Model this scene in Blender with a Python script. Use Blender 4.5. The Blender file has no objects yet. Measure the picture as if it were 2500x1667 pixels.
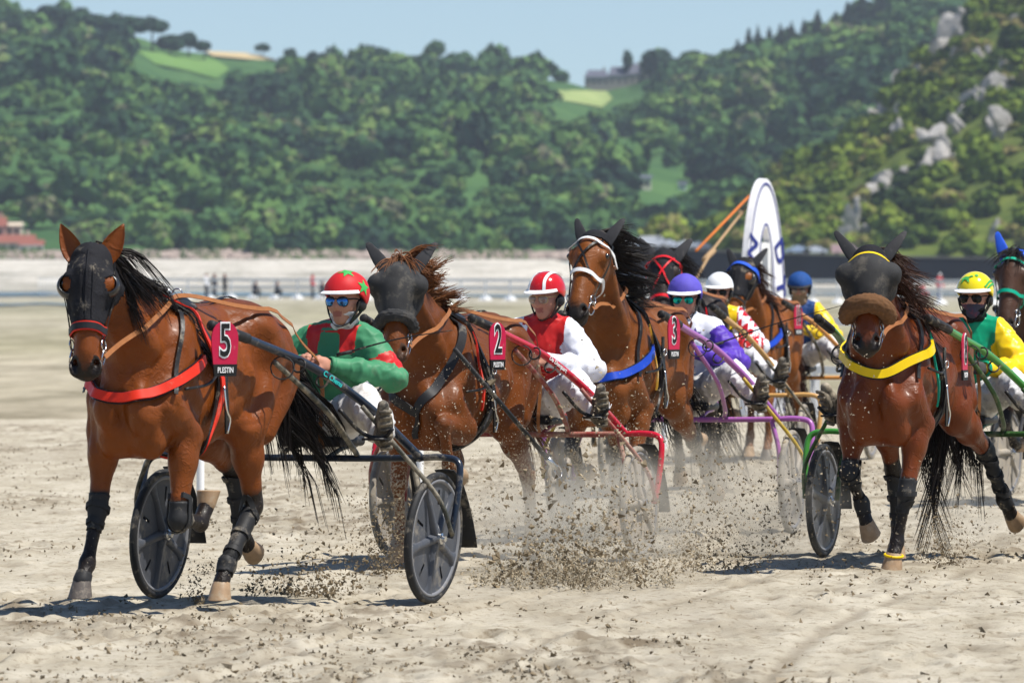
import bpy, bmesh, math, random
import numpy as np
from mathutils import Vector, Matrix
from mathutils.bvhtree import BVHTree

SC = bpy.context.scene
COL = SC.collection
R = math.radians
rng = np.random.default_rng(7)
random.seed(7)

# ------------------------------------------------------------------ camera, sky, sun, exposure
F_PX = 18000.0            # focal length in pixels of a 2500 px wide frame
CAM_H = 1.72
cam = bpy.data.cameras.new('camera')
cam.lens = F_PX / 2500 * 36
cam.sensor_width = 36
cam.clip_start = 1.0
cam.clip_end = 20000
cam.dof.use_dof = True
cam.dof.focus_distance = 41.0
cam.dof.aperture_fstop = 8.0
camo = bpy.data.objects.new('camera', cam)
COL.objects.link(camo)
camo.location = (0, 0, CAM_H)
camo.rotation_euler = (R(90) - math.atan(165.5 / F_PX), 0, 0)
SC.camera = camo

SUN = Vector((0.42, -0.16, 0.893)).normalized()
world = bpy.data.worlds.new('World')
SC.world = world
world.use_nodes = True
_nt = world.node_tree
_bg = _nt.nodes['Background']
_sky = _nt.nodes.new('ShaderNodeTexSky')
_sky.sky_type = 'NISHITA'
_sky.sun_disc = False
_sky.sun_elevation = math.asin(SUN.z)
_sky.sun_rotation = math.atan2(SUN.x, SUN.y)
_sky.altitude = 0
_sky.air_density = 1.0
_sky.dust_density = 0.0
_sky.ozone_density = 3.2
_tc = _nt.nodes.new('ShaderNodeTexCoord'); _ad = _nt.nodes.new('ShaderNodeVectorMath'); _ad.operation = 'ADD'; _ad.inputs[1].default_value = (0, 0, .055)
_no = _nt.nodes.new('ShaderNodeVectorMath'); _no.operation = 'NORMALIZE'
_nt.links.new(_tc.outputs['Generated'], _ad.inputs[0]); _nt.links.new(_ad.outputs[0], _no.inputs[0]); _nt.links.new(_no.outputs[0], _sky.inputs[0])
_nt.links.new(_sky.outputs[0], _bg.inputs[0])
_bg.inputs[1].default_value = 0.092
sl = bpy.data.lights.new('sun', 'SUN')
sl.energy = 5.0
sl.angle = R(0.5)
sl.color = (1.0, 0.95, 0.87)
slo = bpy.data.objects.new('sun', sl)
COL.objects.link(slo)
slo.rotation_euler = SUN.to_track_quat('Z', 'Y').to_euler()
slo.location = (30, -30, 60)
SC.view_settings.view_transform = 'Standard'
SC.view_settings.look = 'None'
SC.view_settings.exposure = 0.46
SC.view_settings.gamma = 1
SC.render.engine = 'CYCLES'
SC.cycles.use_denoising = True
SC.cycles.max_bounces = 6
SC.cycles.diffuse_bounces = 3
SC.cycles.glossy_bounces = 3
SC.cycles.transmission_bounces = 3
SC.cycles.transparent_max_bounces = 8
SC.cycles.volume_bounces = 0
SC.cycles.volume_step_rate = 1.0

# ------------------------------------------------------------------ helpers
def V(*a):
    return np.array(a, dtype=float)

def unit(v):
    v = np.asarray(v, float)
    n = np.linalg.norm(v)
    return v / n if n > 1e-9 else v

def mesh_np(name, verts, faces, mats=(), smooth=True, fmat=None):
    """verts Nx3, faces list/array of quads or tris (uniform)"""
    me = bpy.data.meshes.new(name)
    verts = np.asarray(verts, np.float32)
    if isinstance(faces, np.ndarray):
        nf, k = faces.shape
        me.vertices.add(len(verts))
        me.vertices.foreach_set('co', verts.ravel())
        me.loops.add(nf * k)
        me.loops.foreach_set('vertex_index', faces.astype(np.int32).ravel())
        me.polygons.add(nf)
        me.polygons.foreach_set('loop_start', np.arange(0, nf * k, k, dtype=np.int32))
        me.update(calc_edges=True)
    else:
        me.from_pydata([tuple(v) for v in verts], [], faces)
        me.update()
    for m in mats:
        me.materials.append(m)
    n = len(me.polygons)
    me.polygons.foreach_set('use_smooth', np.full(n, smooth, dtype=bool))
    if fmat is not None:
        me.polygons.foreach_set('material_index', np.asarray(fmat, np.int32))
    return me

def link(name, me, parent=None, label=None, cat=None, group=None, kind=None):
    o = bpy.data.objects.new(name, me)
    COL.objects.link(o)
    if parent is not None:
        o.parent = parent
    if label: o['label'] = label
    if cat: o['category'] = cat
    if group: o['group'] = group
    if kind: o['kind'] = kind
    return o

def empty(name, loc=(0, 0, 0), rz=0, label=None, cat=None, group=None, parent=None):
    o = link(name, None, parent, label, cat, group)
    o.location = loc
    o.rotation_euler = (0, 0, rz)
    o.empty_display_size = 0.1
    return o

class MB:
    """collects small shapes into one mesh"""
    def __init__(s):
        s.v = []; s.f = []; s.m = []
    def add(s, vs, fs, mi=0):
        b = len(s.v)
        s.v += [tuple(map(float, v)) for v in vs]
        s.f += [tuple(int(i) + b for i in f) for f in fs]
        s.m += [mi] * len(fs)
    def box(s, c, d, rot=None, mi=0, taper=1.0):
        c = np.array(c, float); d = np.array(d, float) / 2
        vs = []
        for z in (-1, 1):
            t = taper if z > 0 else 1
            for x, y in ((-1, -1), (1, -1), (1, 1), (-1, 1)):
                p = np.array((x * d[0] * t, y * d[1] * t, z * d[2]))
                if rot is not None: p = rot @ p
                vs.append(c + p)
        s.add(vs, [(3, 2, 1, 0), (4, 5, 6, 7), (0, 1, 5, 4), (1, 2, 6, 5), (2, 3, 7, 6), (3, 0, 4, 7)], mi)
    def tube(s, pts, rad, n=8, mi=0, cap=True, squash=None):
        pts = [np.array(p, float) for p in pts]
        if np.isscalar(rad): rad = [rad] * len(pts)
        prev = None; rings = []
        for i, p in enumerate(pts):
            t = unit(pts[min(i + 1, len(pts) - 1)] - pts[max(i - 1, 0)])
            if prev is None:
                a = V(0, 0, 1) if abs(t[2]) < .9 else V(1, 0, 0)
                u = unit(np.cross(t, a))
            else:
                u = unit(prev - t * np.dot(prev, t))
            prev = u
            w = np.cross(t, u)
            rings.append([p + rad[i] * (math.cos(q) * u + math.sin(q) * w) for q in np.linspace(0, 2 * math.pi, n, endpoint=False)])
        b = len(rings)
        vs = [v for r in rings for v in r]
        fs = []
        for i in range(b - 1):
            for j in range(n):
                fs.append((i * n + j, i * n + (j + 1) % n, (i + 1) * n + (j + 1) % n, (i + 1) * n + j))
        if cap:
            fs.append(tuple(range(n - 1, -1, -1))); fs.append(tuple((b - 1) * n + j for j in range(n)))
        s.add(vs, fs, mi)
    def lathe(s, prof, origin, axis, n=24, mi=0):
        """prof: list of (r, h) ; revolve round axis at origin"""
        axis = unit(axis); a = V(0, 0, 1) if abs(axis[2]) < .9 else V(1, 0, 0)
        u = unit(np.cross(axis, a)); w = np.cross(axis, u); o = np.array(origin, float)
        vs = []; fs = []
        for r, h in prof:
            for q in np.linspace(0, 2 * math.pi, n, endpoint=False):
                vs.append(o + axis * h + r * (math.cos(q) * u + math.sin(q) * w))
        for i in range(len(prof) - 1):
            for j in range(n):
                fs.append((i * n + j, i * n + (j + 1) % n, (i + 1) * n + (j + 1) % n, (i + 1) * n + j))
        s.add(vs, fs, mi)
    def build(s, name, mats, parent=None, smooth=True, **kw):
        if not isinstance(mats, (list, tuple)): mats = [mats]
        me = mesh_np(name, np.array(s.v), s.f, mats, smooth, s.m)
        return link(name, me, parent, **kw)

def autosmooth(o, ang=40):
    me = o.data
    try:
        me.set_sharp_from_angle(angle=R(ang))
    except Exception:
        pass
    return o

def spline(pts, n=8):
    """Catmull-Rom through pts"""
    P = [np.array(p, float) for p in pts]
    if len(P) < 3:
        return [P[0] + (P[-1] - P[0]) * t for t in np.linspace(0, 1, n + 1)]
    P = [2 * P[0] - P[1]] + P + [2 * P[-1] - P[-2]]
    out = []
    for i in range(1, len(P) - 2):
        p0, p1, p2, p3 = P[i - 1:i + 3]
        for t in np.linspace(0, 1, n, endpoint=False):
            out.append(.5 * (2 * p1 + (p2 - p0) * t + (2 * p0 - 5 * p1 + 4 * p2 - p3) * t * t + (3 * p1 - p0 - 3 * p2 + p3) * t ** 3))
    out.append(P[-2])
    return out

def snoise(P, seed=0, freq=1.0, octv=3):
    """cheap smooth pseudo noise from sines, P Nx3 -> N in about -1..1"""
    r = np.random.default_rng(seed)
    out = np.zeros(len(P)); amp = 1.0; tot = 0
    for o in range(octv):
        acc = np.zeros(len(P))
        for i in range(5):
            d = r.normal(size=3); d /= np.linalg.norm(d)
            fr = freq * (2 ** o) * r.uniform(.7, 1.4) * 6.283
            acc += np.sin(P @ d * fr + r.uniform(0, 6.28) + 1.3 * np.sin(P @ r.normal(size=3) * fr * .45 + r.uniform(0, 6)))
        out += amp * acc / 5 * 1.8; tot += amp; amp *= .5
    return out / tot

def vnoise2(X, Y, seed=0):
    """value noise on 2D arrays, 0..1, period lattice 1"""
    r = np.random.default_rng(seed); T = r.random((256, 256))
    xi = np.floor(X).astype(int); yi = np.floor(Y).astype(int)
    fx = X - xi; fy = Y - yi
    fx = fx * fx * (3 - 2 * fx); fy = fy * fy * (3 - 2 * fy)
    a = T[xi % 256, yi % 256]; b = T[(xi + 1) % 256, yi % 256]; c = T[xi % 256, (yi + 1) % 256]; d = T[(xi + 1) % 256, (yi + 1) % 256]
    return (a * (1 - fx) + b * fx) * (1 - fy) + (c * (1 - fx) + d * fx) * fy

def smooth01(x, a, b):
    t = np.clip((np.asarray(x, float) - a) / (b - a), 0, 1)
    return t * t * (3 - 2 * t)

# ------------------------------------------------------------------ signed-distance sculpting
class SDF:
    def __init__(s, lo, hi, h):
        s.lo = np.array(lo, np.float32); s.h = h
        s.n = np.ceil((np.array(hi) - np.array(lo)) / h).astype(int) + 1
        s.ax = [(s.lo[i] + h * np.arange(s.n[i])).astype(np.float32) for i in range(3)]
        s.F = np.full(tuple(s.n), 0.3, np.float32)
    def _sl(s, lo, hi):
        out = []
        for i in range(3):
            a = max(0, int(math.floor((lo[i] - s.lo[i]) / s.h))); b = min(s.n[i], int(math.ceil((hi[i] - s.lo[i]) / s.h)) + 1)
            if b <= a: return None
            out.append(slice(a, b))
        return tuple(out)
    def _comb(s, sl, d, k, op):
        f = s.F[sl]
        if op == 'u':
            h = np.maximum(k - np.abs(f - d), 0) / k
            s.F[sl] = np.minimum(f, d) - h * h * k * .25
        else:
            d = -d
            h = np.maximum(k - np.abs(f - d), 0) / k
            s.F[sl] = np.maximum(f, d) + h * h * k * .25
    def cone(s, a, b, ra, rb, k=.04, u=None, sq=1.0, op='u', u2=None, sq2=1.0):
        a = np.array(a, float); b = np.array(b, float); m = max(ra, rb) + k + .03
        lo = np.minimum(a, b) - m; hi = np.maximum(a, b) + m
        sl = s._sl(lo, hi)
        if sl is None: return
        X = s.ax[0][sl[0]][:, None, None]; Y = s.ax[1][sl[1]][None, :, None]; Z = s.ax[2][sl[2]][None, None, :]
        ab = b - a; L = float(ab @ ab) + 1e-9
        t = np.clip(((X - a[0]) * ab[0] + (Y - a[1]) * ab[1] + (Z - a[2]) * ab[2]) / L, 0, 1)
        vx = X - a[0] - t * ab[0]; vy = Y - a[1] - t * ab[1]; vz = Z - a[2] - t * ab[2]
        d2 = vx * vx + vy * vy + vz * vz
        if u is not None and sq != 1:
            u = unit(u); l = vx * u[0] + vy * u[1] + vz * u[2]
            d2 = d2 + l * l * (1 / sq ** 2 - 1)
        if u2 is not None and sq2 != 1:
            u2 = unit(u2); l = vx * u2[0] + vy * u2[1] + vz * u2[2]
            d2 = d2 + l * l * (1 / sq2 ** 2 - 1)
        d = np.sqrt(d2) - (ra + t * (rb - ra))
        s._comb(sl, d.astype(np.float32), k, op)
    def chain(s, pts, rad, **kw):
        for i in range(len(pts) - 1):
            s.cone(pts[i], pts[i + 1], rad[i], rad[i + 1], **kw)
    def ell(s, c, r, axes=None, k=.04, op='u'):
        c = np.array(c, float); m = max(r) + k + .03
        sl = s._sl(c - m, c + m)
        if sl is None: return
        X = s.ax[0][sl[0]][:, None, None] - c[0]; Y = s.ax[1][sl[1]][None, :, None] - c[1]; Z = s.ax[2][sl[2]][None, None, :] - c[2]
        if axes is None: axes = np.eye(3)
        q = [(X * axes[i][0] + Y * axes[i][1] + Z * axes[i][2]) for i in range(3)]
        g = np.sqrt(sum((q[i] / r[i]) ** 2 for i in range(3)))
        g2 = np.sqrt(sum((q[i] / r[i] ** 2) ** 2 for i in range(3))) + 1e-6
        d = g * (g - 1) / g2
        s._comb(sl, d.astype(np.float32), k, op)
    def mesh(s):
        F = s.F; S = F < 0
        n = s.n
        c = np.zeros((n[0] - 1, n[1] - 1, n[2] - 1), np.int8)
        for i in (0, 1):
            for j in (0, 1):
                for k in (0, 1):
                    c += S[i:n[0] - 1 + i, j:n[1] - 1 + j, k:n[2] - 1 + k]
        act = (c > 0) & (c < 8)
        idx = np.argwhere(act)
        N = len(idx)
        num = np.zeros((N, 3)); cnt = np.zeros(N)
        off = [(i, j, k) for i in (0, 1) for j in (0, 1) for k in (0, 1)]
        val = {o: F[idx[:, 0] + o[0], idx[:, 1] + o[1], idx[:, 2] + o[2]] for o in off}
        for o in off:
            for a in range(3):
                if o[a] == 0:
                    p = list(o); p[a] = 1; p = tuple(p)
                    v0 = val[o]; v1 = val[p]
                    cr = (v0 < 0) != (v1 < 0)
                    t = np.where(cr, v0 / np.where(cr, v0 - v1, 1), 0)
                    pt = np.tile(np.array(o, float), (N, 1)); pt[:, a] += t
                    num += np.where(cr[:, None], pt, 0); cnt += cr
        verts = (idx + num / cnt[:, None]) * s.h + s.lo
        vid = np.full(act.shape, -1, np.int64); vid[act] = np.arange(N)
        faces = []
        for a in range(3):
            b, d = (a + 1) % 3, (a + 2) % 3
            sl0 = [slice(None)] * 3; sl1 = [slice(None)] * 3
            sl0[a] = slice(0, n[a] - 1); sl1[a] = slice(1, n[a])
            s0 = S[tuple(sl0)]; s1 = S[tuple(sl1)]
            e = np.argwhere(s0 != s1)
            e = e[(e[:, b] > 0) & (e[:, d] > 0) & (e[:, b] < n[b] - 1) & (e[:, d] < n[d] - 1)]
            fl = s0[e[:, 0], e[:, 1], e[:, 2]]
            q = []
            for ob, od in ((-1, -1), (0, -1), (0, 0), (-1, 0)):
                w = e.copy(); w[:, b] += ob; w[:, d] += od
                q.append(vid[w[:, 0], w[:, 1], w[:, 2]])
            q = np.stack(q, 1)
            q[~fl] = q[~fl][:, ::-1]
            faces.append(q)
        faces = np.concatenate(faces)
        return verts, faces

def relax(v, f, it=2, lam=.5):
    for _ in range(it):
        acc = np.zeros_like(v); cnt = np.zeros(len(v))
        for i in range(4):
            a = f[:, i]; b = f[:, (i + 1) % 4]
            np.add.at(acc, a, v[b]); np.add.at(cnt, a, 1)
            np.add.at(acc, b, v[a]); np.add.at(cnt, b, 1)
        v = v + lam * (acc / np.maximum(cnt, 1)[:, None] - v)
    return v

def vnormals(v, f):
    n = np.cross(v[f[:, 2]] - v[f[:, 0]], v[f[:, 3]] - v[f[:, 1]])
    out = np.zeros_like(v)
    for i in range(4):
        np.add.at(out, f[:, i], n)
    return out / (np.linalg.norm(out, axis=1)[:, None] + 1e-9)

def segdist(P, a, b):
    a = np.array(a, float); b = np.array(b, float); ab = b - a
    t = np.clip((P - a) @ ab / (ab @ ab + 1e-9), 0, 1)
    return np.linalg.norm(P - a - t[:, None] * ab, axis=1), t

def shell(name, v, f, nrm, mask, off, mats, parent, thick=.006, fmat=None, extra=None):
    """copy of the faces of a sculpted skin whose four corners are in mask, lifted off it and given thickness"""
    keep = mask[f].all(axis=1)
    ff = f[keep]
    if len(ff) == 0:
        return None
    used, inv = np.unique(ff, return_inverse=True)
    ff = inv.reshape(ff.shape)
    vv = v[used] + nrm[used] * (off if np.isscalar(off) else off[used][:, None])
    ni = len(vv)
    inner = vv - nrm[used] * thick
    e = np.concatenate([ff[:, [i, (i + 1) % 4]] for i in range(4)])
    key = np.sort(e, 1); key = key[:, 0] * (ni + 1) + key[:, 1]
    u, ix, c = np.unique(key, return_index=True, return_counts=True)
    be = e[ix[c == 1]]
    rim = np.stack([be[:, 1], be[:, 0], be[:, 0] + ni, be[:, 1] + ni], 1)
    faces = np.concatenate([ff, ff[:, ::-1] + ni, rim])
    fm = None
    if fmat is not None:
        k = fmat[keep]; fm = np.concatenate([k, k, np.zeros(len(rim), int)])
    me = mesh_np(name, np.concatenate([vv, inner]), faces, mats if isinstance(mats, (list, tuple)) else [mats], True, fm)
    return link(name, me, parent)

# ------------------------------------------------------------------ materials
MATS = {}
def mat(name, col, rough=.6, metal=0.0, spec=.22, coat=0.0, var=0.0, vscale=20.0, bump=0.0, bscale=60.0, alpha=None, dirt=0.0, dscale=6.0, dcol=(.42, .36, .27), sheen=0.0, trans=0.0, emit=None):
    """Principled material with colour variation, bump and sand dirt in object space"""
    if name in MATS: return MATS[name]
    m = bpy.data.materials.new(name); m.use_nodes = True
    nt = m.node_tree; b = nt.nodes['Principled BSDF']; L = nt.links.new
    b.inputs['Base Color'].default_value = (*col, 1)
    b.inputs['Roughness'].default_value = rough
    b.inputs['Metallic'].default_value = metal
    b.inputs['Specular IOR Level'].default_value = spec
    b.inputs['Coat Weight'].default_value = coat
    b.inputs['Coat Roughness'].default_value = .15
    b.inputs['Sheen Weight'].default_value = sheen
    tc = nt.nodes.new('ShaderNodeTexCoord')
    last = None
    if var:
        n = nt.nodes.new('ShaderNodeTexNoise'); n.inputs['Scale'].default_value = vscale; n.inputs['Detail'].default_value = 5
        L(tc.outputs['Object'], n.inputs['Vector'])
        mx = nt.nodes.new('ShaderNodeMix'); mx.data_type = 'RGBA'; mx.blend_type = 'MIX'
        mx.inputs[6].default_value = (*[c * (1 - var) for c in col], 1); mx.inputs[7].default_value = (*[min(1, c * (1 + var)) for c in col], 1)
        L(n.outputs['Fac'], mx.inputs[0]); last = mx.outputs[2]
    if dirt:
        n = nt.nodes.new('ShaderNodeTexNoise'); n.inputs['Scale'].default_value = dscale; n.inputs['Detail'].default_value = 8; n.inputs['Roughness'].default_value = .7
        L(tc.outputs['Object'], n.inputs['Vector'])
        rp = nt.nodes.new('ShaderNodeMapRange'); rp.inputs[1].default_value = .62 - .3 * dirt; rp.inputs[2].default_value = .72 - .12 * dirt
        L(n.outputs['Fac'], rp.inputs[0])
        ml = nt.nodes.new('ShaderNodeMath'); ml.operation = 'MULTIPLY'; ml.inputs[1].default_value = min(1, .35 + .6 * dirt); L(rp.outputs[0], ml.inputs[0])
        mx = nt.nodes.new('ShaderNodeMix'); mx.data_type = 'RGBA'
        mx.inputs[6].default_value = (*col, 1); mx.inputs[7].default_value = (*dcol, 1)
        if last: L(last, mx.inputs[6])
        L(ml.outputs[0], mx.inputs[0]); last = mx.outputs[2]
    if last: L(last, b.inputs['Base Color'])
    if bump:
        n = nt.nodes.new('ShaderNodeTexNoise'); n.inputs['Scale'].default_value = bscale; n.inputs['Detail'].default_value = 4
        L(tc.outputs['Object'], n.inputs['Vector'])
        bp = nt.nodes.new('ShaderNodeBump'); bp.inputs['Strength'].default_value = bump; bp.inputs['Distance'].default_value = .01
        L(n.outputs['Fac'], bp.inputs['Height']); L(bp.outputs[0], b.inputs['Normal'])
    if trans: b.inputs['Transmission Weight'].default_value = trans
    MATS[name] = m
    return m

def hide_mat(name, base, dark=(.012, .008, .006), belly=None, rough=.36):
    """horse coat: brown with black points and nostril shade painted by the attribute 'dark' and a satin gloss"""
    m = bpy.data.materials.new(name); m.use_nodes = True
    nt = m.node_tree; b = nt.nodes['Principled BSDF']; L = nt.links.new
    tc = nt.nodes.new('ShaderNodeTexCoord')
    n1 = nt.nodes.new('ShaderNodeTexNoise'); n1.inputs['Scale'].default_value = 3.2; n1.inputs['Detail'].default_value = 6; n1.inputs['Roughness'].default_value = .6
    L(tc.outputs['Object'], n1.inputs['Vector'])
    mx = nt.nodes.new('ShaderNodeMix'); mx.data_type = 'RGBA'
    mx.inputs[6].default_value = (*[c * .50 for c in base], 1); mx.inputs[7].default_value = (*[c * 1.40 for c in base], 1)
    L(n1.outputs['Fac'], mx.inputs[0])
    at = nt.nodes.new('ShaderNodeAttribute'); at.attribute_name = 'dark'
    n2 = nt.nodes.new('ShaderNodeTexNoise'); n2.inputs['Scale'].default_value = 26; n2.inputs['Detail'].default_value = 4
    L(tc.outputs['Object'], n2.inputs['Vector'])
    ad = nt.nodes.new('ShaderNodeMath'); ad.operation = 'MULTIPLY_ADD'; ad.inputs[1].default_value = .35; L(n2.outputs['Fac'], ad.inputs[0])
    s = nt.nodes.new('ShaderNodeMath'); s.operation = 'SUBTRACT'; L(at.outputs['Fac'], s.inputs[0]); s.inputs[1].default_value = .17
    L(s.outputs[0], ad.inputs[2])
    mp = nt.nodes.new('ShaderNodeMapRange'); mp.inputs[1].default_value = .25; mp.inputs[2].default_value = .75; L(ad.outputs[0], mp.inputs[0])
    mx2 = nt.nodes.new('ShaderNodeMix'); mx2.data_type = 'RGBA'; mx2.inputs[7].default_value = (*dark, 1)
    L(mp.outputs[0], mx2.inputs[0]); L(mx.outputs[2], mx2.inputs[6])
    # pale sand thrown up on the legs and belly
    dn = nt.nodes.new('ShaderNodeTexNoise'); dn.inputs['Scale'].default_value = 75; dn.inputs['Detail'].default_value = 3
    L(tc.outputs['Object'], dn.inputs['Vector'])
    at2 = nt.nodes.new('ShaderNodeAttribute'); at2.attribute_name = 'sand'
    m1 = nt.nodes.new('ShaderNodeMath'); m1.operation = 'MULTIPLY_ADD'; m1.inputs[1].default_value = .35; L(at2.outputs['Fac'], m1.inputs[0]); L(dn.outputs['Fac'], m1.inputs[2])
    m2 = nt.nodes.new('ShaderNodeMapRange'); m2.inputs[1].default_value = .74; m2.inputs[2].default_value = .84; L(m1.outputs[0], m2.inputs[0])
    m3 = nt.nodes.new('ShaderNodeMath'); m3.operation = 'MULTIPLY'; m3.inputs[1].default_value = .75; L(m2.outputs[0], m3.inputs[0])
    mx3 = nt.nodes.new('ShaderNodeMix'); mx3.data_type = 'RGBA'; mx3.inputs[7].default_value = (.40, .33, .23, 1)
    L(m3.outputs[0], mx3.inputs[0]); L(mx2.outputs[2], mx3.inputs[6])
    L(mx3.outputs[2], b.inputs['Base Color'])
    b.inputs['Roughness'].default_value = rough
    b.inputs['Specular IOR Level'].default_value = .22
    b.inputs['Coat Weight'].default_value = .05; b.inputs['Coat Roughness'].default_value = .2
    rr = nt.nodes.new('ShaderNodeMapRange'); rr.inputs[3].default_value = rough - .07; rr.inputs[4].default_value = rough + .28
    L(rr.outputs[0], b.inputs['Roughness'])
    # wet streaks: gloss varies in patches
    gl = nt.nodes.new('ShaderNodeTexNoise'); gl.inputs['Scale'].default_value = 9; gl.inputs['Detail'].default_value = 6; gl.inputs['Roughness'].default_value = .7; gl.inputs['Distortion'].default_value = .6
    L(tc.outputs['Object'], gl.inputs['Vector']); rr.inputs[1].default_value = .32; rr.inputs[2].default_value = .66; L(gl.outputs['Fac'], rr.inputs[0])
    ve = nt.nodes.new('ShaderNodeTexNoise'); ve.inputs['Scale'].default_value = 5.5; ve.inputs['Detail'].default_value = 2; ve.inputs['Distortion'].default_value = 2.2
    L(tc.outputs['Object'], ve.inputs['Vector'])
    vr = nt.nodes.new('ShaderNodeValToRGB'); el = vr.color_ramp.elements; el[0].position = .46; el[0].color = (0, 0, 0, 1); el[1].position = .50; el[1].color = (1, 1, 1, 1); e3 = el.new(.54); e3.color = (0, 0, 0, 1)
    L(ve.outputs['Fac'], vr.inputs[0])
    fh = nt.nodes.new('ShaderNodeTexNoise'); fh.inputs['Scale'].default_value = 160; fh.inputs['Detail'].default_value = 2
    L(tc.outputs['Object'], fh.inputs['Vector'])
    b0 = nt.nodes.new('ShaderNodeBump'); b0.inputs['Strength'].default_value = .22; b0.inputs['Distance'].default_value = .012; L(vr.outputs[0], b0.inputs['Height'])
    b1 = nt.nodes.new('ShaderNodeBump'); b1.inputs['Strength'].default_value = .25; b1.inputs['Distance'].default_value = .003; L(fh.outputs['Fac'], b1.inputs['Height']); L(b0.outputs[0], b1.inputs['Normal'])
    wv = nt.nodes.new('ShaderNodeTexNoise'); wv.inputs['Scale'].default_value = 14; wv.inputs['Detail'].default_value = 7; wv.inputs['Roughness'].default_value = .65
    L(tc.outputs['Object'], wv.inputs['Vector'])
    bp = nt.nodes.new('ShaderNodeBump'); bp.inputs['Strength'].default_value = .42; bp.inputs['Distance'].default_value = .014
    L(wv.outputs['Fac'], bp.inputs['Height']); L(b1.outputs[0], bp.inputs['Normal']); L(bp.outputs[0], b.inputs['Normal'])
    return m

LEATHER = mat('black_leather', (.014, .013, .013), .38, bump=.15, dirt=.18, dscale=14)
TAN = mat('tan_leather', (.27, .105, .034), .5, var=.3, vscale=30)
STEEL = mat('steel', (.62, .62, .62), .25, 1.0)
HOODCLOTH = mat('black_hood_cloth', (.017, .017, .020), .8, spec=.10, var=.35, vscale=9, bump=.35, bscale=90, dirt=.1, dscale=7)
RUBBER = mat('black_rubber', (.020, .020, .021), .6, dirt=.25, dscale=10)
HAIRBLACK = mat('black_hair', (.010, .007, .006), .45, spec=.18)
HAIRBROWN = mat('dark_brown_hair', (.045, .018, .010), .42, var=.5, vscale=8)
HAIRCHEST = mat('chestnut_hair', (.16, .062, .022), .45, var=.5, vscale=9)
SKIN = mat('skin', (.46, .22, .15), .5, var=.18, vscale=25, bump=.1, bscale=120)
WHITEP = mat('white_plastic', (.78, .78, .77), .4)
EYE = mat('horse_eye', (.008, .005, .004), .06, spec=.8)

def text_mesh(name, s, size, m, parent, loc, rot, ext=.002, offset=0.0, sx=1.0, shear=0.0, space=1.0):
    c = bpy.data.curves.new(name, 'FONT'); c.body = s; c.size = size; c.align_x = 'CENTER'; c.align_y = 'CENTER'
    c.extrude = ext; c.offset = offset; c.shear = shear; c.space_character = space; c.resolution_u = 3
    o = bpy.data.objects.new(name, c); COL.objects.link(o)
    bpy.context.view_layer.update()
    me = bpy.data.meshes.new_from_object(o.evaluated_get(bpy.context.evaluated_depsgraph_get()))
    COL.objects.unlink(o); bpy.data.objects.remove(o)
    me.materials.clear(); me.materials.append(m)
    k = link(name, me, parent)
    k.location = loc; k.rotation_euler = rot; k.scale = (sx, 1, 1)
    return k

# ------------------------------------------------------------------ ground
def nodes_mat(name):
    m = bpy.data.materials.new(name); m.use_nodes = True
    nt = m.node_tree
    return m, nt, nt.nodes['Principled BSDF'], nt.links.new

def tex(nt, vec, scale, detail=5, rough=.6, kind='ShaderNodeTexNoise'):
    n = nt.nodes.new(kind); n.inputs['Scale'].default_value = scale
    if kind == 'ShaderNodeTexNoise':
        n.inputs['Detail'].default_value = detail; n.inputs['Roughness'].default_value = rough
    nt.links.new(vec, n.inputs['Vector'])
    return n

def ramp(nt, fac, stops):
    r_ = nt.nodes.new('ShaderNodeValToRGB')
    el = r_.color_ramp.elements
    while len(el) < len(stops): el.new(.5)
    for e, (p, c) in zip(el, stops): e.position = p; e.color = (*c, 1)
    nt.links.new(fac, r_.inputs[0])
    return r_

def mixc(nt, fac, a, b):
    mx = nt.nodes.new('ShaderNodeMix'); mx.data_type = 'RGBA'
    for sock, val in ((0, fac), (6, a), (7, b)):
        if isinstance(val, tuple): mx.inputs[sock].default_value = (*val, 1)
        elif isinstance(val, float): mx.inputs[sock].default_value = val
        else: nt.links.new(val, mx.inputs[sock])
    return mx.outputs[2]

def scaled(nt, vec, sc):
    m = nt.nodes.new('ShaderNodeMapping'); m.inputs['Scale'].default_value = sc
    nt.links.new(vec, m.inputs['Vector']); return m.outputs[0]

# churned sand of the track
SAND, nt, b, L = nodes_mat('churned_sand')
tc = nt.nodes.new('ShaderNodeTexCoord'); ov = tc.outputs['Object']
n1 = tex(nt, scaled(nt, ov, (1.0, .30, 1)), 2.4, 8, .65)
n2 = tex(nt, scaled(nt, ov, (1.0, .45, 1)), 16, 6, .7)
at_ = nt.nodes.new('ShaderNodeAttribute'); at_.attribute_name = 'wet'
c1 = ramp(nt, n1.outputs['Fac'], [(.32, (.335, .292, .215)), (.50, (.445, .398, .308)), (.72, (.55, .502, .405))])
c2 = ramp(nt, n2.outputs['Fac'], [(.33, (.36, .30, .22)), (.47, (1, 1, 1)), (1, (1, 1, 1))])
mu = nt.nodes.new('ShaderNodeMix'); mu.data_type = 'RGBA'; mu.blend_type = 'MULTIPLY'; mu.inputs[0].default_value = .8
L(c1.outputs[0], mu.inputs[6]); L(c2.outputs[0], mu.inputs[7])
L(mixc(nt, at_.outputs['Fac'], mu.outputs[2], (.135, .10, .062)), b.inputs['Base Color'])
b.inputs['Roughness'].default_value = .95; b.inputs['Specular IOR Level'].default_value = .15
n3 = tex(nt, ov, 34, 9, .75); bp = nt.nodes.new('ShaderNodeBump'); bp.inputs['Strength'].default_value = .75; bp.inputs['Distance'].default_value = .022
L(n3.outputs['Fac'], bp.inputs['Height']); L(bp.outputs[0], b.inputs['Normal'])

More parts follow.
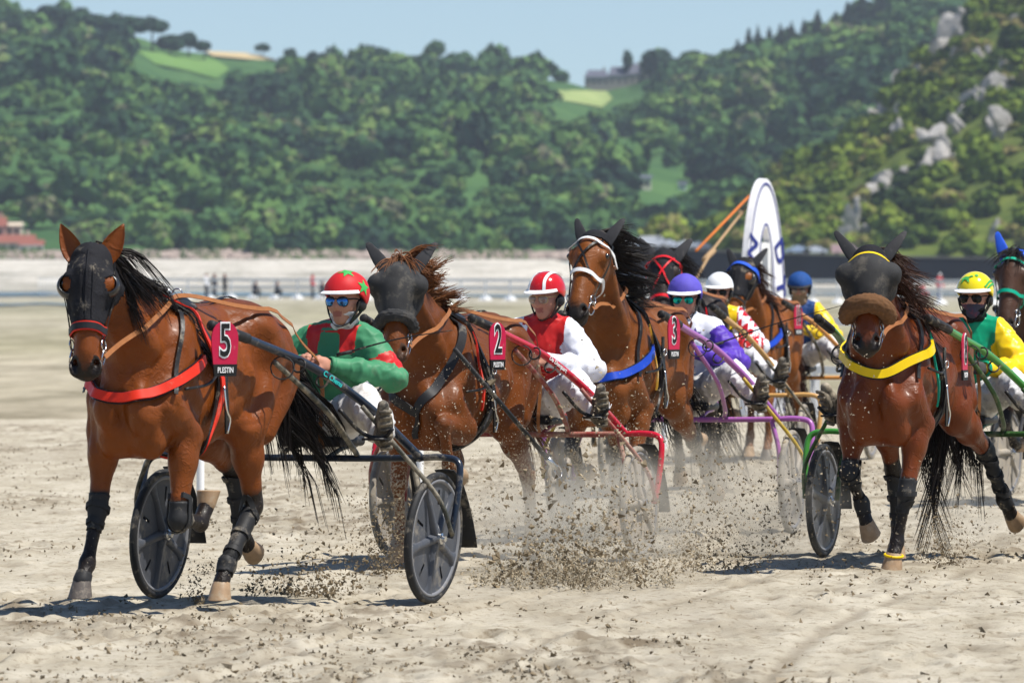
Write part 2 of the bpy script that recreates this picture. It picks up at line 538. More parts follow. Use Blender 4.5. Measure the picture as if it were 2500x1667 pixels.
def near_sand():
    nu, nvv = 410, 430
    yy = 26 + (92 - 26) * (np.linspace(0, 1, nvv) ** 1.35)
    uu = np.linspace(-1, 1, nu)
    Yg, Ug = np.meshgrid(yy, uu, indexing='ij')
    Xg = Ug * (.090 * Yg + 1.0)
    h = .02 * (vnoise2(Xg * .35, Yg * .12, 1) - .5)
    h += .008 * (vnoise2(Xg * 1.3, Yg * .5, 2) - .5)
    # churned patches: clods where the runners have passed, smoother between
    rough = smooth01(vnoise2(Xg * .55 + 7, Yg * .22, 3) * .6 + vnoise2(Xg * 1.7, Yg * .5, 4) * .4, .40, .66)
    cl = np.maximum(0, vnoise2(Xg * 9, Yg * 4.5, 5) - .52) * 2
    cl2 = np.maximum(0, vnoise2(Xg * 21, Yg * 9, 6) - .5) * 2
    h += rough * (.010 * cl + .020 * cl2) + .009 * (vnoise2(Xg * 30, Yg * 12, 7) - .5)
    # wheel ruts and hoof pits running with the race
    for x0, a, w_, d in ((-1.6, 22, .05, .02), (-.55, 22, .05, .022), (.2, 17, .06, .02), (1.1, 15, .05, .010), (2.2, 13, .06, .008), (-2.6, 25, .06, .02)):
        dist = (Xg - x0) - math.tan(R(a)) * (Yg - 40) * .55 + .12 * np.sin(Yg * .4)
        h -= d * np.exp(-(dist / w_) ** 2)
        h += d * .6 * np.exp(-((np.abs(dist) - .10) / .05) ** 2)
        rutw = np.exp(-(dist / (w_ * .8)) ** 2) if x0 == -1.6 else np.maximum(rutw, np.exp(-(dist / (w_ * .8)) ** 2))
    wet = rough * smooth01(cl + .6 * cl2, .25, .6) * .55 + .25 * rough * smooth01(vnoise2(Xg * 5, Yg * 2, 11), .55, .8)
    wet = np.maximum(wet, .45 * rutw * (vnoise2(Xg * 3, Yg * .8, 15) > .35))
    wet = np.maximum(wet, .22 * smooth01(vnoise2(Xg * .9, Yg * .35, 16) * .6 + vnoise2(Xg * 4, Yg * 1.3, 17) * .4, .56, .70))
    r = np.random.default_rng(12)
    for k in range(620):
        y0 = r.uniform(30, 60); x0 = r.uniform(-1, 1) * .075 * y0; sr = r.uniform(.05, .10)
        iy = (np.abs(yy - y0) < .5).nonzero()[0]
        if len(iy) == 0: continue
        sl = slice(iy[0], iy[-1] + 1)
        d = np.sqrt((Xg[sl] - x0) ** 2 + ((Yg[sl] - y0) * .6) ** 2)
        h[sl] += -.028 * np.exp(-(d / sr) ** 2) + .014 * np.exp(-((d - sr * 1.5) / .05) ** 2)
        wet[sl] = np.maximum(wet[sl], .75 * np.exp(-(d / sr) ** 2) * (k % 3 > 0))
    edge = np.minimum(1, (1 - np.abs(Ug)) * 12) * smooth01(-Yg, -92, -85)
    V_ = np.stack([Xg, Yg, h * edge - .07 * (1 - smooth01(np.minimum(1 - np.abs(Ug), (Yg - 26) / 20), 0, .05)) - .05 * smooth01(Yg, 84, 92)], -1).reshape(-1, 3)
    idx = np.arange(nu * nvv).reshape(nvv, nu)
    F_ = np.stack([idx[:-1, :-1], idx[:-1, 1:], idx[1:, 1:], idx[1:, :-1]], -1).reshape(-1, 4)
    me = mesh_np('track_sand', V_, F_, [SAND], True)
    a = me.attributes.new('wet', 'FLOAT', 'POINT'); a.data.foreach_set('value', np.clip(wet * edge, 0, 1).ravel().astype(np.float32))
    link('track_sand', me, kind='structure')
    def hz(x, y):
        u = x / (.090 * y + 1.0); j = int(np.clip(np.searchsorted(yy, y), 0, nvv - 1)); i = int(np.clip((u + 1) / 2 * (nu - 1), 0, nu - 1))
        return float((h * edge)[j, i])
    return hz, (rough, Xg, Yg)
sand_z, SANDF = near_sand()

# wide beach with tide bands, out to the far shore
BEACH, nt, b, L = nodes_mat('tidal_beach')
geo = nt.nodes.new('ShaderNodeNewGeometry'); sx = nt.nodes.new('ShaderNodeSeparateXYZ'); L(geo.outputs['Position'], sx.inputs[0])
pv = geo.outputs['Position']
inv = nt.nodes.new('ShaderNodeMath'); inv.operation = 'DIVIDE'; inv.inputs[0].default_value = 60.0; L(sx.outputs['Y'], inv.inputs[1])   # 60/Y
nb = tex(nt, scaled(nt, pv, (.05, .012, 1)), 1.0, 6, .6)
wob = nt.nodes.new('ShaderNodeMath'); wob.operation = 'MULTIPLY_ADD'; wob.inputs[1].default_value = .16; L(nb.outputs['Fac'], wob.inputs[0]); 
sub = nt.nodes.new('ShaderNodeMath'); sub.operation = 'SUBTRACT'; sub.inputs[1].default_value = .08; L(inv.outputs[0], sub.inputs[0]); L(sub.outputs[0], wob.inputs[2])
bands = ramp(nt, wob.outputs[0], [(.0, (.53, .50, .45)), (.045, (.52, .49, .44)), (.065, (.34, .325, .285)), (.10, (.36, .335, .28)), (.16, (.295, .275, .195)), (.24, (.37, .335, .255)), (.32, (.290, .265, .175)), (.42, (.36, .32, .24)), (.55, (.305, .27, .195)), (.72, (.37, .32, .24)), (1.0, (.41, .355, .265))])
nf = tex(nt, scaled(nt, pv, (.6, .10, 1)), 1.2, 7, .7)
alg = ramp(nt, nf.outputs['Fac'], [(.36, (.50, .49, .42)), (.56, (1, 1, 1)), (.76, (1.18, 1.15, 1.10))])
mu = nt.nodes.new('ShaderNodeMix'); mu.data_type = 'RGBA'; mu.blend_type = 'MULTIPLY'; mu.inputs[0].default_value = .8
L(bands.outputs[0], mu.inputs[6]); L(alg.outputs[0], mu.inputs[7])
nm = tex(nt, scaled(nt, pv, (.10, .022, 1)), 1.0, 7, .65)
rm = ramp(nt, nm.outputs['Fac'], [(.36, (.66, .645, .58)), (.50, (1.08, 1.07, 1.05)), (.66, (1.30, 1.28, 1.25))])
mm_ = nt.nodes.new('ShaderNodeMix'); mm_.data_type = 'RGBA'; mm_.blend_type = 'MULTIPLY'; mm_.inputs[0].default_value = .75
L(mu.outputs[2], mm_.inputs[6]); L(rm.outputs[0], mm_.inputs[7]); mu = mm_
ng = tex(nt, scaled(nt, pv, (.02, .006, 1)), 1.0, 4, .5)
gm = ramp(nt, ng.outputs['Fac'], [(.50, (0, 0, 0)), (.64, (.55, .55, .55))])
lim = nt.nodes.new('ShaderNodeMapRange'); lim.inputs[1].default_value = 700; lim.inputs[2].default_value = 120; L(sx.outputs['Y'], lim.inputs[0])
lm2 = nt.nodes.new('ShaderNodeMapRange'); lm2.inputs[1].default_value = 66; lm2.inputs[2].default_value = 100; L(sx.outputs['Y'], lm2.inputs[0])
g1 = nt.nodes.new('ShaderNodeMath'); g1.operation = 'MULTIPLY'; L(gm.outputs[0], g1.inputs[0]); L(lim.outputs[0], g1.inputs[1])
g2 = nt.nodes.new('ShaderNodeMath'); g2.operation = 'MULTIPLY'; L(g1.outputs[0], g2.inputs[0]); L(lm2.outputs[0], g2.inputs[1])
L(mixc(nt, g2.outputs[0], mu.outputs[2], (.150, .160, .060)), b.inputs['Base Color'])
b.inputs['Roughness'].default_value = .9; b.inputs['Specular IOR Level'].default_value = .2

def px_of(X, Y): return X / Y * F_PX + 1250
def beach_z(px, Y):
    return 5.2 * smooth01(Y, 1080, 1800) * (1 - smooth01(px, 1400, 1500))
ys = np.concatenate([np.array([2., 20, 60, 84]), np.linspace(90, 1000, 50), np.linspace(1030, 1840, 40)])
ps = np.linspace(-6000, 9000, 150)
Yg, Pg = np.meshgrid(ys, ps, indexing='ij')
Xg = (Pg - 1250) / F_PX * np.maximum(Yg, 150)
Zg = beach_z(Pg, Yg) - .035 + .05 * (vnoise2(Xg * .08, Yg * .02, 21) - .5) * smooth01(Yg, 100, 200)
idx = np.arange(Xg.size).reshape(Xg.shape)
Fq = np.stack([idx[:-1, :-1], idx[:-1, 1:], idx[1:, 1:], idx[1:, :-1]], -1).reshape(-1, 4)
link('sand_beach', mesh_np('sand_beach', np.stack([Xg, Yg, Zg], -1).reshape(-1, 3), Fq, [BEACH], True), kind='structure')
GR = MB(); GR.add([(-9000, -400, -.9), (9000, -400, -.9), (9000, 9000, -.9), (-9000, 9000, -.9)], [(0, 1, 2, 3)])
GR.build('ground', mat('ground_sand', (.30, .26, .20), .9), kind='structure')

# shallow tide pools and channel
WATER, nt, b, L = nodes_mat('shallow_water')
b.inputs['Base Color'].default_value = (.12, .16, .21, 1); b.inputs['Roughness'].default_value = .12
tc = nt.nodes.new('ShaderNodeTexCoord'); n = tex(nt, scaled(nt, tc.outputs['Object'], (1, .2, 1)), .8, 3); bp = nt.nodes.new('ShaderNodeBump'); bp.inputs['Strength'].default_value = .5; bp.inputs['Distance'].default_value = .3
L(n.outputs['Fac'], bp.inputs['Height']); L(bp.outputs[0], b.inputs['Normal'])
def pool(pa, pb, y0, y1, seed):
    K = 40; r = np.random.default_rng(seed); top = []; bot = []
    for i, p in enumerate(np.linspace(pa, pb, K)):
        e = math.sin(math.pi * i / (K - 1)) ** .35; w0 = (y1 - y0) / 2 * e * (.75 + .4 * r.random()); yc = (y0 + y1) / 2 + 8 * math.sin(i * .5 + seed)
        top.append(((p - 1250) / F_PX * (yc + w0), yc + w0, .03)); bot.append(((p - 1250) / F_PX * (yc - w0), yc - w0, .03))
    mb = MB(); mb.add(bot + top, [(i, i + 1, K + i + 1, K + i) for i in range(K - 1)])
    mb.build('water', WATER, smooth=False, kind='structure')
pool(-300, 900, 545, 700, 1); pool(950, 1600, 540, 600, 2); pool(-200, 330, 400, 425, 3); pool(1850, 2700, 560, 640, 4)

# ------------------------------------------------------------------ hills
def grass_mat(name, c0, c1, sc):
    m, nt, b, L = nodes_mat(name)
    geo = nt.nodes.new('ShaderNodeNewGeometry')
    n = tex(nt, geo.outputs['Position'], sc, 6, .6)
    r_ = ramp(nt, n.outputs['Fac'], [(.35, c0), (.65, c1)])
    L(r_.outputs[0], b.inputs['Base Color']); b.inputs['Roughness'].default_value = 1; b.inputs['Specular IOR Level'].default_value = .05
    return m
HILLG = grass_mat('hill_scrub', (.036, .090, .030), (.075, .150, .045), .035)
HILLR = grass_mat('rocky_hill_scrub', (.035, .065, .012), (.13, .16, .035), .10)
FIELDG = grass_mat('green_field', (.10, .20, .05), (.14, .25, .065), .02)
FIELDT = grass_mat('stubble_field', (.42, .33, .17), (.50, .40, .22), .03)
LAWN = grass_mat('chateau_lawn', (.20, .27, .09), (.30, .36, .14), .05)

SKY_PX = np.array([-900, -300, 0, 134, 230, 344, 406, 459, 524, 628, 708, 804, 900, 1068, 1169, 1300, 1382, 1467, 1540, 1594, 1722, 1796, 1900, 1998, 2083, 2200, 2500, 3200])
SKY_Y = np.array([20, 40, 70, 62, 85, 92, 118, 128, 132, 136, 150, 158, 152, 160, 168, 172, 180, 205, 190, 165, 160, 140, 110, 75, 35, -20, -90, -120])
SKY_Y = SKY_Y + 20 * smooth01(SKY_PX, 640, 760)
Y0A, Y1A = 1825., 2900.
def ridge_top(px): return (668 - np.interp(px, SKY_PX, SKY_Y)) * Y1A / F_PX + 1.72
def hill_z(px, Y):
    t = np.clip((Y - Y0A) / (Y1A - Y0A), 0, 1.25); X = (px - 1250) / F_PX * Y
    base = 5.4 + (ridge_top(px) - 5.4) * np.where(t < 1, t ** .92, 1 - .5 * (t - 1))
    spur = np.sin(px * .0062 + Y * .0032) * 4.5 + np.sin(px * .0125 - Y * .006 + 1.3) * 2.5 + 7 * (vnoise2(X * .012 + 50, Y * .006, 31) - .5)
    return base + spur * np.sin(np.clip(t, 0, 1) * math.pi) ** .8
ys = np.linspace(Y0A, Y1A + 300, 70); ps = np.linspace(-900, 3200, 190)
Yg, Pg = np.meshgrid(ys, ps, indexing='ij'); Xg = (Pg - 1250) / F_PX * Yg
idx = np.arange(Xg.size).reshape(Xg.shape)
Fq = np.stack([idx[:-1, :-1], idx[:-1, 1:], idx[1:, 1:], idx[1:, :-1]], -1).reshape(-1, 4)
link('hills', mesh_np('hills', np.stack([Xg, Yg, hill_z(Pg, Yg)], -1).reshape(-1, 3), Fq, [HILLG], True), kind='structure')

BND_PX = np.array([1560, 1700, 1760, 1820, 1899, 1984, 2073, 2122, 2171, 2194, 2243, 2287, 2341, 2386, 2500, 2800, 3400])
BND_Y = np.array([636, 600, 572, 520, 455, 405, 350, 312, 255, 210, 170, 130, 70, 30, -70, -190, -260])
Y0B, Y1B = 1282., 1640.
def rock_top(px): return (668 - np.interp(px, BND_PX, BND_Y)) * Y1B / F_PX + 1.72
def rhill_z(px, Y):
    t = np.clip((Y - Y0B) / (Y1B - Y0B), 0, 1.3); X = (px - 1250) / F_PX * Y
    z0 = 5.6 - 1.3 * smooth01(px, 1600, 2400)
    base = z0 + (rock_top(px) - z0) * np.where(t < 1, t ** .85, 1 - .6 * (t - 1))
    return base + (5 * (vnoise2(X * .05 + 9, Y * .03, 41) - .5) + 2.5 * (vnoise2(X * .14, Y * .09, 42) - .5)) * np.sin(np.clip(t, 0, 1) * math.pi) ** .7
ys = np.linspace(Y0B, Y1B + 90, 70); ps = np.linspace(1560, 3400, 150)
Yg, Pg = np.meshgrid(ys, ps, indexing='ij'); Xg = (Pg - 1250) / F_PX * Yg
idx = np.arange(Xg.size).reshape(Xg.shape)
Fq = np.stack([idx[:-1, :-1], idx[:-1, 1:], idx[1:, 1:], idx[1:, :-1]], -1).reshape(-1, 4)
ROCKHILL = link('rocky_hill', mesh_np('rocky_hill', np.stack([Xg, Yg, rhill_z(Pg, Yg)], -1).reshape(-1, 3), Fq, [HILLR], True), kind='structure')

def solve_y(zf, px, py, a, b_):
    """distance at which the slope shows at that height in the picture plane"""
    Ys = np.linspace(a, b_, 400); yy = 668 - (zf(np.full(400, float(px)), Ys) - CAM_H) / Ys * F_PX
    return float(Ys[np.argmin(np.abs(yy - py))])

def patch(name, zf, outline, m, a, b_, lift=.5):
    """a field lying on the slope"""
    pts = []
    for px, py in outline:
        Y = solve_y(zf, px, py, a, b_); pts.append((px, Y))
    pts = np.array(pts); c = pts.mean(0); K = len(pts); vs = [c]; fs = []
    N_ = 6
    for t in np.linspace(1 / N_, 1, N_): vs += [c + (p - c) * t for p in pts]
    for j in range(K):
        fs.append((0, 1 + j, 1 + (j + 1) % K))
        for i in range(N_ - 1): fs.append((1 + i * K + j, 1 + (i + 1) * K + j, 1 + (i + 1) * K + (j + 1) % K, 1 + i * K + (j + 1) % K))
    P = np.array([((p - 1250) / F_PX * Y, Y, float(zf(np.array([p]), np.array([Y]))[0]) + lift) for p, Y in vs])
    link(name, mesh_np(name, P, fs, [m], True), kind='structure')
    return pts
patches = [patch('green_field', hill_z, [(335, 128), (420, 134), (520, 146), (560, 170), (530, 196), (460, 176), (380, 160)], FIELDG, Y0A, Y1A),
           patch('stubble_field', hill_z, [(500, 130), (600, 134), (700, 140), (690, 152), (600, 150), (520, 142)], FIELDT, Y0A, Y1A + 60, .9),
           patch('chateau_lawn', hill_z, [(1335, 222), (1480, 226), (1496, 244), (1470, 266), (1400, 252), (1345, 244)], LAWN, Y0A, Y1A)]
KEEP_OUT = [(325, 560, 120, 180), (500, 705, 118, 150), (1330, 1500, 212, 262), (1425, 1590, 150, 198), (1535, 1612, 405, 520), (1645, 1690, 425, 510)]

# ------------------------------------------------------------------ trees
def leaf_mat(name, stops, sc=1.0):
    m, nt, b, L = nodes_mat(name)
    a = nt.nodes.new('ShaderNodeAttribute'); a.attribute_name = 'tint'
    r_ = ramp(nt, a.outputs['Fac'], stops); L(r_.outputs[0], b.inputs['Base Color'])
    b.inputs['Roughness'].default_value = .8; b.inputs['Specular IOR Level'].default_value = .12
    return m
LEAVES = leaf_mat('woodland_leaves', [(.0, (.012, .036, .020)), (.3, (.030, .078, .028)), (.55, (.060, .132, .036)), (.8, (.105, .192, .044)), (.92, (.145, .220, .052)), (1.0, (.110, .102, .068))])
SCRUB = leaf_mat('scrub_leaves', [(.0, (.014, .032, .008)), (.3, (.045, .082, .012)), (.55, (.105, .160, .018)), (.82, (.18, .235, .028)), (1.0, (.17, .14, .055))])
CONIFER = leaf_mat('conifer_needles', [(.0, (.010, .026, .016)), (.5, (.018, .045, .024)), (1.0, (.035, .070, .028))])
BARK = mat('bark', (.075, .055, .042), .9, var=.3, vscale=2)

def ico(sub=2):
    bm = bmesh.new(); bmesh.ops.create_icosphere(bm, subdivisions=sub, radius=1); v = np.array([x.co[:] for x in bm.verts]); f = np.array([[l.index for l in p.verts] for p in bm.faces]); bm.free(); return v, f
ICO_V, ICO_F = ico(); ICO3_V, ICO3_F = ico(3)
def crown_template(seed, nleaf=300, lobes=11, flat=.8, leaf=.16, top=0.0):
    """unit crown (radius about 1, centre at origin) of leaf sprays round a few lobes; returns quads"""
    r = np.random.default_rng(seed); cs = []; rs = []
    for i in range(lobes):
        d = r.normal(size=3); d /= np.linalg.norm(d); d[2] = abs(d[2]) * .9 - .25
        cs.append(d * V(.62, .62, flat * .6) * r.uniform(.6, 1.05)); rs.append(r.uniform(.30, .52))
    cs = np.array(cs); rs = np.array(rs)
    V_ = []; T_ = []
    for i in range(nleaf):
        k = r.integers(lobes); d = r.normal(size=3); d /= np.linalg.norm(d)
        if d[2] < -.5: d[2] *= -1
        p = cs[k] + d * rs[k] * r.uniform(.85, 1.08)
        if min(np.linalg.norm((p - cs) / rs[:, None], axis=1)) < .72: p = p + d * .15
        n = unit(d + r.normal(size=3) * .45); u = unit(np.cross(n, r.normal(size=3))); w = np.cross(n, u); s_ = leaf * r.uniform(.6, 1.4)
        V_ += [p + (u * a * r.uniform(.7, 1.2) + w * c * r.uniform(.7, 1.2)) * s_ for a, c in ((-1, -.6), (.8, -1), (1, .7), (-.7, 1))]
        T_ += [r.normal() * .10] * 4
    F_ = np.arange(len(V_)).reshape(-1, 4)
    core = []
    for c, q in zip(cs, rs): core.append(ICO_V * q * .93 + c)
    CV = np.concatenate(core); CF = np.concatenate([ICO_F + i * len(ICO_V) for i in range(lobes)])
    return np.array(V_), F_, np.array(T_), CV, CF

TEMPL = [crown_template(100 + i, 150, 8 + i % 4, .75 + .1 * (i % 3), .165) for i in range(6)]
# low core: keep only a light shell of the lobes
def simple_core(seed):
    bm = bmesh.new(); bmesh.ops.create_icosphere(bm, subdivisions=1, radius=1); v = np.array([x.co[:] for x in bm.verts]); f = np.array([[l.index for l in p.verts] for p in bm.faces]); bm.free(); return v, f
C1V, C1F = simple_core(0)
def core_of(t):
    i = TEMPL.index(t) if False else 0
    return None

def wood(name, pos, rad, tint, m, seed, kind='stuff', zs=None, extra=0):
    """many crowns of one far-off wood in a single mesh"""
    r = np.random.default_rng(seed); AV = []; AF = []; AT = []; base = 0; CV_ = []; CF_ = []; CT_ = []; cb = 0
    for i, (p, q) in enumerate(zip(pos, rad)):
        T = TEMPL[r.integers(len(TEMPL))]; a = r.uniform(0, 6.28); c, s = math.cos(a), math.sin(a)
        M_ = np.array([[c, -s, 0], [s, c, 0], [0, 0, 1]])
        zsq = (zs[i] if zs is not None else r.uniform(.6, 1.35))
        vv = (T[0] @ M_.T) * V(q, q, q * zsq) + p
        AV.append(vv); AF.append(T[1] + base); base += len(vv); AT.append(np.clip(tint[i] + T[2], 0, .99))
        cv = (T[3] @ M_.T) * V(q, q, q * zsq) * .98 + p
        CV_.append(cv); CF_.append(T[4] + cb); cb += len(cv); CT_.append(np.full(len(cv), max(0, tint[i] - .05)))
    return np.concatenate(AV), np.concatenate(AF), np.concatenate(AT), np.concatenate(CV_), np.concatenate(CF_), np.concatenate(CT_)

def wood_mesh(name, data, m, **kw):
    AV, AF, AT, CV_, CF_, CT_ = data
    me = bpy.data.meshes.new(name)
    n1, n2 = len(AV), len(CV_)
    me.vertices.add(n1 + n2); me.vertices.foreach_set('co', np.concatenate([AV, CV_]).astype(np.float32).ravel())
    lp = np.concatenate([AF.ravel(), CF_.ravel() + n1]).astype(np.int32)
    me.loops.add(len(lp)); me.loops.foreach_set('vertex_index', lp)
    st = np.concatenate([np.arange(len(AF)) * 4, len(AF) * 4 + np.arange(len(CF_)) * 3]).astype(np.int32)
    me.polygons.add(len(st)); me.polygons.foreach_set('loop_start', st)
    me.update(calc_edges=True)
    sm = np.concatenate([np.zeros(len(AF), bool), np.ones(len(CF_), bool)]); me.polygons.foreach_set('use_smooth', sm)
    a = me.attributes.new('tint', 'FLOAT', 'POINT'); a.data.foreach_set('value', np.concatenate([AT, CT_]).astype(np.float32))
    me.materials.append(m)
    return link(name, me, **kw)

# smaller core for the far wood
OC_V = np.array([(1, 0, 0), (0, 1, 0), (-1, 0, 0), (0, -1, 0), (0, 0, 1), (0, 0, -1)], float); OC_F = np.array([(0, 1, 4), (1, 2, 4), (2, 3, 4), (3, 0, 4), (1, 0, 5), (2, 1, 5), (3, 2, 5), (0, 3, 5)])
for i, T in enumerate(TEMPL):
    cs = T[3].reshape(-1, len(ICO_V), 3); cen = cs.mean(1); rr = np.linalg.norm(cs[:, 0] - cen, axis=1)
    CV = np.concatenate([OC_V * q * 1.12 + c for c, q in zip(cen, rr)]); CF = np.concatenate([OC_F + k * 6 for k in range(len(cen))])
    TEMPL[i] = (T[0], T[1], T[2], CV, CF)

r = np.random.default_rng(55)
pos = []; rad = []; tin = []
def scr_y(zf, px, Y): return 668 - (float(zf(np.array([px]), np.array([Y]))[0]) - CAM_H) / Y * F_PX
rowsY = np.concatenate([[Y0A + 6, Y0A + 22], np.arange(Y0A + 45, Y1A + 10, 38)])
for Y in rowsY:
    px = -260 + r.uniform(0, 60)
    while px < 2480:
        q = r.uniform(3.6, 9.0) * (1.0 if r.random() > .25 else .5)
        if Y < Y0A + 40: q = r.uniform(4.0, 6.5)
        Yj = Y + r.normal() * 9; X = (px - 1250) / F_PX * Yj; z = float(hill_z(np.array([px]), np.array([Yj]))[0])
        sy = 668 - (z - CAM_H) / Yj * F_PX
        open_ = vnoise2(np.array([X * .022 + 3]), np.array([Yj * .010]), 61)[0]
        ko = any(a <= px <= b_ and c <= sy + 8 and sy - q * 9 < d + 6 for a, b_, c, d in KEEP_OUT)
        ridge = 290 < px < 720 and sy < 150
        hidden = px > np.interp(max(sy - 40, 0), BND_Y[::-1], BND_PX[::-1]) + 140 if sy < 600 else False
        skip = open_ > .72 and Y > Y0A + 60
        if not (ko or ridge or hidden or (px < 150 and Yj < 1890)):
            if skip: q *= .5
            tv = .44 + .75 * (vnoise2(np.array([X * .05]), np.array([Yj * .02]), 62)[0] - .5) + r.normal() * .20
            if r.random() < .04: tv = .98
            elif r.random() < .10: tv = .84
            pos.append(V(X, Yj, z + q * .55)); rad.append(q); tin.append(float(np.clip(tv, .02, .99)))
        px += q * 2 / Yj * F_PX * r.uniform(.50, .86)
wood_mesh('woodland', wood('w', pos, rad, tin, LEAVES, 5), LEAVES, kind='stuff', label='dense green woodland covering the far hillside', cat='woodland')
N_WOOD = len(pos)

pos = []; rad = []; tin = []
for Y in np.arange(Y0B + 4, Y1B + 12, 11):
    px = 1600 + r.uniform(0, 60)
    while px < 2700:
        q = r.uniform(1.5, 4.0) * (1.4 if r.random() < .12 else 1)
        Yj = Y + r.normal() * 4; X = (px - 1250) / F_PX * Yj; z = float(rhill_z(np.array([px]), np.array([Yj]))[0]); sy = 668 - (z - CAM_H) / Yj * F_PX
        lim = np.interp(px, BND_PX, BND_Y)
        if sy > -60 and z > 3.4:
            op = vnoise2(np.array([X * .09]), np.array([Yj * .06]), 66)[0]
            if op < .84 or r.random() < .6:
                tv = .52 + 1.0 * (vnoise2(np.array([X * .12]), np.array([Yj * .07]), 67)[0] - .5) + r.normal() * .17
                if r.random() < .06: tv = .99
                pos.append(V(X, Yj, z + q * .35)); rad.append(q); tin.append(float(np.clip(tv, .02, .99)))
        px += q * 2 / Yj * F_PX * r.uniform(.75, 1.4)
wood_mesh('hillside_scrub', wood('s', pos, rad, tin, SCRUB, 6), SCRUB, kind='stuff', label='yellow green scrub covering the rocky hill', cat='scrub')
N_SCRUB = len(pos)

# limestone outcrops standing out of the scrub
LIME = mat('pale_limestone', (.34, .325, .305), .9, var=.45, vscale=.9, bump=.8, bscale=2.5, dirt=.25, dscale=.8, dcol=(.10, .10, .085))
ROCKS = [(2314, 70, 44, 60), (2300, 112, 30, 40), (2338, 96, 26, 40), (2390, 100, 26, 22), (2455, 132, 20, 20), (2236, 147, 20, 24), (2207, 167, 34, 32), (2445, 170, 30, 40), (2420, 215, 46, 60), (2381, 236, 30, 34), (2435, 262, 32, 40), (2350, 272, 30, 28), (2180, 238, 24, 26), (2155, 262, 30, 30), (2140, 290, 32, 24), (2194, 290, 36, 26), (2290, 310, 44, 34), (2316, 318, 16, 18), (2296, 356, 30, 40), (2270, 375, 26, 24), (2262, 405, 30, 34), (2205, 385, 20, 24), (2208, 412, 26, 26), (2162, 411, 26, 38), (2148, 430, 18, 22), (2127, 482, 32, 46), (2100, 510, 38, 40), (2078, 540, 40, 44), (2118, 445, 18, 18), (2428, 532, 14, 40), (2185, 436, 16, 20), (2475, 40, 30, 30), (2350, 330, 18, 14)]
_rr = np.random.default_rng(4)
ROCKS = [q for a_ in ROCKS for q in (a_, (a_[0] + a_[2] * _rr.uniform(-.8, .8), a_[1] + a_[3] * _rr.uniform(.3, 1.0), a_[2] * .6, a_[3] * .6), (a_[0] + a_[2] * _rr.uniform(-.9, .9), a_[1] + a_[3] * _rr.uniform(-.6, .6), a_[2] * .5, a_[3] * .7))]
for k, (px, py, w_, h_) in enumerate(ROCKS):
    r = np.random.default_rng(300 + k); Y = solve_y(rhill_z, px, py + h_ * .35, Y0B + 2, Y1B) - 15.0; sc = Y / F_PX * 1.2
    v = ICO3_V.copy(); pn_ = r.normal(size=(11, 3)); pn_ /= np.linalg.norm(pn_, axis=1)[:, None]; of_ = r.uniform(.55, 1.0, 11)
    v = v * np.min(of_[None] / np.maximum(v @ pn_.T, .18), axis=1)[:, None]; v *= (1 + .10 * snoise(v, 300 + k, 1.2, 3))[:, None]
    v = v * V(w_ * .56 * sc, w_ * .5 * sc, h_ * .62 * sc)
    o = link('rock', mesh_np('rock', v, ICO3_F, [LIME], False), ROCKHILL)
    o.location = ((px - 1250) / F_PX * Y, Y, float(rhill_z(np.array([px]), np.array([Y]))[0]) + h_ * .48 * sc); o.rotation_euler = (r.normal() * .2, r.normal() * .3, r.uniform(0, 6))

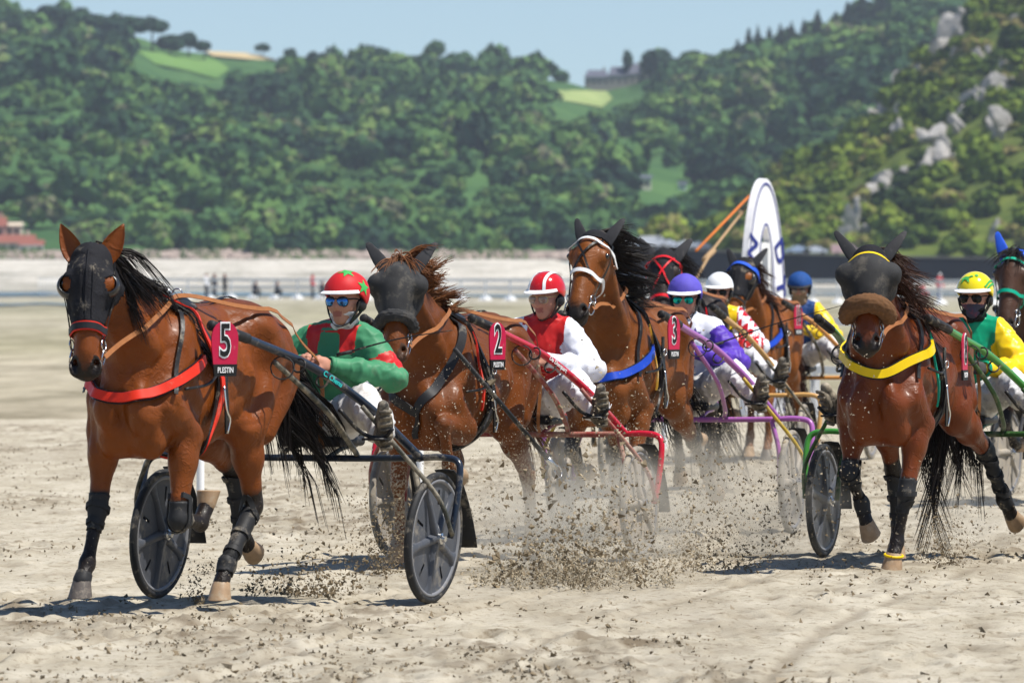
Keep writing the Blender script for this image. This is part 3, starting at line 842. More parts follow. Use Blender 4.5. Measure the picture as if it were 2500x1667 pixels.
def single_tree(name, label, px, base_y, top_y, wpx, kind, seed, m=LEAVES, tint=.3, zf=hill_z, cat='tree', group=None, Y=None):
    Y = Y or solve_y(zf, px, base_y, Y0A, Y1A + 40)
    z = float(zf(np.array([px]), np.array([Y]))[0]); X = (px - 1250) / F_PX * Y
    top = CAM_H + (668 - top_y) / F_PX * Y; H_ = max(3., top - z); W_ = wpx / F_PX * Y / 2
    root = empty(name, (X, Y, z), 0, label, cat, group)
    r = np.random.default_rng(seed); mb = MB()
    lean = r.normal(size=2) * .04 * H_
    th = .62 if kind != 'pine' else .80
    mb.tube(spline([V(0, 0, -1), V(lean[0] * .4, lean[1] * .4, H_ * .35), V(lean[0], lean[1], H_ * th)], 4), np.linspace(.035 * H_ + .08, .014 * H_, 9), 7)
    for k in range(5):
        a = r.uniform(0, 6.28); q = r.uniform(.4, .7) if kind != 'pine' else r.uniform(.6, .8)
        mb.tube([V(lean[0] * q, lean[1] * q, H_ * q * th / .62 * .8), V(math.cos(a) * W_ * .6, math.sin(a) * W_ * .6, H_ * min(.9, q + .2))], [.014 * H_, .005 * H_], 5)
    mb.build('trunk', BARK, root)
    if kind == 'conifer':
        V_ = []; T_ = []
        for i in range(420):
            t = r.random() ** .7; zz = H_ * (1 - t * .92); rr = W_ * t * r.uniform(.55, 1.1); a = r.uniform(0, 6.28); d = V(math.cos(a), math.sin(a), -.35)
            p = V(math.cos(a) * rr, math.sin(a) * rr, zz - rr * .2); u = unit(d); w = unit(np.cross(u, r.normal(size=3))); s_ = (.09 + .10 * t) * W_ + .12
            V_ += [p + u * s_ * 1.5, p + w * s_ * .8, p - u * s_ * 1.2, p - w * s_ * .8]; T_ += [float(np.clip(.4 + r.normal() * .2, 0, 1))] * 4
        data = (np.array(V_), np.arange(len(V_)).reshape(-1, 4), np.array(T_), np.array([(0, 0, H_ * .98), (W_ * .5, 0, H_ * .12), (-W_ * .3, W_ * .45, H_ * .12), (-W_ * .3, -W_ * .45, H_ * .12)]), np.array([(0, 1, 2), (0, 2, 3), (0, 3, 1)]), np.full(4, .1))
        wood_mesh('crown', data, CONIFER, parent=root)
    else:
        fl = .72 if kind == 'pine' else .9
        T = crown_template(seed, 420, 12 if kind == 'pine' else 10, .8, .13)
        zc = H_ - W_ * (fl if kind == 'pine' else .8) * .8; zsc = max(W_ * fl, .45 * H_ if kind != 'pine' else .30 * H_)
        sc = V(W_ * 1.05, W_ * 1.05, zsc)
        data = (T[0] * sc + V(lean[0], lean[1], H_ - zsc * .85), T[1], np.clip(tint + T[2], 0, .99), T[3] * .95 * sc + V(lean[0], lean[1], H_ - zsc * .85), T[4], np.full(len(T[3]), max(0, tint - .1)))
        wood_mesh('crown', data, m, parent=root)
    return root

PINES = [(20, 96, 38, 80), (66, 92, 24, 90), (134, 84, 8, 100), (185, 92, 20, 110), (232, 104, 33, 90), (280, 108, 34, 110), (325, 112, 35, 110), (372, 116, 40, 90), (415, 128, 78, 84), (462, 134, 77, 70), (500, 140, 96, 52)]
pn = ['leftmost', 'second', 'third', 'fourth', 'fifth', 'sixth', 'seventh', 'eighth', 'ninth', 'tenth', 'last']
for k, (px, by, ty, w_) in enumerate(PINES):
    single_tree('pine_tree', f'dark spreading pine on the left ridge, {pn[k]} from the left', px, by + 10, ty, w_, 'pine' if k < 8 else 'round', 700 + k, LEAVES, .10, group='pines along the left ridge')
single_tree('oak_tree', 'lone rounded tree standing tall on the skyline left of centre', 1070, 168, 97, 62, 'round', 720, tint=.42)
for k, (px, by, ty, w_, lb) in enumerate([(640, 140, 103, 40, 'small windblown tree at the end of the straw coloured field'), (710, 146, 114, 34, 'low bush like tree right of the straw coloured field'), (765, 156, 122, 30, 'small round tree on the skyline right of the straw field'), (930, 168, 112, 70, 'broad round tree on the skyline left of the lone tree'), (1530, 200, 118, 30, 'slim dark tree rising behind the chateau roofs'), (1600, 190, 116, 80, 'big dark round tree at the right end of the chateau'), (1690, 175, 118, 90, 'broad dark tree on the ridge right of the chateau')]):
    single_tree('round_tree', lb, px, by, ty, w_, 'round', 730 + k, tint=.15)
CON = [(1800, 165, 96, 40), (1828, 150, 68, 34), (1850, 145, 62, 30), (1878, 140, 66, 34), (1905, 130, 60, 36), (1932, 128, 52, 34), (1962, 122, 48, 34), (1996, 112, 24, 46), (2040, 90, 30, 44), (2070, 80, 2, 44), (2104, 60, -16, 50), (2150, 40, -20, 54)]
cn = ['first', 'second', 'third', 'fourth', 'fifth', 'sixth', 'seventh', 'eighth', 'ninth', 'tenth', 'eleventh', 'twelfth']
for k, (px, by, ty, w_) in enumerate(CON):
    single_tree('conifer_tree', f'dark pointed conifer on the right ridge, {cn[k]} from the left', px, by + 12, ty, w_ * 1.2, 'conifer', 760 + k, group='conifers on the right ridge')

# ------------------------------------------------------------------ far shore
BOULD = mat('revetment_boulders', (.33, .265, .225), .9, var=.4, vscale=.6)
SHOREG = mat('shore_grass', (.16, .19, .07), .95, var=.4, vscale=.3)
r = np.random.default_rng(77); AV = []; AF = []; b0 = 0
for k in range(1500):
    px = r.uniform(-260, 1500); Y = r.uniform(1800, 1814); q = r.uniform(.5, 1.15); X = (px - 1250) / F_PX * Y
    v = C1V * (1 + .3 * snoise(C1V, k, .8, 1))[:, None] * V(q * 1.3, q, q * .85) + V(X, Y, 5.2 + (Y - 1800) * .12)
    AV.append(v); AF.append(C1F + b0); b0 += len(v)
link('rock_revetment', mesh_np('rock_revetment', np.concatenate(AV), np.concatenate(AF), [BOULD], False), kind='stuff', label='pale pink boulder revetment along the far shore', cat='boulders')
AV = []; AT = []
for k in range(1800):
    px = r.uniform(-260, 1500)
    if vnoise2(np.array([px * .012]), np.array([0.]), 9)[0] < .40: continue
    Y = r.uniform(1797, 1816); X = (px - 1250) / F_PX * Y; p = V(X, Y, 5.5 + (Y - 1800) * .13); h_ = r.uniform(.4, .9); u = unit(V(r.normal(), r.normal(), 0)) * .35; t = V(r.normal() * .2, 0, h_)
    AV += [p - u, p + u, p + u * .6 + t, p - u * .6 + t]; AT += [r.uniform(.5, .95)] * 4
me = mesh_np('shore_grass', np.array(AV), np.arange(len(AV)).reshape(-1, 4), [LEAVES], False); a = me.attributes.new('tint', 'FLOAT', 'POINT'); a.data.foreach_set('value', np.array(AT, np.float32)); link('shore_grass', me, kind='stuff', label='tufts of grass along the far boulder shore', cat='grass')

WALLM = mat('dark_seawall', (.007, .008, .012), .95, spec=.05, var=.5, vscale=.25, bump=.4, bscale=1.0)
CAPM = mat('wall_coping', (.10, .10, .095), .9, var=.3, vscale=.5)
def wall_top(px): return CAM_H + (668 - np.interp(px, [1490, 1600, 1850, 2100, 2450, 2900], [602, 607, 620, 627, 633, 640])) / F_PX * 1250
wr = empty('seawall', (float(at(1500, 1250)) if 'at' in globals() else (1500 - 1250) / F_PX * 1250, 1250, 0), 0, 'long black seawall running along the right of the beach', 'seawall')
ox = wr.location.x
mbw = MB(); mbc = MB(); seg = np.linspace(1492, 2950, 40)
xs_ = (seg - 1250) / F_PX * 1250 - ox; zs_ = wall_top(seg)
vs = []; 
for x, z in zip(xs_, zs_): vs += [(x, -.9, -1), (x, .1, z), (x, 1.4, z), (x, 1.4, -1)]
fs = [(i * 4 + j, (i + 1) * 4 + j, (i + 1) * 4 + j + 1, i * 4 + j + 1) for i in range(39) for j in range(3)] + [(0, 1, 2, 3), (159, 158, 157, 156)]
mbw.add(vs, fs); mbw.build('wall', WALLM, wr, smooth=False)
vs = []
for x, z in zip(xs_, zs_): vs += [(x, -.15, z + .003), (x, -.15, z + .32), (x, .55, z + .32), (x, .55, z + .003)]
fs = [(i * 4 + j, (i + 1) * 4 + j, (i + 1) * 4 + (j + 1) % 4, i * 4 + (j + 1) % 4) for i in range(39) for j in range(4)] + [(0, 1, 2, 3), (159, 158, 157, 156)]
mbc.add(vs, fs); mbc.build('coping', CAPM, wr, smooth=False)
ROAD = mat('asphalt', (.055, .055, .058), .9, var=.2, vscale=.4)
mb = MB(); vs = []
for p, z in zip(seg, zs_):
    for Y in (1251.4, 1286): vs.append(((p - 1250) / F_PX * 1250, Y, z + (.0 if Y < 1260 else .2)))
mb.add(vs, [(2 * i, 2 * i + 2, 2 * i + 3, 2 * i + 1) for i in range(39)]); mb.build('coast_road', ROAD, smooth=False, kind='structure')

# parked cars along the coast road
CARG = mat('car_glass', (.02, .03, .04), .08, spec=.7); CARL = mat('car_lamp', (.6, .05, .04), .3); CARLW = mat('car_headlamp', (.8, .8, .8), .15)
def make_car(px, Y, colr, label, van=False, flip=1):
    m = mat('car_paint_%s' % label[:12].replace(' ', '_'), colr, .3, coat=.5)
    root = empty('parked_car', ((px - 1250) / F_PX * Y, Y, float(wall_top(px)) + .21), 0, label, 'car', 'cars parked on the coast road')
    Lc, Hc, W_ = (4.3, 1.45, 1.75) if not van else (4.9, 2.0, 1.9)
    prof = [(-.5, .22), (-.5, .52), (-.47, .60), (-.30, .66), (-.19, .97), (-.02, 1.0), (.18, .97), (.30, .68), (.46, .62), (.5, .50), (.5, .22)] if not van else [(-.5, .2), (-.5, .9), (-.47, .98), (.22, 1.0), (.36, .62), (.47, .55), (.5, .45), (.5, .2)]
    K = len(prof); mb = MB(); vs = []
    for s in (-1, 1):
        for x, z in prof: vs.append((x * Lc * flip, s * W_ / 2 * (.86 if z > .75 else 1), z * Hc))
    mb.add(vs, [tuple(range(K)), tuple(range(2 * K - 1, K - 1, -1))] + [(i, K + i, K + (i + 1) % K, (i + 1) % K) for i in range(K)])
    bd = mb.build('body', m, root, smooth=False)
    for a0, a1 in (((-.27, -.03), (.00, .24)) if not van else ((.05, .22), (.23, .34))):
        for s in (-1, 1):
            g = MB(); g.box((Lc * flip * (a0 + a1) / 2, s * (W_ / 2 * .93 + .004), Hc * .82), (Lc * abs(a1 - a0) * .9, .02, Hc * .22), taper=.8); g.build('window', CARG, root, smooth=False)
    for x in (-.30, .30):
        for s in (-1, 1):
            w_ = MB(); w_.lathe([(.0001, .10), (.19, .10), (.30, .09), (.32, .05), (.32, -.09), (.0001, -.09)], (x * Lc * flip, s * (W_ / 2 - .08), .31), (0, s, 0), 14); w_.build('wheel', TYRE, root)
    for x, mm in ((-.5, CARL), (.5, CARLW)):
        for s in (-1, 1):
            g = MB(); g.box((x * Lc * flip, s * W_ * .36, Hc * .48), (.04, .3, .14)); g.build('lamp', mm, root)
TYRE = mat('tyre', (.022, .022, .023), .62, dirt=.35, dscale=9)
for px, Y, c, lb, van, fl in [(1527, 1262, (.75, .77, .8), 'white car parked at the left end of the black seawall', False, 1), (1562, 1266, (.45, .55, .7), 'pale blue car, second from the left end of the seawall', False, -1), (1598, 1262, (.78, .78, .78), 'white van parked between two cars above the seawall', True, 1), (1632, 1264, (.60, .64, .7), 'silver car parked below the wooded slope near centre right', False, -1), (1672, 1262, (.76, .78, .8), 'white car beside the rope of the arch sign', False, 1), (1705, 1266, (.25, .28, .33), 'grey car just left of the arch sign', False, 1), (1948, 1262, (.55, .68, .8), 'pale blue car just right of the arch sign', False, 1), (1990, 1262, (.78, .79, .8), 'white car parked above the wall right of the arch sign', False, -1), (2064, 1264, (.62, .40, .38), 'faded red van parked left of the sheepskin horse ears', True, 1)]:
    make_car(px, Y, c, lb, van, fl)

# houses
STUCCO = mat('cream_stucco', (.62, .52, .40), .9, var=.1, vscale=1); STUCW = mat('white_stucco', (.74, .74, .73), .9); TILE = mat('red_roof_tile', (.24, .085, .06), .9, var=.3, vscale=1.5); SLATE = mat('slate_roof', (.10, .105, .14), .7, var=.2, vscale=1); STONE = mat('grey_stone', (.30, .27, .24), .9, var=.25, vscale=.8); WING = mat('dark_window', (.03, .035, .045), .2)
def house(name, label, px, Y, z, w, d, h, roof, rm, wm, nwin=(3, 2), cat='house', chim=1, hip=False):
    root = empty(name, ((px - 1250) / F_PX * Y, Y, z), 0, label, cat)
    mb = MB(); mb.box((0, d / 2, h / 2 - .5), (w, d, h + 1)); mb.build('wall', wm, root, smooth=False)
    mb = MB(); o = .35; e = .25 * w if hip else 0
    vs = [(-w / 2 - o, -o, h), (w / 2 + o, -o, h), (w / 2 + o, d + o, h), (-w / 2 - o, d + o, h), (-w / 2 - o + e, d / 2, h + roof), (w / 2 + o - e, d / 2, h + roof)]
    mb.add(vs, [(0, 1, 5, 4), (2, 3, 4, 5), (1, 2, 5), (3, 0, 4), (3, 2, 1, 0)]); rf = mb.build('roof', rm, root, smooth=False)
    for k in range(chim):
        mb = MB(); x = (-.36 + .72 * k / max(1, chim - 1)) * w if chim > 1 else .3 * w
        mb.box((x, d / 2, h + roof * .9), (.9, .9, roof * .8 + .8)); mb.build('chimney', wm, rf, smooth=False)
    for j in range(nwin[1]):
        for i in range(nwin[0]):
            mb = MB(); mb.box(((i + .5) / nwin[0] * w - w / 2, -.03, (j + .55) / nwin[1] * h), (w / nwin[0] * .38, .08, h / nwin[1] * .5)); mb.build('window', WING, root, smooth=False)
    return root
house('house', 'cream block house at the far left shore', 22, 1842, 7.5, 6.0, 8, 6.2, .8, STUCCO, STUCCO, (3, 2), chim=0)
house('house', 'red roofed house in front of the cream block at far left', 40, 1830, 6.8, 8.6, 8, 2.6, 2.0, TILE, STUCCO, (4, 1))
house('house', 'low white house with red roof by the far left trees', 76, 1826, 6.4, 5.6, 6, 2.4, 1.3, TILE, STUCW, (3, 1), chim=0)
house('house', 'tall red walled house at the extreme left shore', -18, 1836, 7.0, 6.0, 7, 6.5, 2.4, TILE, mat('rose_stucco', (.42, .24, .19), .9), (2, 2))
Yc = solve_y(hill_z, 1516, 214, Y0A, Y1A); zc = float(hill_z(np.array([1516]), np.array([Yc]))[0])
ch = empty('chateau', ((1516 - 1250) / F_PX * Yc, Yc, zc), 0, 'grey slate roofed chateau with chimneys on the wooded skyline', 'chateau'); sc = Yc / F_PX
for nm, x0, x1, zt, rt in (('wing', -88, -30, 26, 44), ('wing', -30, 20, 30, 52), ('wing', 20, 52, 34, 60), ('tower', 46, 64, 46, 74), ('wing', 60, 88, 24, 42)):
    mb = MB(); w = (x1 - x0) * sc; xc = (x0 + x1) / 2 * sc; h_ = zt * sc
    mb.box((xc, 4 + (hash(nm) % 2) * .0, h_ / 2 - 1), (w, 9, h_ + 2)); wl = mb.build(nm, STONE, ch, smooth=False)
    mb = MB(); rh = rt * sc; e = .12 * w if nm == 'wing' else .45 * w
    vs = [(xc - w / 2 - .2, -.8, h_), (xc + w / 2 + .2, -.8, h_), (xc + w / 2 + .2, 8.8, h_), (xc - w / 2 - .2, 8.8, h_), (xc - w / 2 + e, 4, rh), (xc + w / 2 - e, 4, rh)]
    mb.add(vs, [(0, 1, 5, 4), (2, 3, 4, 5), (1, 2, 5), (3, 0, 4)]); mb.build('roof', SLATE, wl, smooth=False)
    for i in range(max(1, int(w / 2.2))):
        mb = MB(); mb.box((xc - w / 2 + (i + .5) * w / max(1, int(w / 2.2)), -.55, h_ * .55), (.8, .12, 1.5)); mb.build('window', WING, wl, smooth=False)
    mb = MB(); mb.box((xc + w * .3, 4, rh), (.8, .8, 2.2)); mb.build('chimney', STONE, wl, smooth=False)
Yh = solve_y(hill_z, 1572, 446, Y0A, Y1A); Yh -= 30; house('house', 'small cream house among the trees left of the arch sign', 1572, Yh, float(hill_z(np.array([1572]), np.array([Yh]))[0]), 36 / F_PX * Yh, 5, 30 / F_PX * Yh, .8, SLATE, mat('pale_cream_stucco', (.72, .66, .50), .9), (2, 1), chim=0)
Yh = solve_y(hill_z, 1666, 446, Y0A, Y1A); Yh -= 30; house('house', 'tiny white house in the trees above the parked cars', 1666, Yh, float(hill_z(np.array([1666]), np.array([Yh]))[0]), 18 / F_PX * Yh, 4, 15 / F_PX * Yh, .6, SLATE, STUCW, (1, 1), chim=0)

# ------------------------------------------------------------------ rails, sign, spectators
def rail_fence(label, pxs, Ys, hgt, foot, posts_every, rails=(1.0,), rw=.06, pw=.07):
    P = [V((p - 1250) / F_PX * y, y, 0) for p, y in zip(pxs, Ys)]
    root = empty('rail_fence', tuple(P[0]), 0, label, 'fence'); o = P[0]; A_ = P[0]; B_ = P[-1]
    n = max(1, int(round(np.linalg.norm(B_ - A_) / posts_every)))
    for i in range(n + 1):
        p = A_ + (B_ - A_) * i / n - o; mb = MB(); mb.box(p + V(0, 0, hgt / 2), (pw, pw, hgt)); mb.box(p + V(0, 0, hgt + .012), (pw * 1.5, pw * 1.5, .024))
        if foot: mb.box(p + V(0, 0, .12), (foot, foot * .8, .24), taper=.45)
        mb.build('post', WHITEP, root, smooth=False)
    d = B_ - A_; L_ = np.linalg.norm(d); a = math.atan2(d[1], d[0]); rot = np.array(Matrix.Rotation(a, 3, 'Z'))
    for q in rails:
        mb = MB(); mb.box((A_ + B_) / 2 - o + V(0, 0, hgt * q - .05), (L_, .04, rw), rot=rot); mb.build('rail', WHITEP, root, smooth=False)
    return root
WHITEP = mat('white_plastic', (.78, .78, .77), .4)
rail_fence('long white rail fence across the far left beach', (355, 1430), (520, 470), 1.35, .95, 3.05, (1.0, .62), .20, .15)
rail_fence('long white rail fence across the far right beach', (1470, 2700), (455, 400), 1.35, .80, 3.05, (1.0, .6), .17, .14)
rail_fence('near white rail fence beyond the right hand horse', (1990, 2330), (88, 84), 1.25, 0, 1.75, (.96, .5), .09, .11)
br = empty('crowd_barrier', ((150 - 1250) / F_PX * 560, 560, 0), 0, 'pale metal crowd barrier of thin bars at far left', 'barrier')
for k in range(15):
    mb = MB(); mb.tube([V(-1.7 + k * .25, 0, 0), V(-1.7 + k * .25, 0, 1.35)], .028, 5); mb.build('bar', WHITEP, br)
for z in (.15, 1.35):
    mb = MB(); mb.tube([V(-1.75, 0, z), V(1.85, 0, z)], .035, 5); mb.build('rail', WHITEP, br)
for px, base in ((489, 1224), (1025, 1182), (1470, 1130), (1622, 1096)):
    D_ = CAM_H * F_PX / (base - 668)
    mb = MB(); mb.lathe([(.0001, 0), (.030, 0), (.030, .86), (.022, .89), (.0001, .90)], (0, 0, 0), (0, 0, 1), 12)
    o = autosmooth(mb.build('marker_post', WHITEP, label={489: 'white marker post between the legs of horse five', 1025: 'white marker post behind the near wheel of the black sulky', 1470: 'white marker post behind the red sulky crossbar', 1622: 'white marker post behind the legs of horse three'}[px], cat='post', group='white marker posts'), 40)
    o.location = ((px - 1250) / F_PX * D_, D_, 0)

# oval arch sign
SIGNW = mat('sign_white', (.80, .80, .82), .5, var=.04, vscale=2); SIGNB = mat('sign_blue', (.012, .022, .20), .5)
YS = 90.0; sg = empty('arch_sign', ((1862 - 1250) / F_PX * YS, YS, 0), R(68), 'tall white oval arch sign with blue letters behind the runners', 'sign')
def oval(n, w, h0, top):
    return [(w * math.cos(a), h0 + (top - h0) * math.sin(a)) for a in np.linspace(0, math.pi, n)]
def arch(name, W_, Hh, wi, hi, yf, th, m, base=0.0):
    n = 32; out = [(W_, base)] + oval(n, W_, 1.15, Hh) + [(-W_, base)]; inn = [(wi, base)] + oval(n, wi, 1.1, hi) + [(-wi, base)]
    K = len(out); vs = []; fs = []
    for y in (yf, yf + th):
        vs += [(x, y, z) for x, z in out] + [(x, y, z) for x, z in inn]
    for i in range(K - 1):
        fs.append((i, i + 1, K + i + 1, K + i)); fs.append((2 * K + i + 1, 2 * K + i, 3 * K + i, 3 * K + i + 1))
        fs.append((i + 1, i, 2 * K + i, 2 * K + i + 1)); fs.append((K + i, K + i + 1, 3 * K + i + 1, 3 * K + i))
    mb = MB(); mb.add(vs, [f_[::-1] for f_ in fs]); return mb.build(name, m, sg, smooth=False)
arch('panel', .70, 2.88, .28, 2.28, -.04, .08, SIGNW)
arch('border', .665, 2.83, .645, 2.80, -.047, .004, SIGNB); arch('border', .325, 2.335, .30, 2.31, -.047, .004, SIGNB)
for x in (-.16, .14):
    mb = MB(); mb.box((x, .0, 1.05), (.09, .07, 2.10)); mb.build('post', WHITEP, sg, smooth=False)
mb = MB(); mb.box((0, .0, 2.06), (.42, .06, .08)); mb.build('crossbeam', WHITEP, sg, smooth=False)
for ch_, x_, z_, a_ in (('I', -.50, 1.62, 82), ('N', -.46, 2.02, 66), ('E', -.30, 2.42, 40), ('D', .47, 1.98, -66), ('T', .51, 1.55, -82)):
    if ch_ != 'E': text_mesh('letter', ch_, .42, SIGNB, sg, (x_, -.0475, z_), (R(90), R(-a_), 0), .002, .010)
rp = empty('guy_rope', ((1840 - 1250) / F_PX * YS, YS, 2.6), 0, 'orange and tan ropes staying the arch sign', 'rope')
ORG = mat('orange_webbing', (.55, .16, .03), .7); ROPE = mat('tan_rope', (.36, .24, .13), .8)
def at3(px, py, D): return V((px - 1250) / F_PX * D, D, CAM_H + (668 - py) / F_PX * D)
o3 = V(*rp.location)
mb = MB(); mb.tube([at3(1838, 470, YS) - o3, at3(1700, 612, YS - 3) - o3], .016, 8); mb.build('orange_strap', ORG, rp)
mb = MB(); mb.tube([at3(1822, 505, YS) - o3, at3(1740, 610, YS - 2) - o3, at3(1694, 690, YS - 3.5) - o3], .017, 8); mb.tube([at3(1742, 612, YS - 2) - o3, at3(1720, 634, YS - 2.4) - o3], .036, 8); mb.tube([at3(1812, 516, YS) - o3, at3(1802, 530, YS) - o3], .03, 8); mb.build('tan_rope', ROPE, rp)

# spectators by the far rails
def spectator(px, Y, shirt, legs, label, pose='stand', hat=None, h=1.75):
    root = empty('person', ((px - 1250) / F_PX * Y, Y, 0), random.uniform(-1, 1), label, 'person')
    S = SDF((-.6, -.6, -.05), (.6, .6, 1.95), .035); k = h / 1.75
    if pose == 'stand':
        for s in (-1, 1):
            S.chain([V(0, .10 * s, .05), V(.02, .10 * s, .48), V(0, .09 * s, .92)], [.055, .065, .10], k=.05); S.cone(V(0, .1 * s, .04), V(.13, .11 * s, .04), .05, .045, k=.03)
            S.chain([V(0, .20 * s, 1.42), V(-.02, .26 * s, 1.12), V(.12, .20 * s, .95)], [.065, .05, .045], k=.04)
        S.chain([V(0, 0, .95), V(0, 0, 1.2), V(0, 0, 1.42)], [.15, .14, .17], k=.06, u=V(1, 0, 0), sq=.7); hd = V(.02, 0, 1.63)
    else:
        for s in (-1, 1):
            S.chain([V(0, .12 * s, .42), V(.35, .16 * s, .48), V(.18, .16 * s, .06)], [.10, .075, .06], k=.05); S.chain([V(0, .2 * s, .88), V(.2, .25 * s, .62), V(.36, .14 * s, .6)], [.065, .05, .045], k=.04)
        S.chain([V(-.02, 0, .40), V(.04, 0, .66), V(.06, 0, .88)], [.16, .15, .16], k=.06, u=V(1, 0, 0), sq=.75); hd = V(.1, 0, 1.10)
    S.cone(hd - V(0, 0, .2), hd, .06, .08, k=.04); S.ell(hd, (.10, .085, .125), k=.03)
    v, f = S.mesh(); c = v[f].mean(1)
    zw = .92 if pose == 'stand' else .45
    idx = np.where(c[:, 2] < zw, 1, 0); idx[np.linalg.norm((c - hd) / V(1, 1, 1.3), axis=1) < .12] = 2; idx[(c[:, 2] > hd[2] + .03)] = 3
    o = link('body', mesh_np('body', v * k, f, [shirt, legs, SKIN, hat or HAIRBLACK], True, idx), root)
TS_W = mat('white_shirt', (.68, .68, .70), .8); TS_D = mat('dark_jumper', (.03, .03, .04), .8); TS_R = mat('red_shirt', (.48, .05, .07), .7); TR_D = mat('dark_trousers', (.02, .025, .04), .8); TR_B = mat('blue_shorts', (.10, .16, .34), .8); TS_BL = mat('blue_shirt', (.20, .26, .42), .8)
for px, Y, a, b_, lb, ps_, ht in [(503, 508, TS_W, TR_D, 'spectator in white shirt and dark trousers at the far left rail', 'stand', None), (523, 512, TS_D, TR_D, 'spectator in dark clothes right beside the one in white', 'stand', None), (548, 510, TS_D, TR_D, 'spectator in dark clothes standing alone at the far rail', 'stand', None), (622, 500, TS_D, TR_D, 'spectator in dark clothes crouching at the far rail', 'sit', None), (674, 500, TS_D, TR_D, 'spectator in dark clothes crouching beside a rail foot', 'sit', None), (763, 500, TS_R, TR_D, 'spectator in red shirt at the far rail left of the green driver', 'stand', None), (786, 496, TS_D, TR_D, 'crouching spectator in black behind the starred helmet', 'sit', None), (1350, 470, TS_BL, TR_D, 'spectator in blue behind the shoulder of the red and white driver', 'stand', None), (1366, 474, TS_W, TR_B, 'spectator in white standing between the driver and horse three', 'stand', None), (2218, 440, TS_R, TR_D, 'spectator in red crouching left of the yellow helmet', 'sit', None), (2250, 436, TS_R, TR_D, 'red clad spectator crouching nearest the yellow helmet', 'sit', TS_W), (2294, 430, TS_R, TR_B, 'spectator in red shirt, blue shorts and white cap', 'stand', TS_W)]:
    spectator(px, Y, a, b_, lb, ps_, ht)

# ------------------------------------------------------------------ air
HZ = bpy.data.materials.new('haze'); HZ.use_nodes = True; nt = HZ.node_tree
nt.nodes.remove(nt.nodes['Principled BSDF']); pvn = nt.nodes.new('ShaderNodeVolumePrincipled')
pvn.inputs['Color'].default_value = (.82, .90, 1.0, 1); pvn.inputs['Density'].default_value = .00008; pvn.inputs['Anisotropy'].default_value = .3
nt.links.new(pvn.outputs[0], nt.nodes['Material Output'].inputs['Volume'])
mb = MB(); mb.box((0, 1650, 74), (3000, 3700, 152)); mb.build('haze', HZ, smooth=False, kind='stuff', label='thin blue summer haze over the bay', cat='haze')

# ------------------------------------------------------------------ hair
def hair_mesh(name, P, r0, r1, m, parent):
    """P (strands, points, 3) -> tapered three-sided strands in one mesh"""
    N, M, _ = P.shape
    T = np.gradient(P, axis=1); T /= np.linalg.norm(T, axis=2, keepdims=True) + 1e-9
    ref = np.random.default_rng(3).normal(size=(N, 1, 3)); ref = np.broadcast_to(ref, P.shape)
    U = np.cross(T, ref); U /= np.linalg.norm(U, axis=2, keepdims=True) + 1e-9
    W = np.cross(T, U)
    rad = (r0 + (r1 - r0) * np.linspace(0, 1, M) ** 1.3)[None, :, None]
    rings = np.stack([P + rad * (math.cos(a) * U + math.sin(a) * W) for a in (0, 2.094, 4.189)], 2)  # N,M,3,3
    verts = rings.reshape(-1, 3)
    idx = np.arange(N * M * 3).reshape(N, M, 3)
    fs = []
    for j in range(3):
        k = (j + 1) % 3
        fs.append(np.stack([idx[:, :-1, j], idx[:, :-1, k], idx[:, 1:, k], idx[:, 1:, j]], -1).reshape(-1, 4))
    me = mesh_np(name, verts, np.concatenate(fs), [m], True)
    return link(name, me, parent)

def strap(name, pts, w, m, parent, bvh=None, off=.006, th=.005, n=6, up=None, closed=False, sm=3):
    """flat band along pts; laid on the skin when bvh is given"""
    P = spline(pts, n)
    Q = []; Nn = []
    for p in P:
        if bvh is not None:
            loc, nor, _, _ = bvh.find_nearest(Vector(p))
            nor = np.array(nor); Q.append(np.array(loc) + nor * off); Nn.append(nor)
        else:
            Q.append(p); Nn.append(unit(up if up is not None else V(0, 0, 1)))
    if bvh is not None and len(Q) > 4:       # ease the band over hollows
        for _ in range(sm):
            Q = [Q[0]] + [Q[i] * .5 + (Q[i - 1] + Q[i + 1]) * .25 for i in range(1, len(Q) - 1)] + [Q[-1]]
            Nn = [Nn[0]] + [unit(Nn[i] * .5 + (Nn[i - 1] + Nn[i + 1]) * .25) for i in range(1, len(Nn) - 1)] + [Nn[-1]]
        Q2 = []
        for q, nn in zip(Q, Nn):
            loc, nor, _, _ = bvh.find_nearest(Vector(q))
            d = float(np.dot(q - np.array(loc), np.array(nor)))
            Q2.append(q + nn * max(0, off - d))
        Q = Q2
    vs = []; fs = []
    for i, (q, nn) in enumerate(zip(Q, Nn)):
        t = unit(Q[min(i + 1, len(Q) - 1)] - Q[max(i - 1, 0)])
        b = unit(np.cross(t, nn)); nn = np.cross(b, t)
        for a, c in ((-1, 0), (1, 0), (1, 1), (-1, 1)):
            vs.append(q + b * a * w / 2 + nn * (c * th))
    for i in range(len(Q) - 1):
        for j in range(4):
            k = (j + 1) % 4
            fs.append((i * 4 + j, i * 4 + k, (i + 1) * 4 + k, (i + 1) * 4 + j))
    fs.append((3, 2, 1, 0)); e = (len(Q) - 1) * 4; fs.append((e, e + 1, e + 2, e + 3))
    me = mesh_np(name, np.array(vs), fs, [m], True)
    return autosmooth(link(name, me, parent), 55)

def ring(name, c, axis, rad, thick, m, parent, n=14):
    mb = MB(); axis = unit(axis); a = V(0, 0, 1) if abs(axis[2]) < .9 else V(1, 0, 0)
    u = unit(np.cross(axis, a)); w = np.cross(axis, u)
    pts = [np.array(c) + rad * (math.cos(q) * u + math.sin(q) * w) for q in np.linspace(0, 2 * math.pi, n + 1)]
    mb.tube(pts, thick, 5, cap=False)
    return mb.build(name, m, parent)

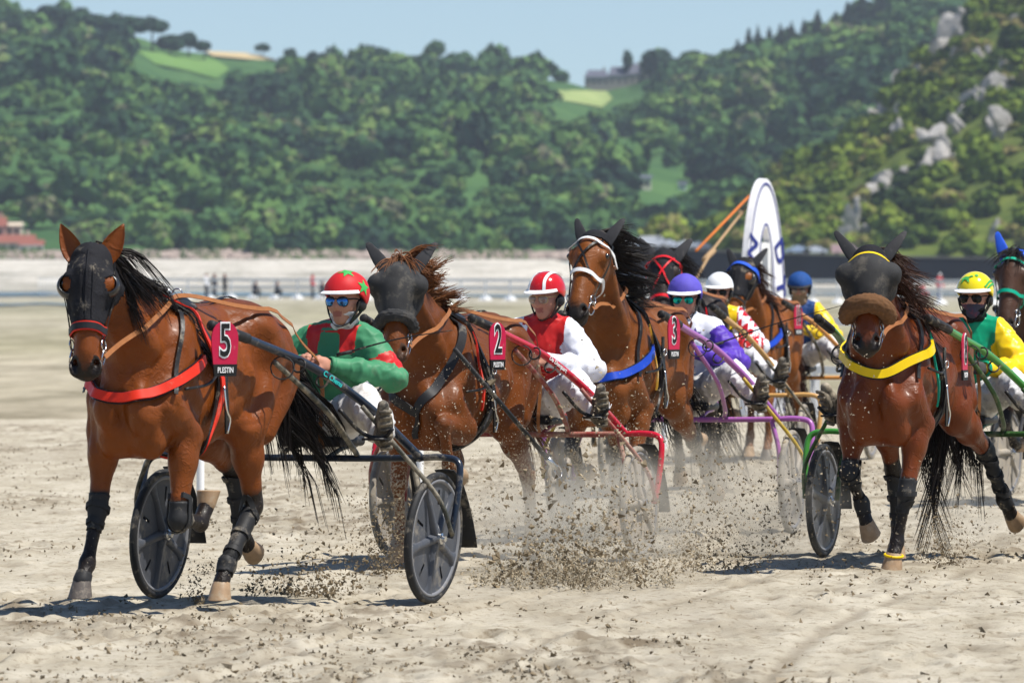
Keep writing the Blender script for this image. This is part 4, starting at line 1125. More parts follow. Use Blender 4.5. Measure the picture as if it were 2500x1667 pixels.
HOOFM = mat('hoof_horn', (.33, .22, .13), .45, var=.4, vscale=30, dirt=.35, dscale=18)
HOOFDARK = mat('dark_hoof_horn', (.10, .085, .075), .5, var=.4, vscale=30, dirt=.4, dscale=18)
PLATE_RED = mat('plate_red', (.46, .012, .055), .45, var=.12, vscale=40, dirt=.06, dscale=30)
PLATE_BLACK = mat('plate_black', (.012, .012, .012), .5)
PLATE_WHITE = mat('plate_white', (.78, .78, .78), .5)

def hoof(C, F, parent, m, toe_ring=None):
    p = unit(np.array(C) - np.array(F))
    cy, sy = math.cos(R(-38)), math.sin(R(-38))
    # pastern slopes 50 degrees; the sole is turned back level by the joint of the hoof
    d = unit(V(p[0] * math.cos(R(38)) + p[2] * math.sin(R(38)), p[1], -p[0] * math.sin(R(38)) + p[2] * math.cos(R(38))))
    lat = unit(V(0, 1, 0) - d * d[1]); e = np.cross(lat, d) * -1
    e = e if np.dot(e, np.cross(V(0, 1, 0), d)) * 1 > 0 else e
    e = np.cross(lat, d); e = -e if np.dot(e, p) < 0 else e
    C = np.array(C)
    mb = MB(); rings = []
    for h, rf, rb, w, sh, rr in ((-.014, .040, .036, .038, .0, 0), (.0, .050, .042, .047, .0, 0), (.03, .058, .044, .053, .010, 0), (.078, .070, .050, .062, .024, 0), (.082, .060, .040, .052, .024, 0)):
        r_ = []
        for q in np.linspace(0, 2 * math.pi, 14, endpoint=False):
            cx = math.cos(q); r_.append(C + d * h + e * (sh + (rf if cx > 0 else rb) * cx) + lat * w * math.sin(q))
        rings += r_
    fs = []
    for i in range(4):
        for j in range(14):
            fs.append((i * 14 + j, i * 14 + (j + 1) % 14, (i + 1) * 14 + (j + 1) % 14, (i + 1) * 14 + j))
    fs.append(tuple(range(13, -1, -1))); fs.append(tuple(56 + j for j in range(14)))
    mb.add(rings, fs)
    o = mb.build('hoof', m, parent)
    autosmooth(o, 50)
    if toe_ring is not None:
        mb = MB(); pts = []
        for q in np.linspace(0, 2 * math.pi, 15):
            cx = math.cos(q); pts.append(C + d * .006 + e * (.056 if cx > 0 else .05) * cx + lat * .053 * math.sin(q))
        mb.tube(pts, .008, 6, cap=False)
        mb.build('hoof_band', toe_ring, o)
    return o

def make_ear(parent, base, axis, face, L, w, m, cap=False):
    axis = unit(axis); face = unit(face - axis * np.dot(face, axis)); side = np.cross(axis, face)
    mb = MB(); vs = []; K = 12
    ts = [0, .12, .28, .45, .62, .78, .9, 1.0]
    prof = [.62, .86, 1.0, .96, .78, .52, .28, .06] if not cap else [.75, .8, .82, .78, .66, .5, .42, .2]
    for t, pr in zip(ts, prof):
        ww = w * pr; dd = w * (.75 if not cap else .6) * pr
        c = base + axis * L * t + face * (.012 * math.sin(t * 3.1)) - side * 0
        for j in range(K):
            a = 2 * math.pi * j / K; s = math.sin(a)
            y = -dd * (-s) if s < 0 else (-dd * .55 * s if not cap else dd * .25 * s)
            # back shell bulges away from the face direction, front is hollow
            vs.append(c + side * ww * math.cos(a) + face * y)
    fs = [(i * K + j, i * K + (j + 1) % K, (i + 1) * K + (j + 1) % K, (i + 1) * K + j) for i in range(len(ts) - 1) for j in range(K)]
    fs.append(tuple((len(ts) - 1) * K + j for j in range(K)))
    mb.add(vs, fs)
    return mb.build('ear' if not cap else 'ear_cover', m, parent)

def sculpt_horse(sp):
    """returns dict with the skin of one horse: one continuous surface"""
    hv = sp.get('voxel', .0140)
    S = SDF((-1.75, -.55, .02), (1.75, .62, 2.15), hv)
    Y = V(0, 1, 0)
    dz = sp.get('dz', 0.0); O = V(0, 0, dz)
    # trunk
    S.cone(V(.44, 0, 1.175) + O, V(.08, 0, 1.165) + O, .335, .348, k=.05, u=Y, sq=.71)
    S.cone(V(.08, 0, 1.165) + O, V(-.28, 0, 1.19) + O, .348, .305, k=.05, u=Y, sq=.80)
    S.cone(V(-.28, 0, 1.19) + O, V(-.60, 0, 1.30) + O, .308, .245, k=.06, u=Y, sq=.93)
    S.cone(V(.50, 0, 1.44) + O, V(.10, 0, 1.43) + O, .125, .105, k=.12, u=Y, sq=.6)      # withers
    S.cone(V(.10, 0, 1.43) + O, V(-.45, 0, 1.43) + O, .10, .12, k=.12, u=Y, sq=.9)
    for s in (-1, 1):
        S.cone(V(-.44, .10 * s, 1.36) + O, V(-.76, .085 * s, 1.27) + O, .215, .165, k=.08)      # croup
        S.ell(V(-.40, .17 * s, 1.40) + O, (.10, .07, .08), k=.08)                               # hip bone
        a1 = unit(V(.42, 0, -.9)); a2 = Y; a3 = np.cross(a1, a2)
        S.ell(V(.46, .148 * s, 1.22) + O, (.34, .100, .165), (a1, a2, a3), k=.04)                # shoulder blade
        S.ell(V(.675, .092 * s, 1.05) + O, (.130, .098, .165), k=.016)
        S.ell(V(.59, .165 * s, 1.09) + O, (.115, .082, .155), k=.018)
        S.ell(V(.40, .185 * s, 1.04) + O, (.150, .078, .135), (unit(V(.7, 0, -.7)), Y, unit(V(.7, 0, .7))), k=.020)                             # breast muscle
        S.ell(V(.63, .105 * s, .91) + O, (.100, .082, .12), k=.022)
    S.ell(V(.52, 0, .92) + O, (.18, .12, .13), k=.08)
    # neck
    P0 = np.array(sp['poll'], float)
    th, ps, ro = R(sp['pitch']), R(sp.get('yaw', 0)), R(sp.get('roll', 0))
    h = V(math.sin(th) * math.cos(ps), math.sin(th) * math.sin(ps), -math.cos(th))
    u = V(-math.sin(ps), math.cos(ps), 0); f = np.cross(h, u)
    u, f = u * math.cos(ro) + f * math.sin(ro), f * math.cos(ro) - u * math.sin(ro)
    N0 = V(.40, 0, 1.27) + O; NE = P0 - f * .075 + h * .075
    mid = (N0 + NE) / 2 + V(-.015, 0, .045)
    npts = spline([N0, mid, NE], 4)
    nr = np.interp(np.linspace(0, 1, len(npts)), [0, .25, .5, .75, 1], [.300, .240, .178, .144, .122])
    nsq = np.interp(np.linspace(0, 1, len(npts)), [0, .5, 1], [.62, .52, .58])
    for i in range(len(npts) - 1):
        uu = unit(Y * (1 - i / len(npts)) + u * (i / len(npts)))
        S.cone(npts[i], npts[i + 1], nr[i], nr[i + 1], k=.05, u=uu, sq=nsq[i])
    for s in (-1, 1):
        S.cone(V(.55, .13 * s, 1.22) + O, NE - f * .02 + u * .055 * s, .075, .045, k=.03)
    # head
    ka, kb, kc = 1.08, 1.16, 1.30
    H = lambda a, b, c: P0 + h * (a * ka) + f * (b * kb) + u * (c * kc)
    E3 = lambda r: (r[0] * ka, r[1] * kc, r[2] * kb)
    S.cone(H(.03, -.035, 0), H(.17, -.03, 0), .100, .116, k=.04, u=u, sq=.98)
    S.ell(H(.175, -.085, 0), E3((.135, .074, .105)), (h, u, f), k=.05)                           # cheek
    S.cone(H(.13, .035, 0), H(.48, .008, 0), .078, .058, k=.05, u=u, sq=.95)                     # face
    S.cone(H(.22, -.05, 0), H(.52, -.028, 0), .082, .060, k=.05, u=u, sq=.84)
    S.cone(H(.20, -.13, 0), H(.50, -.072, 0), .046, .038, k=.05, u=u, sq=1.0)                    # lower jaw
    for s in (-1, 1):
        S.ell(H(.155, .022, .074 * s), E3((.05, .030, .036)), (h, u, f), k=.03)                  # eye ridge
        S.cone(H(.24, -.03, .060 * s), H(.40, -.012, .044 * s), .016, .011, k=.03)               # facial crest
        S.ell(H(.552, .006, .040 * s), E3((.048, .026, .032)), (h, u, f), k=.018)                # nostril wing
    S.ell(H(.545, -.028, 0), E3((.066, .050, .050)), (h, u, f), k=.04)
    S.ell(H(.545, -.078, 0), E3((.045, .034, .030)), (h, u, f), k=.03)
    for s in (-1, 1):
        S.cone(H(.528, .034, .052 * s), H(.588, .022, .032 * s), .022, .018, k=.006, op='s')
        S.cone(H(.555, .036, .046 * s), H(.520, -.010, .036 * s), .018, .012, k=.006, op='s')
        S.cone(H(.52, -.062, .02 * s), H(.60, -.058, .05 * s), .006, .006, k=.012, op='s')
    # limbs
    bones = []
    for leg in ('LF', 'RF'):
        s = 1 if leg[0] == 'L' else -1
        E, K, Fk, C = [np.array(q, float) for q in sp['legs'][leg]]; E = E + O
        sh = V(.61, .155 * s, 1.08) + O
        S.cone(sh, E, .105, .098, k=.035)
        fa = unit(K - E); back = unit(np.cross(Y, fa)); back = back if back[0] < 0 or leg else back
        m1 = E + (K - E) * .35
        S.chain([E, m1, E + (K - E) * .8, K], [.110, .083, .051, .045], k=.03, u=Y, sq=.84)
        S.ell(E + (K - E) * .18 + V(.025, .012 * s, 0), (.078, .060, .14), (np.cross(Y, fa), Y, fa), k=.012)
        S.ell(E + (K - E) * .22 + V(-.035, -.012 * s, 0), (.055, .050, .13), (np.cross(Y, fa), Y, fa), k=.012)
        S.ell(K, (.050, .047, .062), (np.cross(Y, fa), Y, fa), k=.02)
        ca = unit(Fk - K); cb = np.cross(ca, Y)
        sg = -1 if np.dot(cb, V(1, 0, 0)) > 0 and ca[2] < 0 else 1
        S.chain([K, K + (Fk - K) * .5, Fk], [.040, .029, .034], k=.02)
        bk = np.cross(Y, ca)             # behind the cannon
        S.cone(K + bk * .024, Fk + bk * .022, .022, .022, k=.02)
        S.ell(Fk, (.043, .039, .045), k=.02); S.ell(Fk + bk * .03 + ca * .01, (.022, .026, .028), k=.02)
        S.chain([Fk, C], [.036, .043], k=.02)
        bones.append((leg, E, K, Fk, C))
    for leg in ('LH', 'RH'):
        s = 1 if leg[0] == 'L' else -1
        St, Hk, Fk, C = [np.array(q, float) for q in sp['legs'][leg]]; St = St + O
        hip = V(-.60, .125 * s, 1.29) + O; but = V(-.80, .115 * s, 1.20) + O
        S.cone(hip, St, .20, .135, k=.06, u=Y, sq=.78)
        S.ell(St, (.11, .085, .12), k=.05)
        g = unit(Hk - St); gb = np.cross(Y, g)
        if gb[0] > 0: gb = -gb
        S.chain([but, but * .35 + (St + Hk) / 2 * .65 + gb * .05], [.15, .085], k=.07, u=Y, sq=.85)
        S.chain([St, St + (Hk - St) * .4, St + (Hk - St) * .8, Hk], [.122, .098, .055, .050], k=.04, u=Y, sq=.78)
        pt = Hk + gb * .045 - g * .03
        S.cone(St + (Hk - St) * .45 + gb * .05, pt, .028, .022, k=.03); S.ell(pt, (.028, .026, .034), k=.025)
        S.ell(Hk, (.058, .046, .066), (gb, Y, g), k=.025)
        ca = unit(Fk - Hk); bk = np.cross(Y, ca)
        S.chain([Hk, Hk + (Fk - Hk) * .5, Fk], [.046, .033, .036], k=.02)
        S.cone(Hk + bk * .024, Fk + bk * .024, .024, .022, k=.02)
        S.ell(Fk, (.045, .040, .047), k=.02); S.ell(Fk + bk * .032 + ca * .01, (.022, .026, .028), k=.02)
        S.chain([Fk, C], [.037, .044], k=.02)
        bones.append((leg, St, Hk, Fk, C))
    # tail dock
    S.cone(V(-.80, 0, 1.40) + O, V(-.93, 0, 1.36) + O, .06, .04, k=.05)
    # grooves: jugular, breast line, flank hollow
    S.cone(V(.78, 0, .86) + O, V(.83, 0, 1.14) + O, .024, .026, k=.05, op='s')
    for s in (-1, 1):
        S.cone(V(.50, .245 * s, 1.12) + O, V(.36, .275 * s, .98) + O, .012, .012, k=.10, op='s')
        S.ell(V(-.30, .30 * s, 1.33) + O, (.09, .06, .10), k=.08, op='s')
        S.cone(V(-.22, .27 * s, 1.02) + O, V(-.34, .28 * s, 1.22) + O, .012, .012, k=.13, op='s')
        S.cone(V(-.62, .27 * s, 1.18) + O, V(-.50, .27 * s, .95) + O, .010, .010, k=.12, op='s')
        S.cone(V(.60, .22 * s, 1.32) + O, V(.73, .18 * s, 1.14) + O, .012, .012, k=.12, op='s')
    v, fc = S.mesh()
    v = relax(v, fc, 1, .5)
    n = vnormals(v, fc)
    bodyw = smooth01(v[:, 2], .75, .95) * (1 - smooth01(v[:, 0], .85, 1.0))
    rel = snoise(v * V(1, 1, .8), 77, 1.7, 2)
    rid = np.clip(1 - np.abs(snoise(v * V(1, 1, .7), 78, 2.6, 2)) * 1.9, 0, 1) ** 2
    v = v + n * ((.011 * rel - .009 * rid) * bodyw)[:, None]
    n = vnormals(v, fc)
    dark = np.zeros(len(v)); lim = sp.get('dark_legs', 1.0)
    kneeboost = sp.get('dark_up', .10)
    for leg, a, b, c, d in bones:
        ds, t = segdist(v, b, c); dark = np.maximum(dark, lim * smooth01(-ds, -.12, -.075))
        ds, t = segdist(v, c, d); dark = np.maximum(dark, lim * smooth01(-ds, -.10, -.075))
        ds, t = segdist(v, a, b); dark = np.maximum(dark, lim * smooth01(t, .72 - kneeboost, 1.0) * (ds < .13))
    ha = (v - P0) @ h / ka; hb = (v - P0) @ f / kb; hc = (v - P0) @ u / kc
    inhead = (ha > -.12) & (ha < .66) & (np.abs(hc) < .16) & (hb > -.22) & (hb < .15)
    dark = np.maximum(dark, inhead * smooth01(ha, .44, .60) * sp.get('dark_muzzle', .72))
    top = smooth01(v[:, 2] - O[2], 1.30, 1.58) * (v[:, 0] < .95) + .5 * smooth01(v[:, 0], .75, .95) * (v[:, 2] > 1.35) * ~inhead
    dark = np.maximum(dark, sp.get('topline', .34) * np.clip(top, 0, 1))
    for s in (-1, 1):
        dn_, _ = segdist(v, H(.528, .032, .050 * s), H(.588, .020, .032 * s)); dark = np.maximum(dark, 1.2 * smooth01(-dn_, -.034, -.022))  # blackens the nostril hollows: their inner shade painted into the coat colour
    sand = smooth01(-v[:, 2], -1.05, -.35) * sp.get('sand', .6)
    return dict(v=v, f=fc, n=n, P0=P0, h=h, u=u, fw=f, H=H, bones=bones, dark=dark, sand=sand, ha=ha, hb=hb, hc=hc, inhead=inhead, neck=npts, nr=nr, O=O)

def build_horse(sp):
    root = empty('horse', (sp['x'], sp['y'], 0), sp['rz'], sp['label'], 'horse', 'trotters racing towards the camera')
    D = sculpt_horse(sp)
    v, f, n, H, O = D['v'], D['f'], D['n'], D['H'], D['O']
    me = mesh_np('body', v, f, [sp['hide']], True)
    for nm in ('dark', 'sand'):
        at = me.attributes.new(nm, 'FLOAT', 'POINT'); at.data.foreach_set('value', D[nm].astype(np.float32))
    link('body', me, root)
    tri = [tuple(q) for q in f]
    bvh = BVHTree.FromPolygons([tuple(q) for q in v], tri)
    P0, h, u, fw = D['P0'], D['h'], D['u'], D['fw']
    leg_v = np.zeros(len(v), bool)
    for leg, a, b, c, d in D['bones']:
        d1, t1 = segdist(v, a, b); d2, t2 = segdist(v, b, c); d3, t3 = segdist(v, c, d)
        leg_v |= ((d1 < .15) & (t1 > .22)) | (d2 < .14) | (d3 < .12)
    tb = BVHTree.FromPolygons([tuple(q) for q in v], [tuple(q) for q in f[~leg_v[f].any(1)]])
    ha, hb, hc, inhead = D['ha'], D['hb'], D['hc'], D['inhead']
    # hooves
    for leg, a, b, c, d in D['bones']:
        hoof(d, c, root, sp.get('hoofm', {}).get(leg, HOOFM), sp.get('hoofband', {}).get(leg))
    # ears and eyes
    em = sp.get('ear_mat'); er = sp.get('ear', (.16, .042))
    for s in (-1, 1):
        es = sp.get('ear_spread', .45)
        ax = unit(-h * .9 + u * s * es + fw * sp.get('ear_fwd', .10))
        make_ear(root, H(.035, -.03, .050 * s), ax, unit(fw + u * s * .25), er[0] + (.07 if em else .035), er[1] * 1.12, em or sp['hide'], cap=bool(em))
        loc, nor, _, _ = bvh.find_nearest(Vector(H(.165, .035, .16 * s)))
        mb = MB(); c = np.array(loc) - np.array(nor) * .012
        mb.lathe([(.0001, -.022), (.012, -.018), (.02, -.008), (.022, .0), (.02, .008), (.012, .018), (.0001, .022)], c, unit(nor), 12)
        mb.build('eye', EYE, root)
        if not sp.get('hood'):
            pts = [c + .024 * (math.cos(q) * h + math.sin(q) * unit(np.cross(nor, h))) + np.array(nor) * .014 for q in np.linspace(0, 2 * math.pi, 13)]
            mb = MB(); mb.tube(pts, .006, 5, cap=False); mb.build('eyelid', EYELID, root)
    # mane, forelock, tail
    r = np.random.default_rng(sp.get('seed', 1))
    N = int(sp.get('hair', 420) * 1.7); M = 8
    P = D['neck']
    wc = [V(.42, 0, 1.56) + O] + [np.array(bvh.find_nearest(Vector(p + crest_dir(P, i) * .4))[0]) for i, p in enumerate(P) if i >= 2] + [H(-.05, -.05, 0)]
    cs = np.array(spline(wc, 14)); s_ = np.linspace(0, 1, M)
    fl = np.array(sp.get('mane_flow', (-.55, .45, -.5)), float)
    def tresses(n_str, n_lock, roots, L, flow, lift, spread, stray, wav):
        """strands gathered in wavy locks"""
        rk = np.sort(r.random(n_lock)); gp = roots(rk)
        gl = L * (.65 + .6 * r.random(n_lock)); gs = r.normal(size=(n_lock, 3)) * spread; ph = r.random((n_lock, 3)) * 6.28; wf = 3 + 4 * r.random((n_lock, 3))
        q = np.linspace(0, 1, M)[None, :, None]
        def path(p0, ln, sp2, ph2, wf2):
            d = lift[None, None] * (q * (1 - .72 * q)) + flow[None, None] * (.30 * q + .72 * q * q) + sp2[:, None] * q ** 1.5 + np.sin(ph2[:, None] + wf2[:, None] * q) * wav * q ** .8
            return p0[:, None] + d * ln[:, None, None]
        G = path(gp, gl, gs, ph, wf)
        k = np.minimum((r.random(n_str) * n_lock).astype(int), n_lock - 1)
        own = r.normal(size=(n_str, 1, 3)) * stray
        tip = r.normal(size=(n_str, 1, 3)) * stray * 1.6
        lf = (.75 + .45 * r.random(n_str))[:, None, None]
        S_ = G[k]; S_ = S_[:, :1] + (S_ - S_[:, :1]) * lf
        return S_ + own * (1 - q * .55) + tip * q * q
    if sp.get('mane', True):
        ci = lambda t: cs[np.clip((t * (len(cs) - 1)).astype(int), 0, len(cs) - 1)] - V(0, 0, .012)
        Pm = tresses(N, 46, ci, sp.get('mane_len', .30), fl, V(-.10, .16, sp.get('mane_lift', .34)), np.array(sp.get('mane_spread', (.17, .10, .15))), .0085, .085)
        hair_mesh('mane', Pm, .0060, .0009, sp['hairm'], root)
    if sp.get('forelock'):
        n2 = 130; rp = H(-.005, .035, 0)[None] + r.normal(size=(n2, 3)) * .022
        Pf = np.zeros((n2, M, 3)); L2 = .12 * (.6 + .8 * r.random(n2)); side = r.normal(size=n2) * .5 + sp.get('forelock_side', 0)
        for k, q in enumerate(s_):
            Pf[:, k] = rp + (fw[None] * (.50 * q) + h[None] * (1.0 * q * q - .10 * q) + u[None] * (side * q)[:, None]) * L2[:, None]
        hair_mesh('forelock', Pf, .005, .0015, sp['hairm'], root)
    if sp.get('tail', True):
        nt = int(sp.get('tail_n', 420) * 1.45); tf = np.array(sp.get('tail_flow', (-.35, .15, -1.0)), float); TL = sp.get('tail_len', .95)
        base = V(-.90, 0, 1.37) + O
        ti = lambda t: base[None] + np.outer(t, V(-.07, 0, -.16)) + r.normal(size=(len(t), 3)) * V(.02, .028, .02)
        Pt = tresses(nt, 46, ti, TL, tf, V(-.26, 0, .10), np.array(sp.get('tail_spread', (.16, .11, .20))), .0085, .10)
        hair_mesh('tail', Pt, .0072, .0010, sp.get('tailm', sp['hairm']), root)
    # ---------------- head gear
    hood = sp.get('hood'); kc_ = 1.30
    if hood == 'full':
        eye = [np.linalg.norm(np.stack([ha - .165, (hc - .085 * s) * 1.0, (hb - .02)], 1) * V(1, .8, .8), axis=1) for s in (-1, 1)]
        hole = (eye[0] < .036) | (eye[1] < .036)
        mask = inhead & (ha > -.045) & (ha < .355 + .03 * np.cos(hc * 30)) & (hb > -.16 + .12 * smooth01(ha, .25, .36)) & ~hole & ~((ha < .02) & (hb < -.07))
        o_ = .007 + .003 * snoise(v, 9, 9, 2) + .008 * np.clip(1 - np.abs(snoise(v * V(.5, .6, 1.2), 19, 4, 2)) * 2, 0, 1) ** 3
        hd = shell('hood', v, f, n, mask, o_, HOODCLOTH, root)
        strap('seam', [H(-.02, .09, 0), H(.1, .11, 0), H(.22, .1, 0), H(.35, .08, 0)], .008, HOODCLOTH, hd, bvh, .013, .004)
        for s in (-1, 1):
            for k in (-.022, .022):
                strap('seam', [H(.10, .10, k), H(.2, .1, k + .002 * s), H(.34, .08, k)], .005, HOODCLOTH, hd, bvh, .011, .003) if s > 0 else None
        for s in (-1, 1):   # stiff blinker cups
            c = H(.165, .012, .070 * s); mb = MB(); K = 15; rows = 8
            for i in range(rows):
                po = R(52) + R(110) * i / (rows - 1)
                for j in range(K):
                    az = R(-100) + R(200) * j / (K - 1)
                    d = fw * math.cos(po) + (u * s * math.cos(az) + h * math.sin(az)) * math.sin(po)
                    mb.v.append(tuple(c + d * V(1, 1, 1) * .060 + u * s * .004))
            for i in range(rows - 1):
                for j in range(K - 1):
                    mb.f.append((i * K + j, i * K + j + 1, (i + 1) * K + j + 1, (i + 1) * K + j)); mb.m.append(0)
            o = mb.build('blinker_cup', CUPM, root)
            md = o.modifiers.new('thick', 'SOLIDIFY'); md.thickness = .006
    elif hood == 'mask':
        lo_a, hi_a = sp.get('mask_range', (.0, .37))
        mask = inhead & (ha > lo_a) & (ha < hi_a) & (hb > -.075)
        q = np.clip((ha - lo_a) / (hi_a - lo_a), 0, 1); wv = np.sin(math.pi * (.10 + .80 * q)) ** .8
        side = hc * kc_ * sp.get('mask_wide', .15) * wv
        eyeb = np.exp(-((ha - .17) / .055) ** 2) * smooth01(np.abs(hc), .03, .085) * smooth01(hb, -.05, .02)
        v2 = v + u[None] * side[:, None] + fw[None] * (.040 * wv * smooth01(hb, -.07, .03))[:, None] + n * (.012 + .012 * eyeb + .004 * snoise(v, 4, 7, 2))[:, None]
        shell('face_mask', v2, f, n, mask, 0.0, sp.get('mask_mat', MASKM), root, .014)
        if sp.get('mask_top', True):
            mask = inhead & (ha > -.055) & (ha <= lo_a + .02) & (hb > -.06)
            shell('hood_crown', v, f, n, mask, .008, HOODCLOTH, root)
    elif hood == 'cap':
        lo, hi = sp.get('cap_range', (-.06, .13))
        mask = inhead & (ha > lo) & (ha < hi) & (hb > -.10)
        if sp.get('eyeholes'):
            for s in (-1, 1):
                mask &= np.linalg.norm(np.stack([ha - .165, hc - .085 * s, hb - .02], 1), axis=1) > .05
        shell('hood', v, f, n, mask, .008 + .003 * snoise(v, 9, 9, 2), sp.get('hood_mat', HOODCLOTH), root)
    def loop(a, tilt=0, wd=.02, m=LEATHER, name='noseband', r=.16, off=.012, parent=None, th=.005, full=True):
        pts = []
        for q in np.linspace(-math.pi, math.pi, 25):
            b, c = math.cos(q) * r - .04, math.sin(q) * r
            pts.append(H(a + tilt * math.cos(q), b, c))
        return strap(name, pts, wd, m, parent or root, bvh, off, th, 2)
    for a, tilt, wd, m, nm, off in sp.get('loops', []):
        loop(a, tilt, wd, m, nm, off=off)
    if sp.get('roll_band'):
        a, rad, m = sp['roll_band']
        pts = []; rr = []
        for q in np.linspace(-1.75, 1.75, 17):
            loc, nor, _, _ = bvh.find_nearest(Vector(H(a + .02 * (1 - math.cos(q)), math.cos(q) * .14 - .04, math.sin(q) * .14)))
            pts.append(np.array(loc) + np.array(nor) * (rad * .8)); rr.append(rad * (1 - .55 * (abs(q) / 1.75) ** 5))
        mb = MB(); mb.tube(pts, rr, 14)
        o = mb.build('sheepskin_noseband', m, root)
        sd = o.modifiers.new('s', 'SUBSURF'); sd.levels = 2; sd.render_levels = 2
        tx = bpy.data.textures.new('wool', 'CLOUDS'); tx.noise_scale = .012
        dm = o.modifiers.new('d', 'DISPLACE'); dm.texture = tx; dm.strength = .022; dm.mid_level = .5
    # cheek straps, bit rings
    bs = sp.get('bridle_mat', LEATHER)
    for s in (-1, 1):
        strap('cheek_strap', [H(.02, -.04, .13 * s), H(.16, -.03, .14 * s), H(.32, -.03, .13 * s), H(.47, -.035, .11 * s)], .016, bs, root, bvh, .014, .004)
        loc, nor, _, _ = bvh.find_nearest(Vector(H(.475, -.045, .15 * s)))
        bc = np.array(loc) + np.array(nor) * .016
        ring('bit_ring', bc, unit(u + h * .2), .042, .0045, STEEL, root)
        ring('bit_ring', bc - h * .06 + fw * .01, unit(u + fw * .3), .028, .004, STEEL, root)
        D['bit%d' % s] = bc
    if sp.get('cross_bridle'):
        m = sp['cross_bridle']
        for s in (-1, 1):
            strap('face_strap', [H(.06, .05, .07 * s), H(.13, .1, .035 * s), H(.20, .1, .0), H(.27, .1, -.03 * s), H(.33, .06, -.06 * s)], .014, m, root, bvh, .015, .004)
    # ---------------- harness
    bc = sp['breast_mat']
    if sp.get('breast') == 'yoke':
        for s in (-1, 1):
            strap('breast_strap', [V(.30, .12 * s, 1.62) + O, V(.52, .22 * s, 1.40) + O, V(.74, .14 * s, 1.15) + O, V(.82, .0, 1.0) + O], .055, bc, root, tb, .012, .008, sm=12)
        strap('breast_strap', [V(.84, 0, 1.02) + O, V(.82, 0, .95) + O, V(.74, 0, .85) + O], .035, bc, root, tb, .012, .008)
    else:
        z0 = sp.get('breast_z', 1.16)
        pts = [V(.32, -.40, z0 + .14) + O, V(.58, -.36, z0 + .05) + O, V(.86, -.20, z0 - .02) + O, V(.98, 0, z0 - .045) + O, V(.86, .20, z0 - .02) + O, V(.58, .36, z0 + .05) + O, V(.32, .40, z0 + .14) + O]
        strap('breast_collar', pts, sp.get('breast_w', .048), bc, root, tb, .022, .014, 8, sm=40)
        strap('breast_collar_lining', pts, sp.get('breast_w', .048) + .016, LEATHER, root, tb, .014, .006, 8, sm=40)
        for s in (-1, 1):
            strap('neck_strap', [V(.30, .05 * s, 1.66) + O, V(.42, .16 * s, 1.50) + O, V(.62, .26 * s, 1.28) + O, V(.68, .28 * s, z0 - .04) + O], .022, LEATHER, root, tb, .018, .005)
    gx = sp.get('girth_x', .22)
    for k, (dx, w, m) in enumerate(((0, .085, LEATHER), (.012, .03, sp.get('girth_mat', LEATHER)))):
        pts = []
        for q in np.linspace(-math.pi * .5, math.pi * 1.5, 33):
            pts.append(V(gx + dx + .05 * math.sin(q), .6 * math.cos(q), 1.15 + .6 * math.sin(q)) + O)
        strap('girth', pts, w, m, root, tb, .012 + .012 * k, .01, 2, sm=8)
    sm = MB()
    for s in (-1, 1):
        q = np.array(tb.find_nearest(Vector(V(gx, .16 * s, 1.75) + O))[0])
        sm.box(q + V(0, .01 * s, .015), (.16, .11, .035), rot=np.array(Matrix.Rotation(R(-35 * s), 3, 'X')))
    sdl = sm.build('saddle_pad', LEATHER, root); bv = sdl.modifiers.new('b', 'BEVEL'); bv.width = .012; bv.segments = 2
    for s in (-1, 1):
        tp = np.array(tb.find_nearest(Vector(V(gx, .10 * s, 1.8) + O))[0]) + V(0, 0, .055)
        ring('terret', tp, V(1, .2, 0), .026, .004, STEEL, root)
        D['ter%d' % s] = tp
    strap('crupper', [V(gx, 0, 1.62) + O, V(-.2, 0, 1.62) + O, V(-.6, 0, 1.62) + O, V(-.85, 0, 1.45) + O], .022, LEATHER, root, tb, .008, .005)
    hm = sp.get('hame_mat')
    for s in (-1, 1):   # loose buckles, hooks and lines by the girth
        a = np.array(tb.find_nearest(Vector(V(gx + .02, .5 * s, 1.30) + O))[0]) + V(0, .03 * s, 0)
        strap('tug_strap', [a + V(0, 0, .12), a, a + V(-.02, .01 * s, -.16), a + V(-.05, .0, -.34)], .032, LEATHER, root, None, th=.008, up=V(.2, s, .1))
        mb = MB(); mb.tube(spline([a + V(.02, .02 * s, -.1), a + V(.01, .03 * s, -.22), a + V(-.03, .03 * s, -.27), a + V(-.02, .02 * s, -.34)], 5), .006, 6)
        mb.build('trace_hook', STEEL, root)
        ring('buckle', a + V(.0, .018 * s, .02), V(.2, s, 0), .022, .004, STEEL, root)
        mb = MB(); c0 = np.array(tb.find_nearest(Vector(V(.62, .40 * s, sp.get('breast_z', 1.16) + .03) + O))[0]) + V(0, .03 * s, 0)
        mb.tube(spline([c0, (c0 + a) / 2 + V(0, .03 * s, -.03), a], 6), .008, 6); mb.build('trace', LEATHER, root)
        if hm is not None:
            strap('saddle_edge', [V(gx + .09, .1 * s, 1.64) + O, V(gx + .10, .26 * s, 1.45) + O, V(gx + .09, .33 * s, 1.2) + O, V(gx + .07, .33 * s, 1.0) + O], .020, hm, root, tb, .02, .012)
